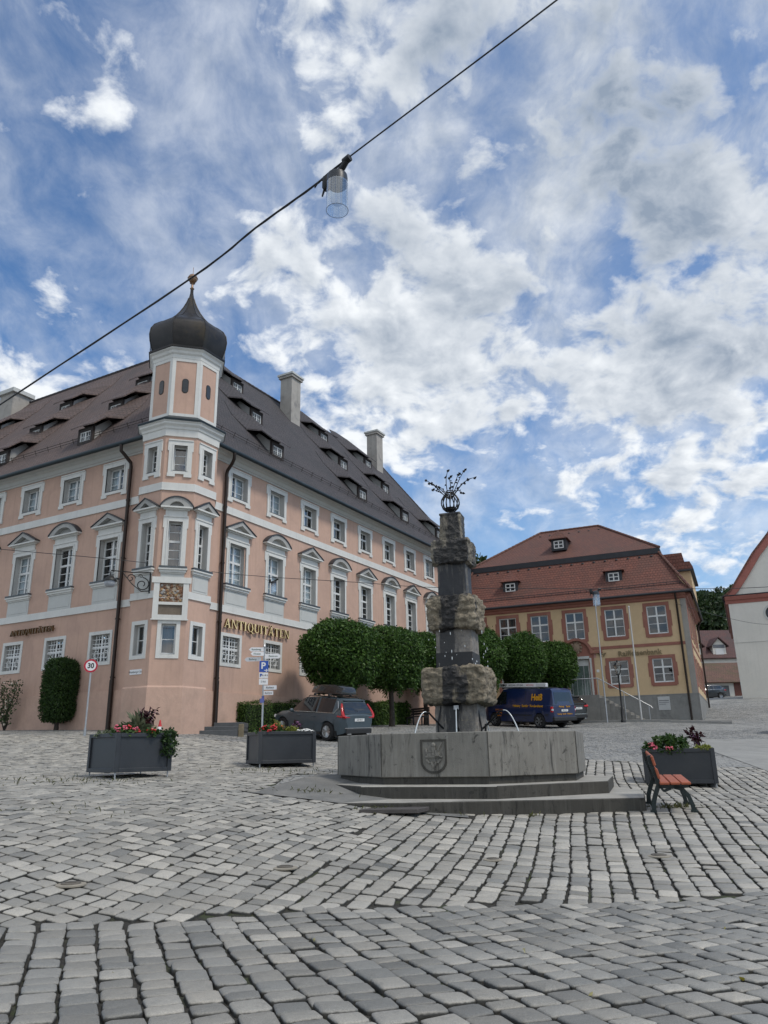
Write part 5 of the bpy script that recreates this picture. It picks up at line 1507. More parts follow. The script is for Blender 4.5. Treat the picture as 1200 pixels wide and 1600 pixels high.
# ------------------------------------------------------------------ fountain
from mathutils import noise as mnoise
FCX, FCY = 1.5, 16.0
def conc(name, base, dark, light, k=1.):
    m = bpy.data.materials.new(name); m.use_nodes = True
    t = m.node_tree; t.nodes.clear(); q = G(t)
    pos = q.n('ShaderNodeNewGeometry').outputs['Position']
    st_ = q.v('MULTIPLY', pos, (6.5, 6.5, 1.15)); st2 = q.v('MULTIPLY', pos, (17, 17, 1.1))
    f = q.noise(pos, 2.2, 6, .65)
    c = q.mix(q.ramp(f, .3, .7), tuple(x * .82 for x in base), base)
    c = q.mix(q.m('MULTIPLY', q.ramp(q.noise(st2, 1., 6, .65, .3), .44, .72), .30), c, light)
    c = q.mix(q.m('MULTIPLY', q.ramp(q.noise(st_, 1., 8, .72, .6), .52, .68), .72 * k), c, dark)
    c = q.mix(q.m('MULTIPLY', q.ramp(q.noise(pos, 5., 8, .75, .5), .57, .68), .7 * k), c, dark)
    sz = q.n('ShaderNodeSeparateXYZ', {0: pos}).outputs[2]
    h = q.m('ADD', q.m('MULTIPLY', q.noise(st2, 1., 3), .003), q.m('MULTIPLY', q.noise(pos, 60, 5, .7), .006))
    bn = q.n('ShaderNodeBump', {'Strength': .7, 'Distance': 1., 'Height': h})
    b = q.n('ShaderNodeBsdfPrincipled', {'Base Color': c, 'Roughness': .82, 'Normal': bn.outputs[0]})
    o = q.n('ShaderNodeOutputMaterial'); t.links.new(b.outputs[0], o.inputs[0])
    return m
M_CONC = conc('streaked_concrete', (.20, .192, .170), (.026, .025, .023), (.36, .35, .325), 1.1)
M_CONCD = conc('dark_concrete', (.055, .052, .044), (.009, .009, .008), (.115, .112, .10), 1.1)  # darker concrete for step sides, plinth, basin floor and joints
M_CONCT = mat('pale_step_top', (.32, .31, .28), .8, .18, 2.5, (.20, .195, .175), bump=.004, patch=(1.6, .5, .7))  # lighter tone on the upward faces of the steps
fo = thing('fountain', 'octagonal concrete fountain with stacked rough stone pillar on two steps', 'fountain', (FCX, FCY, .3))
A0 = math.radians(-85.4)
def octa(R, ph=A0): return [(R * math.cos(ph + k * PI / 4), R * math.sin(ph + k * PI / 4)) for k in range(8)]
def ring(mb, Ro, Ri, z0, z1, m=0, mt=None):
    a, b = octa(Ro), octa(Ri)
    vs_ = [(*p, z0) for p in a] + [(*p, z1) for p in a] + [(*p, z1) for p in b] + [(*p, z0) for p in b]
    for k in range(8):
        j = (k + 1) % 8
        o = len(mb.v) if k == 0 else o
        if k == 0: mb.v += [tuple(map(float, p)) for p in vs_]
        for f, mm in (((k, j, 8 + j, 8 + k), m), ((8 + k, 8 + j, 16 + j, 16 + k), m if mt is None else mt), ((16 + k, 16 + j, 24 + j, 24 + k), m), ((24 + k, 24 + j, j, k), m)):
            mb.f.append(tuple(i + o for i in f)); mb.m.append(mm)
Z = .3
mb = MB(); ring(mb, 2.51, 2.27, .775 - Z, 1.515 - Z); mb.build('basin_wall', [M_CONC], fo, bevel=.012)
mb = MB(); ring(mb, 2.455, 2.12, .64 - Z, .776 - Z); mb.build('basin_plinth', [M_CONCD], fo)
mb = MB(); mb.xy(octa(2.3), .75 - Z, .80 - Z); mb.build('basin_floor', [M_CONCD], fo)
# joints at the octagon corners: thin dark fillets
for p in octa(2.5115)[:2] + octa(2.5115)[6:]:
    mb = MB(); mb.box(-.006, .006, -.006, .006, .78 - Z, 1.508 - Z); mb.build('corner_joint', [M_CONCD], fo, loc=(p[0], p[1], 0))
def water_mat(name, rough=.02, tint=(.75, .85, .85)):
    return glass_mat(name, tint, .9, rough)
wm = bpy.data.materials.new('pool_water'); wm.use_nodes = True
q = G(wm.node_tree); bs = wm.node_tree.nodes['Principled BSDF']; bs.inputs['Base Color'].default_value = (.03, .045, .04, 1); bs.inputs['Roughness'].default_value = .05
bn = q.n('ShaderNodeBump', {'Strength': .5, 'Distance': .03, 'Height': q.noise(q.n('ShaderNodeNewGeometry').outputs['Position'], 9, 3)}); wm.node_tree.links.new(bn.outputs[0], bs.inputs['Normal'])
mb = MB(); mb.xy(octa(2.28), 1.25 - Z, 1.38 - Z); mb.build('water', [wm], fo)
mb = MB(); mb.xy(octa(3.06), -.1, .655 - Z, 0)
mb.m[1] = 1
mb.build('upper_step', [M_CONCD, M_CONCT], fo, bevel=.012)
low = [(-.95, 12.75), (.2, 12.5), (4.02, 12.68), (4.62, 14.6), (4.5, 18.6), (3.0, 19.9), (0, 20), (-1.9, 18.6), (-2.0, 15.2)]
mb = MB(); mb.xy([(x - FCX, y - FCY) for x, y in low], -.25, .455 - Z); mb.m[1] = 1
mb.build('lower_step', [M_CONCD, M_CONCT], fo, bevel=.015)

# carved shield on the face toward the square
fa = A0 - PI / 8
FSH = Frame(0, 0, 0)
apo = 2.51 * math.cos(PI / 8)
sm = MB()
shape = [(-.235, .60), (-.235, .24)] + [(.235 * -math.cos(t_), .24 - .20 * math.sin(t_) * 1.05) for t_ in np.linspace(.15, PI - .15, 13)] + [(.235, .24), (.235, .60)]
n = len(shape)
inn_ = [(x * .86, .33 + (z - .33) * .87) for x, z in shape]
for i in range(n):
    j = (i + 1) % n; sm.xz([shape[i], shape[j], inn_[j], inn_[i]], -.014 - .0005 * (i % 2), .01, 1)
sm.xz(inn_, -.002, .01, 0)
for q_ in ([(-.04, .33), (.04, .33), (.03, .47), (-.03, .47)], [(-.12, .32), (-.03, .32), (-.02, .44), (-.10, .40)], [(.03, .30), (.12, .30), (.08, .42), (.02, .42)], [(-.15, .30), (.15, .30), (.15, .325), (-.15, .325)],
          [(.05, .38), (.075, .38), (.17, .55), (.14, .55)], [(-.15, .44), (-.12, .36), (-.10, .37), (-.13, .46)], [(-.06, .22), (.0, .10), (.03, .11), (-.02, .24)], [(.06, .22), (.0, .08), (-.02, .09), (.03, .24)], [(-.14, .26), (-.08, .20), (-.06, .22), (-.11, .28)], [(.14, .26), (.08, .20), (.06, .22), (.11, .28)]):
    sm.xz(q_, -.034, .01, 0)
sm.ball((0, -.004, .505), .042, 10, sq=(1, .8, 1.1))
sm.build('shield', [M_CONC, M_CONCD], fo, 50, loc=(apo * math.cos(fa), apo * math.sin(fa), .80 - Z), rz=fa + PI / 2)

# the pillar: rough-hewn tufa blocks alternating with smooth recessed shafts
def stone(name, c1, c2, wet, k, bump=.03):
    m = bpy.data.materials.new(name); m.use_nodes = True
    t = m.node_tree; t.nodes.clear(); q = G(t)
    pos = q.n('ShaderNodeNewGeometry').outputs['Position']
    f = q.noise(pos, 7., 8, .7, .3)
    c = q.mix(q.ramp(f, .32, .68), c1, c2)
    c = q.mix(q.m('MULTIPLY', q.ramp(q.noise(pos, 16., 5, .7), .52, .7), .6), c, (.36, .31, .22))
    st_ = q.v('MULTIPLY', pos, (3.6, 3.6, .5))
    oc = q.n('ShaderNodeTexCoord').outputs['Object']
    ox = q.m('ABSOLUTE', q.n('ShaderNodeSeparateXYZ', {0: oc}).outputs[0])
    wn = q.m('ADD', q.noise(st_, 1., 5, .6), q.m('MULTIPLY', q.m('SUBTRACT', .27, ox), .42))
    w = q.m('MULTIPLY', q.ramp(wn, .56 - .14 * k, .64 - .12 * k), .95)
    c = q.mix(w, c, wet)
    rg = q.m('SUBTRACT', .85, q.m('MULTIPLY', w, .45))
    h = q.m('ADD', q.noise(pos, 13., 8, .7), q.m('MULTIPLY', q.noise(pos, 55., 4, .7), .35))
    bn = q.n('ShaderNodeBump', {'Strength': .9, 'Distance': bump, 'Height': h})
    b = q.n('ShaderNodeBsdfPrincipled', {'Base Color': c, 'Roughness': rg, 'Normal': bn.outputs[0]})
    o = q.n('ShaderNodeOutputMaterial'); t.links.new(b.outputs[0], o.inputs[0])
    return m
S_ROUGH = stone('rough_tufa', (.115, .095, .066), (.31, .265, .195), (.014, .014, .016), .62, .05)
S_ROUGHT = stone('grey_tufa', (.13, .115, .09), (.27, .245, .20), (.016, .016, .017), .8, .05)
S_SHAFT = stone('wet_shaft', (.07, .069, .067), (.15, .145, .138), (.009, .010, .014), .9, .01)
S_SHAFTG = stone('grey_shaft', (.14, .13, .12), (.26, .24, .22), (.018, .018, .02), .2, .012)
BR = math.radians(-17.9)
def rough_block(name, s, z0, z1, m, amp, seed, n=16, taper=0.):
    V = []; F = []
    h = (z1 - z0) / 2
    for ax in range(3):
        for sg in (-1, 1):
            o = len(V)
            for i in range(n + 1):
                for j in range(n + 1):
                    a, b = 2 * i / n - 1, 2 * j / n - 1
                    p = [0, 0, 0]; p[ax] = sg; p[(ax + 1) % 3] = a; p[(ax + 2) % 3] = b
                    V.append(p)
            for i in range(n):
                for j in range(n):
                    q_ = (o + i * (n + 1) + j, o + (i + 1) * (n + 1) + j, o + (i + 1) * (n + 1) + j + 1, o + i * (n + 1) + j + 1)
                    F.append(q_ if sg > 0 else q_[::-1])
    out = []
    for p in V:
        P_ = Vector((p[0] * s / 2, p[1] * s / 2, p[2] * h))
        d = Vector(p); l4 = (abs(d.x) ** 9 + abs(d.y) ** 9 + abs(d.z) ** 9) ** (1 / 9)
        P_ = P_ / (1 + (l4 - 1) * .62 * (amp > .02))
        sp = P_ * 3.2 + Vector((seed * 7.3, seed * 3.1, seed))
        nn = mnoise.fractal(sp, 1., 2.0, 5) * amp * .9 + mnoise.noise(sp * 3.1) * amp * .7 + mnoise.noise(sp * 7) * amp * .4 + mnoise.noise(sp * 15) * amp * .22
        ridge = amp * .12 * math.sin(P_.z * 38 + 3 * mnoise.noise(sp * .8)) if amp > .02 else 0
        dd = Vector((d.x if abs(d.x) > .99 else 0, d.y if abs(d.y) > .99 else 0, (d.z if abs(d.z) > .99 else 0) * .5))
        if dd.length > 0: dd.normalize()
        P_ = P_ + dd * (nn + ridge)
        tp_ = 1 - taper * (P_.z / h + 1) / 2
        out.append((P_.x * tp_, P_.y * tp_, P_.z))
    mb = MB(); mb.add(out, F)
    me = mb.mesh(name, [m])
    bm = bmesh.new(); bm.from_mesh(me); bmesh.ops.remove_doubles(bm, verts=bm.verts, dist=.0008); bm.to_mesh(me); bm.free()
    me.polygons.foreach_set('use_smooth', [True] * len(me.polygons))
    return link(name, me, fo, (0, 0, (z0 + z1) / 2 - Z), BR + random.uniform(-.02, .02))
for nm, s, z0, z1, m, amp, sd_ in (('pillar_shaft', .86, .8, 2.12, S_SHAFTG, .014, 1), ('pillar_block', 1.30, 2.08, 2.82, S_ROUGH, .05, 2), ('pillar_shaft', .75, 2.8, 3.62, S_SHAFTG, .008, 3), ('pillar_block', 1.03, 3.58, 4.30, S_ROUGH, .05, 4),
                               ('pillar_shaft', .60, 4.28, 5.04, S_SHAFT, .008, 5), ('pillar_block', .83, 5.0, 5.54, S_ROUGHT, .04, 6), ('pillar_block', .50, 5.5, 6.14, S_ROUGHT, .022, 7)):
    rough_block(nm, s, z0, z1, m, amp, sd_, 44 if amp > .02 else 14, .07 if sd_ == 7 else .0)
mb = MB(); ca_, sa_ = math.cos(BR), math.sin(BR)
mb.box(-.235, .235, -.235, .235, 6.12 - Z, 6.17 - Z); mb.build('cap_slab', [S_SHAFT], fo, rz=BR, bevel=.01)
# dark wet band on the middle shaft
mb = MB(); mb.box(-.381, .381, -.381, .381, 2.80 - Z, 3.12 - Z); mb.build('wet_band', [mat('black_algae', (.012, .012, .014), .45, .3, 5., bump=.004)], fo, rz=BR)

# spouts and water jets
mb = MB(); jets = []
for a_d, rr, zz in ((-46, .95, 1.92), (-8, .62, 1.98), (62, .95, 1.93), (150, .9, 1.92)):
    a = math.radians(-95.4 + a_d); c_, s_ = math.cos(a), math.sin(a)
    mb.tube([(.30 * c_, .30 * s_, 1.50 - Z), (.55 * c_, .55 * s_, 1.66 - Z), ((rr - .08) * c_, (rr - .08) * s_, zz - Z), (rr * c_, rr * s_, zz + .012 - Z)], [.022, .02, .018, .016], 7)
    pts = []
    for i in range(13):
        u = i / 12; d = rr + (.34 if abs(a_d) > 20 else .10) * u
        pts.append((d * c_, d * s_, zz + .02 + .06 * u - .60 * u * u - Z))
    jets.append(pts)
mb.tube([(.33, -.36, 1.0 - Z), (.36, -.42, 1.6 - Z), (.30, -.38, 2.05 - Z)], .02, 6); mb.tube([(.42, -.30, 1.0 - Z), (.45, -.36, 1.7 - Z)], .02, 6); mb.tube([(-.45, -.30, 1.0 - Z), (-.5, -.36, 1.7 - Z), (-.42, -.3, 2.05 - Z)], .02, 6)
mb.build('spout_pipe', [M_BLACKM], fo, 60)
M_WATER = mat('falling_water', (.60, .64, .66), .12, .1, 20., spec=.9)
for p in jets:
    mb = MB(); mb.tube(p, [.010] * 5 + [.012] * 4 + [.014] * 4, 6); mb.build('water_jet', [M_WATER], fo, 70)
mb = MB()
r3 = random.Random(8)
for i in range(26):
    a = r3.choice((.0, .0, 1.0)); 
    x, y = (.56, r3.uniform(-.2, .35)) if a else (r3.uniform(-.5, .5), -.53)
    z = r3.uniform(2.85, 3.55); mb.ball((x * ca_ - y * sa_, x * sa_ + y * ca_, z - Z), r3.uniform(.006, .012), 5, sq=(1, 1, r3.uniform(1.5, 4)))
mb.build('water_drops', [M_WATER], fo)
mb = MB(); mb.box(-.05, .05, -.012, 0, -.04, .04); mb.build('small_plate', [M_STEEL], fo, loc=(-.13, -.46, 2.02 - Z), rz=BR)

# wrought iron vase with flowers
va = thing('iron_vase', 'wrought iron vase with iron flowers on top of the fountain pillar', 'vase', (FCX - .02, FCY, 6.165))
vp = [(.035, 0), (.035, .06), (.10, .10), (.17, .17), (.205, .27), (.195, .36), (.14, .45), (.085, .52)]
mb = MB(); mb.lathe([(.09, 0), (.06, .02), (.03, .04), (.03, .07), (.06, .10), (.10, .13), (.13, .17), (.10, .17), (.0, .13)], 14); mb.build('foot', [M_BLACKM], va, 50)
mb = MB()
for k_ in range(14):
    a = 2 * PI * k_ / 14
    mb.tube([(r * math.cos(a + z * .5), r * math.sin(a + z * .5), z) for r, z in vp[2:]], .0125, 5)
for r, z in ((.12, .125), (.09, .52), (.085, .56)):
    mb.tube([(r * math.cos(2 * PI * i / 18), r * math.sin(2 * PI * i / 18), z) for i in range(19)], .012, 5, cap=False)
mb.build('cage', [M_BLACKM], va, 60)
sp_ = [((-.10, .02), (-.30, .06, .74), (-.52, .06, .86)), ((-.06, .0), (-.22, -.05, .70), (-.46, -.06, .74)), ((-.03, .02), (-.12, .03, .85), (-.02, .0, 1.06)), ((.02, 0), (.10, .04, .78), (.22, .05, .98)), ((.05, .01), (.22, .02, .88), (.34, .02, 1.05)),
       ((.06, 0), (.26, .02, .78), (.42, .02, .84)), ((.07, .02), (.34, -.02, .90), (.57, -.04, .86)), ((.03, -.04), (.02, -.15, .72), (-.02, -.22, .80)), ((.05, .05), (.20, .2, .76), (.28, .26, .62)), ((-.04, .05), (-.12, .22, .74), (-.22, .3, .78)), ((-.08, -.02), (-.26, .0, .62), (-.38, -.02, .60))]
ms = MB()
for (b0, m1, t1) in sp_:
    mf = MB(); b = Vector((b0[0] * .7, b0[1], .40)); m_ = Vector(m1); t_ = Vector(t1)
    pts = [(1 - u) ** 2 * b + 2 * u * (1 - u) * m_ + u * u * t_ for u in [i / 9 for i in range(10)]]
    ms.tube(pts, [.010] * 6 + [.007] * 4, 5)
    mf = MB()
    for u_i in (4, 6, 7, 9):
        p = pts[u_i]; o_ = len(mf.v)
        d = Vector((r3.uniform(-1, 1), r3.uniform(-.6, .6), r3.uniform(-.6, .8))).normalized(); w_ = d.cross(Vector((0, 1, .3))).normalized()
        L_ = r3.uniform(.05, .10) * (1.1 if u_i == 9 else 1)
        mf.add([p, p + d * L_ * .5 + w_ * L_ * .28, p + d * L_, p + d * L_ * .5 - w_ * L_ * .28, p + d * L_ * .5 + Vector((0, .02, .0))], [(0, 1, 4), (1, 2, 4), (2, 3, 4), (3, 0, 4)])
    for i in range(5): 
        a = i * 2 * PI / 5; mf.ball(tuple(t_ + Vector((.018 * math.cos(a), .01, .018 * math.sin(a)))), .015, 6)
    if len(mf.v): mf.tube([pts[4], pts[6], pts[8], pts[9]], .0075, 5); mf.build('iron_flower', [M_BLACKM], va)
ms.build('stem', [M_BLACKM], va)
# ------------------------------------------------------------------ planters and what grows in them
M_ANTH = mat('anthracite_panel', (.028, .032, .038), .45, .15, 2., (.04, .043, .047), spec=.5, patch=(.8, .5, .75))
M_SOIL = mat('soil', (.03, .022, .016), .95, .3, 20., bump=.02)
L_PLANT = leaf_mat('bedding_leaf', (.02, .055, .012), (.07, .13, .03))
L_IVY = leaf_mat('ivy_leaf', (.012, .035, .01), (.04, .08, .02))
L_DARK = leaf_mat('wine_leaf', (.020, .006, .008), (.055, .014, .016))
L_LIMEY = leaf_mat('yellow_green_leaf', (.16, .19, .03), (.28, .30, .07))
L_GREY = leaf_mat('grey_green_leaf', (.09, .12, .07), (.18, .20, .12))
P_RED = mat('red_petal', (.50, .03, .035), .6, .3, 30.); P_PINK = mat('pink_petal', (.62, .12, .18), .6, .3, 30.); P_WHITE = mat('white_petal', (.72, .72, .70), .6, .1, 30.); P_VIOL = mat('violet_petal', (.16, .06, .14), .6, .3, 30.)


def planter(label, x, y, rz, w, d, h, foot, group):
    z0 = gz(x, y)
    t = thing('planter', label, 'planter', (x, y, z0), rz, group)
    a, b = w / 2, d / 2
    mb = MB(); ps = .085
    for sx in (-1, 1):
        for sy in (-1, 1):
            cx, cy = sx * (a - ps / 2), sy * (b - ps / 2); mb.box(cx - ps / 2, cx + ps / 2, cy - ps / 2, cy + ps / 2, foot, foot + h)
    for z0_, z1_ in ((foot, foot + .075), (foot + h - .075, foot + h - .001)):
        for sy in (-1, 1): mb.box(-a + ps, a - ps, min(sy * b, sy * (b - .06)), max(sy * b, sy * (b - .06)), z0_, z1_)
        for sx in (-1, 1): mb.box(min(sx * a, sx * (a - .06)), max(sx * a, sx * (a - .06)), -b + ps, b - ps, z0_, z1_)
    mb.build('corner_frame', [M_ANTH], t, bevel=.006)
    for sx, sy in ((0, -1), (0, 1), (1, 0), (-1, 0)):
        mb = MB()
        if sy: mb.box(-a + ps, a - ps, min(sy * (b - .03), sy * (b - .045)), max(sy * (b - .03), sy * (b - .045)), foot + .075, foot + h - .075)
        else: mb.box(min(sx * (a - .03), sx * (a - .045)), max(sx * (a - .03), sx * (a - .045)), -b + ps, b - ps, foot + .075, foot + h - .075)
        mb.build('side_panel', [M_ANTH], t)
    for sx in (-1, 1):
        for sy in (-1, 1):
            fx, fy = sx * (a - .05), sy * (b - .05)
            wx = x + math.cos(rz) * fx - math.sin(rz) * fy; wy = y + math.sin(rz) * fx + math.cos(rz) * fy
            mb = MB(); mb.tube([(fx, fy, gz(wx, wy) - z0 - .02), (fx, fy, foot)], .016, 6); mb.lathe([(.03, 0), (.03, .012)], 8, (fx, fy, gz(wx, wy) - z0)); mb.build('foot', [M_STEEL], t)
    mb = MB(); mb.box(-a + .06, a - .06, -b + .06, b - .06, foot + .02, foot + h - .06); mb.build('soil', [M_SOIL], t)
    return t, foot + h


def bush(name, label, cat, t, top, x, y, n, rx, ry, rz_, m, size, seed, flowers=None, nf=0, hang=0., upright=False, fsize=.028, group=None):
    """a plant standing in planter t at local x,y"""
    M = Matrix.Translation(t.location) @ Matrix.Rotation(t.rotation_euler.z, 4, 'Z')
    o = thing(name, label, cat, M @ Vector((x, y, top - .06)), t.rotation_euler.z, group)
    r = np.random.default_rng(seed)
    u = r.normal(size=(n, 3)); u /= np.linalg.norm(u, axis=1)[:, None]; k = r.uniform(.35, 1, n) ** .5
    P_ = u * k[:, None] * np.array([rx, ry, rz_]); P_[:, 2] = np.abs(P_[:, 2]) * 1.15 + .02
    P_ += .10 * np.array([rx, ry, rz_]) * np.sin(P_ * 23 + seed)
    if hang:
        s = r.uniform(0, 1, n) < .75
        P_[s, 2] = r.uniform(-hang, .06, s.sum()); P_[s, 0] = r.uniform(-rx, rx, s.sum()) + .03 * np.sin(P_[s, 2] * 30); P_[s, 1] = -.05 - np.abs(r.normal(0, ry * .35, s.sum())) * (1 - .5 * P_[s, 2] / hang)
    N_ = u.copy()
    if upright: N_ = u * .3 + np.array([0, 0, 1.2])
    link('leaves', leaf_mesh('leaves', P_, N_, size, m, .9, .6 if not upright else .22, seed), o)
    mb = MB(); rr = random.Random(seed)
    for i in range(7): a = rr.uniform(0, 6.28); mb.tube([(0, 0, -.05), (rx * .3 * math.cos(a), ry * .3 * math.sin(a), rz_ * .4), (rx * .6 * math.cos(a), ry * .6 * math.sin(a), rz_ * .8)], [.01, .008, .004], 5)
    mb.build('stem', [M_BARK], o)
    for fm_, cnt in (flowers or []):
        for i in range(cnt):
            a = rr.uniform(0, 2 * PI); q_ = rr.uniform(.2, 1)
            c = Vector((rx * q_ * math.cos(a), ry * q_ * math.sin(a) - ry * .25, rz_ * rr.uniform(.75, 1.25) * (1.1 - .4 * q_)))
            mb = MB()
            for j in range(9):
                e = Vector((rr.uniform(-1, 1), rr.uniform(-1, 1), rr.uniform(-.7, 1))).normalized() * fsize * 1.35
                mb.ball(tuple(c + e), fsize * rr.uniform(.6, .95), 6, sq=(1, 1, .7))
            mb.build('flower_head', [fm_], o, 80)
    return o


def dark_foliage(label, t, top, x, y, h, seed):
    M = Matrix.Translation(t.location) @ Matrix.Rotation(t.rotation_euler.z, 4, 'Z')
    o = thing('wine_red_foliage_plant', label, 'plant', M @ Vector((x, y, top - .06)), t.rotation_euler.z)
    rr = random.Random(seed); mb = MB(); tips = []
    for i in range(6):
        a = rr.uniform(0, 6.28); d = rr.uniform(.05, .18)
        p = [(0, 0, 0), (d * .4 * math.cos(a), d * .4 * math.sin(a), h * .5), (d * math.cos(a), d * math.sin(a), h * rr.uniform(.75, 1.05))]
        mb.tube(p, [.011, .008, .005], 5)
        for u in (.45, .6, .75, .88, 1.0):
            q = Vector(p[1]).lerp(Vector(p[2]), (u - .45) / .55); tips += [q] * 3
    mb.build('stem', [P_VIOL], o)
    P_ = np.array([list(q) for q in tips]); r = np.random.default_rng(seed)
    N_ = r.normal(size=P_.shape); N_[:, 2] *= .4
    link('leaves', leaf_mesh('leaves', P_, N_, .13, L_DARK, 1.2, .5, seed), o)


def place_corner(cx, cy, rz, w, d):
    """centre of a box whose nearest corner (local -w/2... handled by caller) stands at cx,cy"""
    return cx, cy


# left planter: near corner at (-5.03, 14.5)
rz1 = math.radians(45)
ex, ey = (math.cos(rz1), math.sin(rz1)), (-math.sin(rz1), math.cos(rz1))
c1 = (-5.0 + ex[0] * .58 + ey[0] * .58, 14.5 + ex[1] * .58 + ey[1] * .58)
PG = 'grey flower planters on the square'
t1, top1 = planter('square dark grey planter with ivy trailing over its right corner', c1[0], c1[1], rz1, 1.16, 1.16, .70, .125, PG)
t1.location.z = .80
bush('geranium', 'pink and red geraniums at the left corner of the ivy planter', 'flowers', t1, top1, -.34, -.36, 300, .24, .2, .17, L_PLANT, .08, 21, [(P_PINK, 5), (P_RED, 2)])
bush('grass_tuft', 'upright grey green spiky tuft in the middle of the ivy planter', 'plant', t1, top1, .02, -.15, 160, .16, .14, .20, L_GREY, .30, 22, upright=True)
dark_foliage('tall wine red leaved plant standing in the ivy planter', t1, top1, .18, -.2, .50, 23)
bush('geranium', 'single low red geranium beside the wine red plant of the ivy planter', 'flowers', t1, top1, .14, -.5, 160, .14, .12, .10, L_PLANT, .08, 24, [(P_RED, 4)])
bush('trailing_ivy', 'dense dark ivy trailing down the right end of the left planter', 'plant', t1, top1, .50, -.44, 650, .14, .24, .10, L_IVY, .075, 25, hang=.36)
bush('white_bedding', 'low pale grey leaved edging plant on the ivy planter', 'plant', t1, top1, -.45, .2, 200, .14, .3, .08, L_GREY, .07, 26)
# middle planter: near corner at (-2.95, 18)
rz2 = math.radians(22)
ex, ey = (math.cos(rz2), math.sin(rz2)), (-math.sin(rz2), math.cos(rz2))
c2 = (-2.95 + ex[0] * .68 + ey[0] * .68, 18.0 + ex[1] * .68 + ey[1] * .68)
t2, top2 = planter('dark grey planter with red and white flowers in front of the grey car', c2[0], c2[1], rz2, 1.36, 1.36, .71, .135, PG)
t2.location.z = .845
bush('geranium', 'red geraniums along the left half of the middle planter', 'flowers', t2, top2, -.32, -.45, 420, .34, .2, .14, L_PLANT, .085, 31, [(P_RED, 13)], fsize=.032)
bush('orange_bloom', 'orange tipped upright flower between the red geraniums', 'flowers', t2, top2, -.18, -.3, 90, .12, .12, .22, L_LIMEY, .14, 32, [(mat('orange_petal', (.55, .16, .05), .6, .2, 20.), 3)], upright=True)
bush('pale_foliage', 'pale yellow green leafy plant in the centre of the middle planter', 'plant', t2, top2, .16, -.42, 320, .20, .16, .15, L_LIMEY, .08, 33)
bush('white_flowers', 'white flowers at the right end of the middle planter', 'flowers', t2, top2, .46, -.54, 220, .2, .1, .06, L_PLANT, .06, 34, [(P_WHITE, 11)], fsize=.03)
bush('violet_stalks', 'thin violet flower stalks behind the white flowers', 'flowers', t2, top2, .32, -.2, 110, .14, .14, .26, L_DARK, .09, 35, [(P_VIOL, 5)], upright=True)
# right planter, facing the camera
rz3 = math.radians(-20)
ex, ey = (math.cos(rz3), math.sin(rz3)), (-math.sin(rz3), math.cos(rz3))
c3 = (6.02 + ey[0] * .55, 16.52 + ey[1] * .55)
t3, top3 = planter('dark grey planter with a leafy green bush behind the red bench', c3[0], c3[1], rz3, 1.42, 1.1, .69, .11, PG)
t3.location.z = .36
bush('green_bush', 'rounded leafy green bush filling the left of the right planter', 'plant', t3, top3, -.12, -.28, 950, .42, .28, .28, L_PLANT, .10, 41)
bush('geranium', 'pink geranium at the left edge of the right planter', 'flowers', t3, top3, -.55, -.4, 220, .14, .14, .14, L_PLANT, .08, 42, [(P_PINK, 6)], fsize=.034)
bush('red_bloom', 'pink red flower poking out below the green bush', 'flowers', t3, top3, -.18, -.55, 60, .08, .06, .07, L_PLANT, .06, 43, [(P_PINK, 3)])
dark_foliage('wine red leaved plant at the right of the green bush', t3, top3, .42, -.25, .42, 44)
bush('yellow_creeper', 'low yellow green creeper at the right end of the right planter', 'plant', t3, top3, .52, -.42, 320, .18, .14, .09, L_LIMEY, .06, 45)

# ------------------------------------------------------------------ bench
M_SLAT = mat('red_brown_bench_paint', (.33, .085, .038), .5, .14, 3., (.26, .075, .04), bump=.002, bscale=25)
M_CAST = mat('dark_green_cast_iron', (.012, .022, .022), .45, .25, 6., bump=.002)
bx, by = 4.29, 12.98
BANG = math.atan2(1.2, .30) - PI / 2        # bench's length runs away from the camera
be = thing('bench', 'small red slatted bench with dark cast iron legs beside the fountain step', 'bench', (bx, by, gz(4.2, 12.8)), BANG)
# local: x = forward (seat front), y = along the length
LEN = 1.2
mb0 = [(-.02, -.02), (.01, .46)]
def bench_end():
    m_ = MB()
    t_ = .05
    def strip(pts, w):
        for (x0, z0), (x1, z1) in zip(pts, pts[1:]):
            d = Vector((x1 - x0, z1 - z0)).normalized(); n_ = Vector((-d.y, d.x)) * w / 2
            q = [(x0 - n_.x, z0 - n_.y), (x0 + n_.x, z0 + n_.y), (x1 + n_.x, z1 + n_.y), (x1 - n_.x, z1 - n_.y)][::-1]
            m_.xz(q, -t_ / 2, t_ / 2)
    strip([(-.09, -.04), (-.08, .1), (-.04, .22), (.02, .36), (.0, .5), (-.05, .64), (-.075, .80)], .065)
    strip([(.02, .345), (.14, .335), (.30, .335), (.46, .35)], .055)
    strip([(.50, -.04), (.48, .08), (.44, .2), (.36, .30), (.24, .335)], .06)
    strip([(.02, .36), (.09, .27), (.2, .31)], .035)
    m_.box(-.14, -.05, -.035, .035, -.045, -.005); m_.box(.45, .55, -.035, .035, -.045, -.005)
    return m_.mesh('end_frame', [M_CAST])
ef = bench_end()
link('end_frame', ef, be, (0, -LEN / 2 + .12, 0)); link('end_frame', ef, be, (0, LEN / 2 - .12, 0))
for i in range(3):
    mb = MB(); mb.box(.035 + i * .155, .175 + i * .155, -LEN / 2, LEN / 2, .372, .412); mb.build('seat_slat', [M_SLAT], be, bevel=.012, seg=2)
    if i < 2:
        mb = MB(); mb.box(-.02, .02, -LEN / 2, LEN / 2, -.075, .075); o = mb.build('back_slat', [M_SLAT], be, loc=(.02 - .045 * i, 0, .535 + i * .19), bevel=.012, seg=2); o.rotation_euler = (0, math.radians(-13), 0)
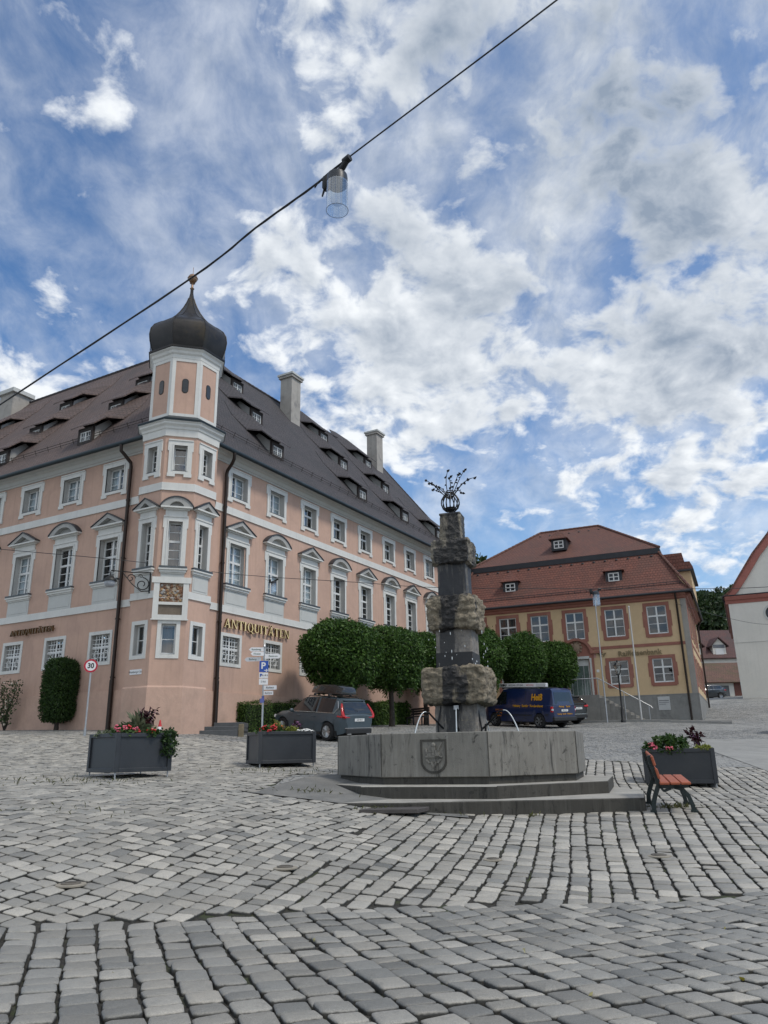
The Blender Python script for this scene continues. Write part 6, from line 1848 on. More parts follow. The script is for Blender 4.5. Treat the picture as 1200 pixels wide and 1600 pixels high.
gsl = (gz(bx + .15, by + .6) - gz(bx - .15, by - .6)) / 1.24
be.rotation_euler = (math.atan(gsl), 0, BANG)
be.location.z = gz(bx, by) + .03
# dark bench far off behind the hedge
db = thing('park_bench', 'dark timber bench by the pink wall behind the fountain pillar', 'bench', (1.75, 41.7, gz(1.75, 41.7)), math.radians(-60.4))
mb = MB()
for z in (.55, .68, .80): mb.box(-.9, .9, -.03, .02, z, z + .10)
mb.build('backrest', [M_TIMBER], db)
mb = MB()
for y in (-.15, -.28, -.41): mb.box(-.9, .9, y - .05, y + .05, .43, .46)
mb.build('seat', [M_TIMBER], db)
for x in (-.75, .75):
    mb = MB(); mb.box(x - .03, x + .03, -.42, -.36, -.1, .43); mb.box(x - .03, x + .03, -.02, .04, -.1, .85); mb.box(x - .03, x + .03, -.36, -.02, .37, .43); mb.build('leg', [M_BLACKM], db)

# ------------------------------------------------------------------ signs
M_SIGNW = mat('sign_white', (.72, .72, .73), .35, .04); M_SIGNR = mat('sign_red', (.42, .012, .03), .35, .1); M_SIGNK = mat('sign_black', (.012, .012, .013), .4, .1); M_SIGNB = mat('sign_blue', (.02, .075, .36), .35, .08); M_SIGNG = mat('sign_back', (.38, .39, .40), .4, .08, metal=.5)
s30 = thing('speed_limit_sign', 'round red rimmed 30 speed limit sign on a grey pole before the clipped yew', 'road sign', (-9.98, 25.85, gz(-9.98, 25.85)))
mb = MB(); mb.tube([(0, 0, -.2), (0, 0, 2.5)], .03, 8); mb.tube([(0, 0, -.05), (0, 0, .25)], .045, 8); mb.build('pole', [M_STEEL], s30, 60)
mb = MB()
def disc(r, y, m, n=32): mb.add([(r * math.cos(2 * PI * i / n), y, r * math.sin(2 * PI * i / n)) for i in range(n)], [tuple(range(n))], m)
def dring(r0, r1, y, m, n=32):
    vs_ = [(r * math.cos(2 * PI * i / n), y, r * math.sin(2 * PI * i / n)) for r in (r0, r1) for i in range(n)]
    mb.add(vs_, [(i, n + i, n + (i + 1) % n, (i + 1) % n) [::-1] for i in range(n)], m)
mb.xz([(.225 * math.cos(2 * PI * i / 32), .225 * math.sin(2 * PI * i / 32)) for i in range(32)], 0, .02, 2)
disc(.222, -.002, 0); dring(.165, .222, -.004, 1)
pl30 = mb.build('sign_plate', [M_SIGNW, M_SIGNR, M_SIGNG], s30, loc=(0, -.045, 2.27), rz=math.radians(16))
text('lettering', '30', .235, M_SIGNK, pl30, (0, -.008, -.004), (PI / 2, 0, 0), .001, sx=.9, bold=.006)

pp = thing('parking_signpost', 'grey post carrying a blue parking sign and white direction arrows', 'signpost', (-4.17, 26.0, gz(-4.17, 26.0)))
mb = MB(); mb.tube([(0, 0, -.2), (0, 0, 3.15)], .033, 8); mb.build('pole', [M_STEEL], pp, 60)
def plate(x0, x1, z0, z1, y=-.045, m=M_SIGNW, name='sign_plate', rz=0., arrow=0):
    b = MB()
    if arrow:
        h_ = (z1 - z0) / 2; zm = (z0 + z1) / 2
        q = [(x0, zm - h_), (x1, zm - h_), (x1, zm + h_), (x0, zm + h_)] if not arrow else ([(x0 + h_ * 1.1, z0), (x1, z0), (x1, z1), (x0 + h_ * 1.1, z1), (x0, zm)] if arrow < 0 else [(x0, z0), (x1 - h_ * 1.1, z0), (x1, zm), (x1 - h_ * 1.1, z1), (x0, z1)])
        b.xz(q, y - .012, y)
    else: b.box(x0, x1, y - .012, y, z0, z1)
    return b.build(name, [m], pp, rz=rz)
ppl = plate(-.15, .15, 2.29, 2.66, m=M_SIGNB, rz=math.radians(10)); text('lettering', 'P', .30, M_SIGNW, ppl, (-.02, -.062, 2.49), (PI / 2, 0, 0), .001, bold=.008); text('lettering', '→', .16, M_SIGNW, ppl, (.07, -.062, 2.34), (PI / 2, 0, 0), .001, bold=.004)
q1 = plate(-.15, .15, 2.09, 2.27, rz=math.radians(10)); text('lettering', 'P', .11, M_SIGNB, q1, (-.09, -.062, 2.18), (PI / 2, 0, 0), .001, bold=.01); text('lettering', '8-18 h', .075, M_SIGNK, q1, (.05, -.062, 2.18), (PI / 2, 0, 0), .001)
q2 = plate(-.15, .15, 1.87, 2.07, rz=math.radians(10)); text('lettering', '2 Std.', .075, M_SIGNK, q2, (0, -.062, 1.97), (PI / 2, 0, 0), .001)
q3 = plate(.03, .47, 1.70, 1.84, rz=math.radians(-6)); text('lettering', 'Rathaus', .085, M_SIGNK, q3, (.25, -.062, 1.77), (PI / 2, 0, 0), .001)
q4 = plate(.03, .36, 1.53, 1.66, rz=math.radians(-6)); text('lettering', 'Bücherei', .07, M_SIGNK, q4, (.20, -.062, 1.595), (PI / 2, 0, 0), .001)
for x0, x1, z0, z1, ar, s_, rz in ((-.52, -.02, 2.98, 3.12, -1, 'Rundweg', 6), (-.47, -.02, 2.83, 2.96, -1, 'Kloster', 20), (-.68, -.10, 2.66, 2.80, -1, 'Radweg', -8), (.02, .58, 2.74, 2.90, 1, 'Zentrum', 8)):
    q_ = plate(x0, x1, z0, z1, y=-.02 if ar < 0 else -.035, rz=math.radians(rz), arrow=ar)
    text('lettering', s_, .085, mat('sign_green', (.02, .09, .05), .5, .1), q_, ((x0 + x1) / 2, -.036 if ar < 0 else -.051, (z0 + z1) / 2), (PI / 2, 0, 0), .001)
mb = MB(); mb.box(-.10, .02, -.05, -.035, 1.28, 1.42); mb.tube([(0, 0, 1.3), (0, 0, 1.5)], .045, 8); mb.build('blue_sticker_plate', [mat('violet_blue', (.10, .12, .34), .5, .15)], pp, rz=math.radians(10))
mb = MB(); mb.lathe([(.04, 3.1), (.05, 3.15), (.02, 3.22)], 8); mb.build('pole_cap', [M_STEEL], pp)

# stone steps and post right of the turret
sb = thing('stone_steps', 'three dark stone steps at the foot of the pink turret', 'steps', (-6.1, 28.35, 1.86), math.radians(-2))
for i, (a, b) in enumerate(((-.95, .72), (-.62, .72), (-.32, .72))):
    mb = MB(); mb.box(a, b, i * .3 - .15, 1.6, i * .145 - .1, (i + 1) * .145 - .003 * i); mb.build('tread', [mat('dark_step_stone', (.085, .09, .095), .75, .2, 3., bump=.004)], sb, bevel=.012)
tag(MB().box(-.09, .09, -.09, .09, -.1, .44).build('stone_post', [mat('tan_post_stone', (.17, .14, .09), .85, .2, 4., bump=.008)], loc=(-5.28, 28.25, gz(-5.28, 28.25)), bevel=.02), 'short tan stone post at the right end of the dark steps', 'bollard')
pc = thing('traffic_cone', 'small red and white traffic cone tip behind the left planter', 'traffic cone', (-7.71, 26.5, gz(-7.71, 26.5) - .12))
mb = MB(); mb.lathe([(.16, .03), (.10, .22)], 14); mb.lathe([(.098, .222), (.065, .40)], 14, m=1); mb.lathe([(.064, .402), (.02, .62), (.0, .625)], 14); mb.build('cone', [P_RED, P_WHITE], pc, 60)
mb = MB(); mb.box(-.2, .2, -.2, .2, 0, .03); mb.build('base', [M_BLACKM], pc)
tag(MB().tube([(0, 0, -.2), (0, 0, 6.45)], [.055, .04], 8).ball((0, 0, 6.48), .06, 8).build('flagpole', [mat('white_pole_paint', (.46, .46, .45), .4, .08)], loc=(14.25, 44.0, gz(14.25, 44)), smooth=60), 'tall white flagpole before the ochre bank house', 'flagpole')
tag(MB().tube([(0, 0, -.2), (0, 0, 6.75)], [.05, .03], 8).ball((0, 0, 6.77), .04, 8).build('flagpole', [M_STEEL], loc=(12.2, 43.6, gz(12.2, 43.6)), smooth=60), 'thin grey metal pole left of the street lantern', 'pole')
lp = thing('street_lantern', 'old style black street lantern in front of the bank stairs', 'street lamp', (13.0, 43.3, gz(13.0, 43.3)))
mb = MB(); mb.lathe([(.13, -.1), (.13, .12), (.09, .16), (.075, .8), (.05, .85), (.042, 2.5), (.06, 2.55), (.03, 2.6)], 10); mb.build('post', [M_BLACKM], lp, 50)
mb = MB(); mb.lathe([(.10, 2.62), (.20, 3.08)], 6, cap=False); mb.build('lantern_glass', [glass_mat('lantern_glass', (.8, .82, .8), .4, .1)], lp)
mb = MB()
for k_ in range(6): a = k_ * PI / 3; mb.tube([(.10 * math.cos(a), .10 * math.sin(a), 2.6), (.205 * math.cos(a), .205 * math.sin(a), 3.08)], .012, 5)
mb.lathe([(.25, 3.08), (.10, 3.26), (.05, 3.3), (.05, 3.36), (.0, 3.4)], 6); mb.lathe([(.12, 2.59), (.12, 2.62)], 6); mb.build('lantern_frame', [M_BLACKM], lp)

# wrought iron bracket with a hanging lamp on the turret
fr = faces[-1]
wl = thing('wall_lantern', 'wrought iron scroll bracket with a small lamp on the turret', 'wall lamp', fr.w(.38, 0, 7.25), fr.a)
mb = MB(); mb.tube([(0, -.04, -.42), (0, -.04, .46)], .03, 7); mb.ball((0, -.04, .48), .05, 8)
mb.tube([(0, -.05, .36), (-.5, -.52, .34), (-1.0, -1.0, .38)], .02, 6)
def scroll(c, r0, turns, a0, sgn, n=26): return [(c[0] - (r0 * (1 - .75 * i / n)) * math.cos(a0 + sgn * turns * 2 * PI * i / n) * .72, c[1] - (r0 * (1 - .75 * i / n)) * math.cos(a0 + sgn * turns * 2 * PI * i / n) * .72, c[2] + r0 * (1 - .75 * i / n) * math.sin(a0 + sgn * turns * 2 * PI * i / n)) for i in range(n + 1)]
mb.tube(scroll((-.2, -.22, -.1), .26, 1.4, PI * .5, 1), .02, 6); mb.tube(scroll((-.5, -.5, .12), .16, 1.2, PI, -1), .017, 6); mb.tube([(0, -.06, -.34), (-.2, -.24, -.36), (-.45, -.46, -.1), (-.7, -.7, .3)], .02, 6); mb.tube(scroll((-.25, -.26, .2), .08, 1., 0, 1), .012, 5)
mb.build('bracket', [M_BLACKM], wl, 60)
mb = MB(); mb.lathe([(.02, .34), (.03, .2), (.12, .14), (.24, .02), (.24, -.02), (.20, -.02)], 12, (-1.0, -1.0, 0)); mb.build('lamp_hood', [M_BLACKM], wl, 50)
mb = MB(); mb.lathe([(.19, -.02), (.20, -.12), (.14, -.22), (.0, -.25)], 12, (-1.0, -1.0, 0)); mb.build('lamp_bowl', [mat('opal_bowl', (.35, .37, .40), .3, .1)], wl, 50)

# ------------------------------------------------------------------ cables with hanging lamps
def cable(name, label, pts, r):
    mb = MB()
    P_ = [Vector(p) for p in pts]; out = []
    for i in range(len(P_) - 1):
        p0 = P_[max(i - 1, 0)]; p1 = P_[i]; p2 = P_[i + 1]; p3 = P_[min(i + 2, len(P_) - 1)]
        for k_ in range(6):
            u = k_ / 6
            out.append(.5 * ((2 * p1) + (p2 - p0) * u + (2 * p0 - 5 * p1 + 4 * p2 - p3) * u * u + (3 * p1 - p0 - 3 * p2 + p3) * u ** 3))
    out.append(P_[-1])
    mb.tube(out, r, 6)
    return tag(mb.build(name, [M_CABLE], smooth=60), label, 'cable'), out
M_CABLE = mat('black_cable', (.02, .021, .024), .5, .2, 5.)
c1_, o1 = cable('suspension_cable', 'thick dark cable crossing the sky carrying the near lamp', [(-30, 31.5, 9.3), (-13.2, 18.3, 7.78), (-7.515, 13.5, 7.85), (-3.046, 10.2, 8.299), (-1.791, 9.25, 8.542), (-.892, 8.6, 8.697), (-.385, 8.2, 8.8), (2.115, 6.6, 9.52), (3.4, 5.75, 9.95), (12, 0, 13)], .011)
mb = MB()
for i in range(60):
    p = Vector((-7.515, 13.5, 7.85)).lerp(Vector((-3.046, 10.2, 8.299)), i / 60)
tag(MB().tube([Vector(o1[i]) + Vector((.0, 0, -.018 - .008 * (i % 2))) for i in range(0, 37)], .007, 5).build('power_lead', [M_CABLE]), 'thin lead tied along the thick cable left of the near lamp', 'cable')


def hang_lamp(x, y, z, label, s=1., tilt=0.):
    t = thing('hanging_lamp', label, 'street lamp', (x, y, z), 0, 'lamps hung on cables over the square')
    r = .142 * s; h = .51 * s
    mb = MB(); mb.lathe([(.0, -.075 * s), (r * .6, -.08 * s), (r * .94, -.11 * s), (r * .98, -.15 * s), (r * .98, -.262 * s), (r * .94, -.268 * s), (.0, -.268 * s)], 28); mb.build('housing', [mat('lamp_housing', (.022, .027, .034), .4, .15)], t, 40)
    mb = MB(); mb.lathe([(r * .88, -.269 * s), (r * .84, -.285 * s), (.0, -.29 * s)], 24); mb.build('light_plate', [mat('lamp_plate', (.10, .115, .15), .4, .1)], t, 40)
    mb = MB(); mb.lathe([(r * 1.0, -.235 * s), (r * 1.03, -.16 * s - h), (r * 1.005, -.16 * s - h), (r * .985, -.235 * s)], 36, cap=False); mb.build('glass_cylinder', [glass_mat('clear_lamp_glass', (.86, .90, .93), .34, .03)], t, 60)
    mb = MB(); n = 36; mb.tube([(r * 1.02 * math.cos(2 * PI * i / n), r * 1.02 * math.sin(2 * PI * i / n), -.16 * s - h) for i in range(n + 1)], .0035 * s, 5, cap=False); mb.build('glass_rim', [mat('rim_grey', (.12, .14, .17), .3, .1)], t)
    d = Vector(TAN).normalized()
    mb = MB(); a = d * .18 * s
    mb.tube([(0, 0, -.09 * s), a * .55 + Vector((0, 0, -.05 * s)), a * .9 + Vector((0, 0, .0))], [.05 * s, .042 * s, .04 * s], 8)
    o_ = a * .95 + Vector((0, 0, .02 * s)); mb.tube([o_ - d * .05 * s, o_ + d * .06 * s], .05 * s, 8)
    mb.build('clamp', [M_BLACKM], t, 50)
    mb = MB(); b = -d * .20 * s + Vector((0, 0, -.10 * s))
    mb.tube([b + Vector((0, 0, .10 * s)), b - Vector((0, 0, .06 * s)), b - Vector((.01 * s, 0, .10 * s))], [.055 * s, .06 * s, .035 * s], 8)
    mb.tube([b + Vector((-.02 * s, 0, -.06 * s)), b + Vector((-.055 * s, 0, -.2 * s))], [.018 * s, .012 * s], 6)
    mb.tube([b + Vector((0, 0, .09 * s)), b + Vector((-.1, 0, .05)) * s, -d * .42 * s], .01 * s, 6); mb.tube([b + Vector((.02, 0, -.08)) * s, b + Vector((.08, 0, -.10)) * s, Vector((-.1 * s, 0, -.14 * s))], .010 * s, 6)
    mb.build('junction_box', [M_BLACKM], t, 50)
    return t


TAN = (.507, -.4, .12)
hang_lamp(-.545, 8.3, 8.70, 'large near lamp with a clear glass cylinder hanging against the sky')
c2_, o2 = cable('suspension_cable', 'thin cable crossing in front of the pink house', [(-14.527, 25, 8.224), (-13.496, 25.6, 8.18), (-9.472, 27.0, 8.03), (-6.456, 29, 7.976), (-5.078, 29.5, 7.934), (-4.53, 29.6, 7.894), (-1.087, 30, 7.708), (2.089, 30, 7.439), (8.311, 29.5, 7.17), (11.776, 29, 7.004), (14.636, 28.5, 6.923), (22, 27.5, 7.1)], .012)
TAN = (1, .1, -.02)
hang_lamp(-4.45, 29.6, 7.80, 'small far lamp hanging in front of the second pink window', .78)
hang_lamp(8.311, 29.5, 7.14, 'far lamp hanging in front of the ochre house eaves', .95)
cable('thin_wire', 'thin pale wire running from the ochre house toward the church', [(17.2, 44.4, 9.2), (21, 48, 9.05), (26, 53, 9.2), (32, 60.2, 10.2)], .012)

# ------------------------------------------------------------------ covers in the paving
M_IRON = mat('cast_cover', (.10, .09, .075), .65, .25, 12., (.16, .13, .09), bump=.004, bscale=70)
M_COVR = mat('cover_ring', (.26, .235, .19), .8, .15, 8.)
for x, y, r, lab in ((-2.85, 7.4, .085, 'round valve cover with pale ring at the far left of the square'), (-1.09, 8.55, .085, 'round valve cover where the arc paving meets the straight courses'), (1.18, 9.5, .07, 'worn valve cover in the courses below the fountain'), (3.16, 9.7, .09, 'valve cover in the paving right of the fountain front')):
    mb = MB(); mb.lathe([(r, .0), (r, .022), (r * .96, .026), (0, .026)], 20); mb.lathe([(r * 1.55, .0), (r * 1.55, .012), (r * 1.02, .016), (r * 1.02, 0)], 20, m=1, cap=False); mb.box(-r * .6, r * .6, -.012, .012, .024, .031)
    tag(mb.build('valve_cover', [M_IRON, M_COVR], loc=(x, y, gz(x, y) - .004), smooth=50), lab, 'manhole cover')
mb = MB(); hx0 = [(-.18, 12.62), (.62, 12.48), (.42, 12.05), (-.46, 12.16)]
zz = max(gz(*p) for p in hx0); mb.xy([p for p in hx0][::-1], zz - .05, zz + .012)
tag(mb.build('access_hatch', [mat('hatch_steel', (.065, .058, .055), .6, .2, 6., bump=.003, bscale=60)], bevel=.006), 'flat dark steel hatch in the paving before the lower fountain step', 'manhole cover')

# tufts of grass in the joints
r = np.random.default_rng(77)
SP = [(-1.3, 13.6, .25, 60), (-.1, 12.35, .16, 50), (4.55, 13.0, .16, 170), (-.05, 12.45, .1, 60), (2.2, 12.45, .05, 20), (-8, 12.5, .6, 110), (-6.6, 14.3, .8, 90), (-2.5, 17.2, .8, 120), (-9.5, 13.5, .8, 100), (-7.5, 11.3, .6, 60), (-3.9, 10.5, .5, 30), (-5.5, 13.9, .7, 70), (.35, 12.55, .5, 60)]
PP = []
for x, y, s, n in SP:
    q_ = r.normal(0, s, (n, 2)) * np.array([1.2, .5]) + np.array([x, y]); PP.append(q_)
PP = np.concatenate(PP); P3 = np.c_[PP, gz_np(PP[:, 0], PP[:, 1]) - .01]
gm_ = leaf_mesh('grass_tufts', P3, np.tile(np.array([[0, 0, 1.6]]), (len(P3), 1)) + r.normal(0, .35, P3.shape), .085, leaf_mat('weed_grass', (.06, .075, .02), (.13, .13, .05)), .9, .18, 12)
tag(link('grass', gm_), kind='stuff')
# ground moss between the far left setts: low cushions
PM = r.uniform(size=(900, 2)) * np.array([7, .9]) + np.array([-6.2, 16.6]); 
# litter: small fallen leaves
PL = np.array([(.9, 5.75), (2.05, 5.1), (-.55, 6.1), (1.1, 4.75), (2.6, 6.6), (-1.7, 5.2)])
tag(link('fallen_leaves', leaf_mesh('fallen_leaves', np.c_[PL, gz_np(PL[:, 0], PL[:, 1]) + .012], np.tile(np.array([[.6, .3, .1]]), (len(PL), 1)), .045, leaf_mat('yellow_leaf', (.35, .30, .05), (.42, .40, .30)), .2, .7, 5)), kind='stuff')
# ------------------------------------------------------------------ vehicles (local x = forward, y = left)
M_TYRE = mat('tyre', (.014, .014, .015), .85, .2, 20.); M_RIM = mat('alloy', (.42, .43, .44), .3, .1, 10., metal=.8); M_RIMD = mat('wheel_well', (.008, .008, .009), .8, .2, 8.)
M_CGLASS = mat('car_glass', (.012, .015, .018), .04, .2, 2., spec=.8); M_TRIMK = mat('black_plastic', (.018, .018, .019), .6, .15, 10.); M_CHROME = mat('chrome_strip', (.62, .63, .64), .15, .05, 5., metal=1.)
M_LAMPR = mat('tail_lamp_red', (.42, .010, .012), .15, .2, 12., spec=.7); M_LAMPW = mat('lamp_clear', (.55, .55, .56), .12, .1, 8., spec=.8); M_PLATE = mat('number_plate', (.70, .71, .70), .4, .04)


def car_mesh(S, wheels, paint, name='body', nx=64):
    """lower shell lofted along x. S: dict of key lists (x, value): zb bottom, belt, top, wl, wm, wb, wt half widths; wheels (x, radius)"""
    x0, x1 = S['belt'][0][0], S['belt'][-1][0]
    X = np.unique(np.concatenate([np.linspace(x0, x1, nx)] + [np.linspace(w - r * 1.12, w + r * 1.12, 15) for w, r in wheels]))
    f = lambda k, x: float(np.interp(x, [a for a, _ in S[k]], [b for _, b in S[k]]))
    mb = MB(); rows = []
    for x in X:
        zb = f('zb', x)
        for w, r in wheels:
            R_ = r * 1.12
            if abs(x - w) < R_: zb = max(zb, r + math.sqrt(R_ * R_ - (x - w) ** 2))
        bl, tp = f('belt', x), f('top', x)
        zm = max(f('zb', x) + (bl - f('zb', x)) * .55, zb + .02); zm = min(zm, bl - .01); zb = min(zb, zm - .005)
        zs = zm + (bl - zm) * .62
        wl, wm, wb, wt = f('wl', x), f('wm', x), f('wb', x), f('wt', x)
        ws = wm + (wb - wm) * .25
        half = [(wl, zb), (wm, zm), (ws, zs), (wb, bl), (wt, tp), (wt * .5, tp + .025)]
        rows.append([(x, y, z) for y, z in half] + [(x, 0, tp + .03)] + [(x, -y, z) for y, z in half[::-1]])
    n = len(rows[0])
    for rw in rows: mb.v += [tuple(map(float, p)) for p in rw]
    for i in range(len(rows) - 1):
        for j in range(n - 1): mb.f.append((i * n + j, (i + 1) * n + j, (i + 1) * n + j + 1, i * n + j + 1)); mb.m.append(0)
    mb.f.append(tuple(range(n))); mb.m.append(0)
    mb.f.append(tuple((len(rows) - 1) * n + j for j in range(n - 1, -1, -1))); mb.m.append(0)
    return mb


def cabin_mesh(K, glass_sides):
    """K rows: (x, z_belt, z_roof, w_belt, w_roof, kind) ; kind of the strip that follows: 'glass','roof','side'..."""
    mb = MB(); n = 6
    for x, zb, zr, wb, wr, k in K:
        mb.v += [(x, wb, zb), (x, wr, zr), (x, wr * .55, zr + .03), (x, -wr * .55, zr + .03), (x, -wr, zr), (x, -wb, zb)]
    for i in range(len(K) - 1):
        k = K[i][5]
        for j in range(5):
            side = j in (0, 4)
            m = 1 if ((side and 's' in k) or ((not side) and 't' in k)) else 0
            mb.f.append((i * n + j, (i + 1) * n + j, (i + 1) * n + j + 1, i * n + j + 1)); mb.m.append(m)
    mb.f.append(tuple(range(n))); mb.m.append(1 if 'r' in K[0][5] else 0)
    return mb


def wheel_mesh(r, w=.22, spokes=5, dark=False):
    mb = MB()
    mb.lathe([(r * .66, -w / 2), (r * .93, -w / 2), (r, -w / 2 + .03), (r, w / 2 - .03), (r * .93, w / 2), (r * .66, w / 2)], 28, cap=False)
    tyre = mb.mesh('tyre', [M_TYRE], 40)
    mb = MB(); mb.lathe([(r * .67, -w / 2 + .01), (r * .69, w / 2 - .01), (r * .64, w / 2), (r * .60, w / 2 - .03), (r * .58, -.02), (.0, -.02)], 28, cap=False, m=1)
    for k_ in range(spokes):
        a = 2 * PI * k_ / spokes
        for da in (-.13, .13):
            p0 = (r * .10 * math.cos(a), r * .10 * math.sin(a), w / 2 - .04); p1 = (r * .63 * math.cos(a + da), r * .63 * math.sin(a + da), w / 2 - .015)
            mb.tube([p0, p1], [.03, .022], 5)
    mb.lathe([(r * .64, w / 2 - .01), (r * .66, w / 2 + .004), (r * .60, w / 2 - .02)], 28, cap=False)
    mb.lathe([(r * .15, w / 2 - .05), (r * .13, w / 2 - .015), (0, w / 2 - .01)], 14)
    return tyre, mb.mesh('rim', [M_RIM if not dark else mat('steel_wheel', (.16, .165, .17), .45, .15, 8., metal=.5), M_RIMD], 40)


def add_wheels(root, wheels, track, kit):
    for (wx, r) in wheels:
        for sy in (1, -1):
            t_, rm = kit
            o = link('wheel', t_, root, (wx, sy * track, r), (-sy * PI / 2, 0, 0))
            o.name = 'wheel'
            link('rim', rm, o)


def place_car(name, label, x, y, az, wheels, group=None, z_off=0.):
    """Empty on the sloping ground with the ground's pitch and roll"""
    h = math.radians(az); f = Vector((math.sin(h), math.cos(h), 0)); l = Vector((-f.y, f.x, 0))
    zf, zr = gz(x + f.x * 1.4, y + f.y * 1.4), gz(x - f.x * 1.4, y - f.y * 1.4); zl, zrr = gz(x + l.x * .8, y + l.y * .8), gz(x - l.x * .8, y - l.y * .8)
    fx = Vector((f.x * 2.8, f.y * 2.8, zf - zr)).normalized(); ly = Vector((l.x * 1.6, l.y * 1.6, zl - zrr)); ly = (ly - fx * ly.dot(fx)).normalized(); uz = fx.cross(ly)
    t = thing(name, label, 'car' if name != 'van' else 'van', (x, y, (zf + zr + zl + zrr) / 4 + z_off), 0, group)
    t.rotation_euler = Matrix((fx, ly, uz)).transposed().to_euler()
    return t


def paint(name, col, rough=.22, flake=.1, coat=.6): return mat(name, col, rough, flake, 4., coat=coat)


def estate(name, label, x, y, az, p, s=1., roofbox=False, lamp='tall', plate='', group=None, zs=1.):
    W = [(-1.40, .36), (1.44, .36)]
    t = place_car(name, label, x, y, az, W, group)
    S = dict(zb=[(-2.30, .50), (-2.2, .34), (-1.9, .25), (1.9, .22), (2.25, .28), (2.36, .42)],
             belt=[(-2.30, .98), (-2.2, 1.06), (-1.2, 1.06), (.4, 1.00), (1.05, .97), (1.7, .90), (2.15, .80), (2.36, .62)],
             top=[(-2.30, 1.0), (-2.2, 1.08), (-1.2, 1.08), (.6, 1.05), (1.1, 1.03), (1.8, .98), (2.2, .86), (2.36, .66)],
             wl=[(-2.30, .55), (-2.1, .80), (-1.4, .88), (1.4, .88), (2.0, .82), (2.36, .52)], wm=[(-2.30, .70), (-2.12, .88), (-1.4, .945), (1.4, .945), (2.05, .88), (2.36, .60)],
             wb=[(-2.30, .72), (-2.1, .86), (-1.4, .91), (1.0, .90), (1.9, .84), (2.2, .74), (2.36, .56)], wt=[(-2.30, .68), (-2.1, .80), (-1.4, .84), (1.0, .78), (1.9, .68), (2.2, .60), (2.36, .48)])
    car_mesh(S, W, p).build('body', [p], t, 35)
    K = [(-2.24, 1.06, 1.10, .80, .74, 'str'), (-1.98, 1.06, 1.50, .86, .60, 's'), (-1.86, 1.06, 1.60, .88, .62, ''), (-1.62, 1.06, 1.64, .89, .66, 's'), (-.72, 1.05, 1.66, .90, .68, ''), (-.62, 1.05, 1.66, .90, .68, 's'), (.20, 1.02, 1.63, .90, .67, 's'), (.42, 1.02, 1.58, .89, .65, 'st'), (1.18, .99, 1.05, .80, .66, '')]
    K = [(a, b, c * zs if c > 1.12 else c, d, e, f_) for a, b, c, d, e, f_ in K]
    cabin_mesh(K, 1).build('cabin', [p, M_CGLASS], t, 35)
    mb = MB()
    for sy in (1, -1):                                     # window strip and pillars
        mb.tube([(1.12, sy * .815, 1.03), (.4, sy * .905, 1.045), (-.7, sy * .915, 1.075), (-1.75, sy * .90, 1.09), (-1.92, sy * .82, 1.30), (-1.75, sy * .70, 1.55 * zs)], .016, 6)
    mb.build('window_strip', [M_CHROME], t)
    mb = MB(); 
    for sy in (1, -1):
        mb.tube([(-1.55, sy * .60, 1.66 * zs), (-1.45, sy * .60, 1.715 * zs), (.1, sy * .60, 1.715 * zs), (.2, sy * .60, 1.66 * zs)], .02, 6)
    mb.build('roof_rail', [M_CHROME if not roofbox else M_TRIMK], t, 60)
    for sy in (1, -1):
        mb = MB(); mb.ball((.80, sy * 1.0, 1.07), .11, 10, sq=(.7, 1., .75)); mb.tube([(.82, sy * .86, 1.02), (.80, sy * .98, 1.05)], .035, 6); mb.build('mirror', [p], t, 50)
        for dx in (-.55, .38):
            mb = MB(); mb.tube([(dx - .1, sy * .945, .90), (dx + .1, sy * .945, .90)], .022, 6); mb.build('door_handle', [p], t, 60)
        mb = MB(); mb.tube([(-.62, sy * .955, .35), (-.62, sy * .93, .7), (-.64, sy * .905, 1.04)], .006, 4); mb.tube([(.32, sy * .955, .35), (.32, sy * .93, .7), (.30, sy * .9, 1.01)], .006, 4); mb.build('door_gap', [M_TRIMK], t)
        mb = MB()
        if lamp == 'tall':
            mb.tube([(-2.23, sy * .80, .97), (-2.20, sy * .83, 1.06), (-2.13, sy * .81, 1.2), (-2.02, sy * .74, 1.38), (-1.97, sy * .70, 1.46)], [.075, .07, .055, .045, .035], 8)
            mb.tube([(-2.26, sy * .80, .96), (-2.27, sy * .52, .95)], [.055, .035], 8); mb.tube([(-2.2, sy * .83, .97), (-1.95, sy * .90, .98)], [.05, .03], 8)
        else:
            mb.tube([(-2.26, sy * .78, .96), (-2.285, sy * .45, .95)], [.075, .05], 8); mb.tube([(-2.22, sy * .80, .97), (-1.9, sy * .91, .97)], [.075, .03], 8)
        mb.build('tail_lamp', [M_LAMPR], t, 60)
        mb = MB(); mb.tube([(2.2, sy * .74, .76), (2.30, sy * .55, .72)], [.07, .05], 8); mb.build('headlamp', [M_LAMPW], t, 60)
    mb = MB(); mb.box(-2.325, -2.27, -.70, .70, .33, .52); mb.build('rear_bumper', [M_TRIMK], t, bevel=.03, seg=2)
    mb = MB(); mb.box(-2.31, -2.27, -.75, .75, .535, .56); mb.box(-2.315, -2.27, -.62, -.42, .30, .345); mb.box(-2.315, -2.27, .42, .62, .30, .345); mb.build('bumper_strip', [M_CHROME], t)
    mb = MB(); mb.box(-2.318, -2.29, -.26, .26, .80, .91); np_ = mb.build('number_plate', [M_PLATE], t)
    if plate: text('lettering', plate, .085, M_SIGNK, np_, (-2.32, 0, .855), (PI / 2, 0, -PI / 2), .001, sx=.95)
    mb = MB(); mb.box(-1.98, -1.80, -.58, .58, 1.575 * zs, 1.62 * zs); mb.build('spoiler', [p], t, bevel=.015)
    mb = MB(); mb.tube([(-2.19, .0, 1.12), (-2.16, .3, 1.2)], .012, 5); mb.build('wiper', [M_TRIMK], t)
    mb = MB(); mb.box(-1.9, 1.9, -.86, .86, .2, .42)
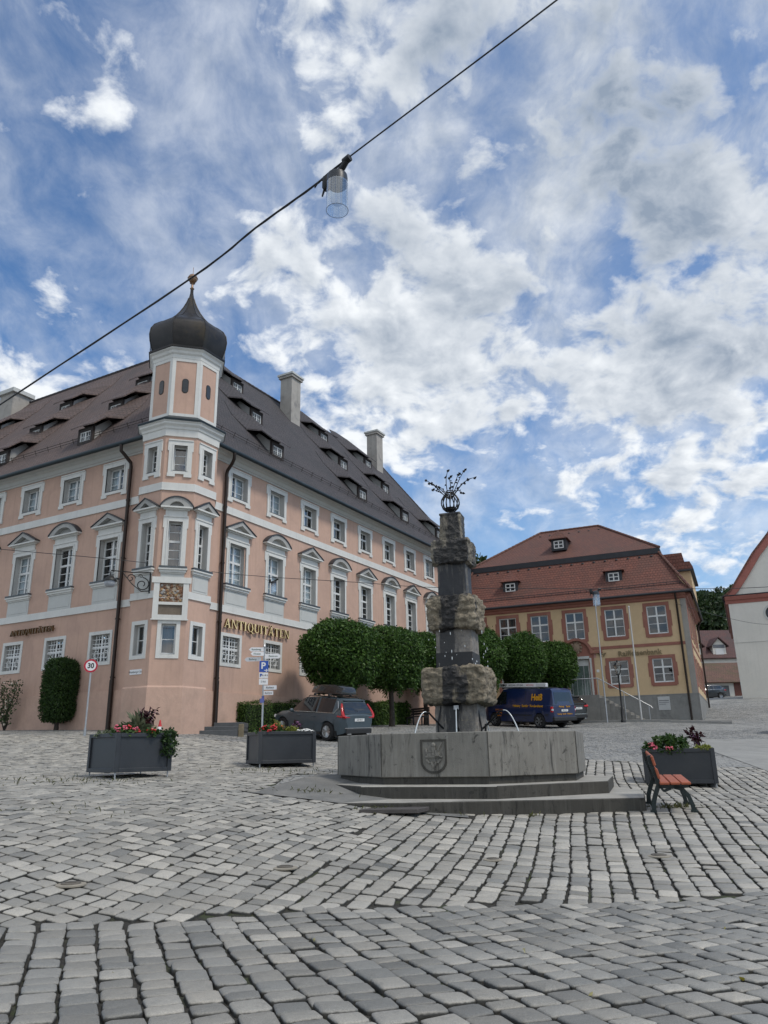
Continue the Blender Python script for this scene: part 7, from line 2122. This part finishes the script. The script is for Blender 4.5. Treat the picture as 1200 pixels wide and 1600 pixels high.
    for wx, r in W: 
        for sy in (1, -1): mb.box(wx - .37, wx + .37, min(sy * .55, sy * .86), max(sy * .55, sy * .86), .25, .78)
    mb.build('underbody', [M_RIMD], t)
    mb = MB()
    for sy in (1, -1): mb.box(-1.0, 1.04, min(sy * .90, sy * .925), max(sy * .90, sy * .925), .235, .33)
    mb.build('sill_trim', [M_TRIMK], t)
    add_wheels(t, W, .83, wheel_mesh(.36, .24, 10))
    return t, W


RL = M_TRIMK
suv, _ = estate('estate_car', 'dark grey estate car with a black roof box parked nose to the hedge', -2.6, 30.4, -46, paint('grey_green_metallic', (.050, .072, .088), .38, .08, .25), roofbox=True, plate='KEM 8917')
suv.scale = (.92, .92, .92)
mb = MB()
rb = [(-1.08, .12, .10), (-1.0, .40, .24), (-.5, .47, .36), (.3, .47, .35), (.85, .40, .26), (1.15, .18, .09)]
rows = []
for x, w, h in rb: rows.append([(x, w, .0), (x, w * .98, h * .45), (x, w * .78, h), (x, 0, h * 1.06), (x, -w * .78, h), (x, -w * .98, h * .45), (x, -w, 0)])
for rw in rows: mb.v += [tuple(map(float, q_)) for q_ in rw]
for i in range(len(rows) - 1):
    for j in range(6): mb.f.append((i * 7 + j, i * 7 + j + 1, (i + 1) * 7 + j + 1, (i + 1) * 7 + j)); mb.m.append(0)
    mb.f.append((i * 7 + 6, i * 7, (i + 1) * 7, (i + 1) * 7 + 6)); mb.m.append(0)
mb.f.append(tuple(range(6, -1, -1))); mb.m.append(0); mb.f.append(tuple(5 * 7 + j for j in range(7))); mb.m.append(0)
bpy.context.view_layer.update(); Msuv = suv.matrix_basis.copy()
box_t = thing('roof_box', 'glossy black roof box carried on the grey estate car', 'roof box', Msuv @ Vector((-.62, 0, 1.80)))
box_t.rotation_euler = suv.rotation_euler; box_t.scale = suv.scale
mb.build('shell', [paint('gloss_black', (.010, .011, .012), .2, .1)], box_t, 50, loc=(0, 0, .02))
mb = MB(); mb.box(-.5, -.42, -.62, .62, -.03, .02); mb.box(.38, .46, -.62, .62, -.03, .02)
for x in (-.46, .42):
    for sy in (-1, 1): mb.box(x - .05, x + .05, sy * .60 - .04, sy * .60 + .04, -.09, -.0)
mb.build('cross_bar', [M_TRIMK], box_t, bevel=.008)
estate('estate_car', 'black estate car parked just right of the blue van', 9.05, 44.6, -39, paint('black_metallic', (.010, .011, .013), .2, .1), lamp='wide', plate='NM KT 41', zs=.92)
estate('estate_car', 'dark car at the far end of the street by the garages', 36.2, 88.6, -105, paint('dark_grey_metallic', (.035, .042, .048), .22, .1), lamp='wide', zs=.90)
estate('estate_car', 'black car of which only the tail shows beside the church', 18.9, 33.4, 125, paint('deep_black', (.008, .008, .009), .2, .1), lamp='wide', zs=.95)

# the blue service van
W = [(-1.55, .34), (1.50, .34)]
vn = place_car('van', 'dark blue service van with yellow lettering and a white roof tube', 7.4, 41.5, -39, W)
P_BLUE = paint('dark_blue', (.007, .017, .070), .28, .1)
S = dict(zb=[(-2.46, .42), (-2.3, .32), (2.0, .27), (2.35, .34), (2.46, .45)], belt=[(-2.46, 1.05), (-2.4, 1.10), (1.2, 1.10), (1.7, 1.06), (2.2, .98), (2.46, .72)], top=[(-2.46, 1.06), (-2.4, 1.12), (1.2, 1.12), (1.75, 1.10), (2.2, 1.02), (2.46, .76)],
         wl=[(-2.46, .78), (-2.3, .88), (1.9, .88), (2.3, .80), (2.46, .62)], wm=[(-2.46, .84), (-2.3, .945), (1.9, .945), (2.3, .86), (2.46, .66)], wb=[(-2.46, .84), (-2.3, .93), (1.4, .93), (2.1, .86), (2.46, .62)], wt=[(-2.46, .82), (-2.3, .90), (1.2, .90), (1.9, .76), (2.46, .5)])
car_mesh(S, W, P_BLUE).build('body', [P_BLUE], vn, 35)
K = [(-2.44, 1.10, 1.12, .86, .84, ''), (-2.30, 1.10, 1.84, .90, .74, ''), (-2.2, 1.10, 1.93, .91, .74, ''), (.55, 1.10, 1.95, .92, .76, ''), (.62, 1.10, 1.95, .92, .76, ''), (.95, 1.10, 1.90, .92, .75, 'ts'), (1.72, 1.10, 1.15, .86, .76, '')]
cabin_mesh(K, 1).build('cabin', [P_BLUE, M_CGLASS], vn, 35)
mb = MB()                                                 # rear window and front door glass set on the shell
mb.add([(-2.435, .70, 1.17), (-2.325, .64, 1.76), (-2.325, -.64, 1.76), (-2.435, -.70, 1.17)], [(0, 1, 2, 3)]); mb.build('rear_window', [M_CGLASS], vn)
for sy in (1, -1):
    mb = MB(); q = [(.62, sy * .928, 1.16), (1.5, sy * .89, 1.16), (1.0, sy * .80, 1.78), (.66, sy * .80, 1.80)]; mb.add(q, [(0, 1, 2, 3) if sy < 0 else (3, 2, 1, 0)]); mb.build('side_window', [M_CGLASS], vn)
    mb = MB(); mb.box(-2.44, -2.30, min(sy * .80, sy * .93), max(sy * .80, sy * .93), .78, 1.06); mb.build('tail_lamp', [M_LAMPR], vn, bevel=.03, seg=2)
    mb = MB(); mb.box(-2.455, -2.36, min(sy * .84, sy * .935), max(sy * .84, sy * .935), .86, .95); mb.build('reversing_lamp', [M_LAMPW], vn, bevel=.01)
    mb = MB(); mb.ball((1.25, sy * 1.05, 1.25), .14, 8, sq=(.5, .7, 1.)); mb.build('mirror', [M_TRIMK], vn, 60)
    mb = MB(); mb.tube([(-2.2, sy * .952, .66), (-1.98, sy * .955, .66)], .02, 5); mb.tube([(-1.12, sy * .955, .62), (1.05, sy * .955, .62)], .02, 5)
    mb.build('side_strip', [M_TRIMK], vn)
    mb = MB(); mb.tube([(.55, sy * .955, .4), (.55, sy * .94, 1.08)], .006, 4); mb.tube([(-.65, sy * .955, .4), (-.65, sy * .94, 1.08), (-.65, sy * .78, 1.9)], .006, 4); mb.build('door_gap', [M_TRIMK], vn)
    mb = MB(); mb.tube([(2.25, sy * .74, .86), (2.36, sy * .60, .80)], [.1, .07], 8); mb.build('headlamp', [M_LAMPW], vn, 60)
mb = MB(); mb.box(-2.54, -2.40, -.90, .90, .36, .56); mb.build('rear_bumper', [M_TRIMK], vn, bevel=.04, seg=2)
mb = MB(); mb.box(-2.485, -2.45, -.25, .25, .82, .92); nv = mb.build('number_plate', [M_PLATE], vn); text('lettering', 'NM H 214', .08, M_SIGNK, nv, (-2.487, 0, .87), (PI / 2, 0, -PI / 2), .001)
mb = MB(); mb.box(-2.0, 2.0, -.86, .86, .24, .46)
for wx, r in W:
    for sy in (1, -1): mb.box(wx - .36, wx + .36, min(sy * .55, sy * .87), max(sy * .55, sy * .87), .28, .75)
mb.build('underbody', [M_RIMD], vn)
add_wheels(vn, W, .83, wheel_mesh(.34, .22, 6, True))
M_YEL = mat('yellow_vinyl', (.62, .30, .012), .45, .06, 5.); M_ORG = mat('orange_vinyl', (.55, .18, .01), .45, .06, 5.)
LS = (math.radians(90 - 13), 0, PI)
cb_y = lambda z: .94 - (z - 1.10) * .20
text('lettering', 'Heiß', .46, M_YEL, vn, (-1.42, cb_y(1.52) + .012, 1.50), (math.radians(90 - 11.5), 0, PI), .003, sx=.82, bold=.012)
text('lettering', 'Heizung · Sanitär · Kundendienst', .165, M_YEL, vn, (-.86, .958, 1.08), (PI / 2, 0, PI), .003, sx=.92, bold=.003)
text('lettering', '08462 1234', .12, M_ORG, vn, (1.12, .945, .86), (PI / 2, 0, PI), .003); text('lettering', 'Heizung', .12, M_ORG, vn, (1.12, .95, .72), (PI / 2, 0, PI), .003); text('lettering', 'Sanitär', .12, M_ORG, vn, (1.12, .955, .57), (PI / 2, 0, PI), .003)
text('lettering', 'Heizung  ·  Sanitär', .13, M_YEL, vn, (-2.478, 0, 1.06), (PI / 2, 0, -PI / 2), .004, sx=.95); text('lettering', 'Heizung · Sanitär · Notdienst', .10, M_YEL, vn, (-2.48, 0, .70), (PI / 2, 0, -PI / 2), .004)
# roof tube with its advert
mb = MB(); mb.box(-1.75, 1.55, -.0, .20, -.10, .10); 
rt = thing('roof_tube', 'white pipe carrier with advert lettering on the van roof', 'pipe carrier', vn.matrix_basis @ Vector((-.15, .50, 2.12))); rt.rotation_euler = vn.rotation_euler
mb.build('tube', [mat('pale_grey_tube', (.55, .56, .57), .4, .06)], rt, bevel=.03, seg=2)
mb = MB(); mb.box(-1.1, 1.5, .2, .208, -.085, .085); sg = mb.build('advert_board', [M_SIGNW], rt)
text('lettering', 'W●LF', .15, M_SIGNK, sg, (1.12, .212, 0), (PI / 2, 0, PI), .001, bold=.008); text('lettering', 'HEIZUNG LÜFTUNG', .13, M_SIGNK, sg, (.25, .212, 0), (PI / 2, 0, PI), .001, sx=.85); text('lettering', 'WOLF.EU', .13, M_SIGNR, sg, (-.72, .212, 0), (PI / 2, 0, PI), .001, sx=.9)
mb = MB()
for x in (-1.4, 0, 1.2): mb.box(x - .03, x + .03, -1.2, .2, -.14, -.10); mb.box(x - .03, x + .03, .12, .2, -.2, -.1); mb.box(x - .03, x + .03, -1.2, -1.12, -.2, -.1)
mb.build('rack_bar', [M_TRIMK], rt)
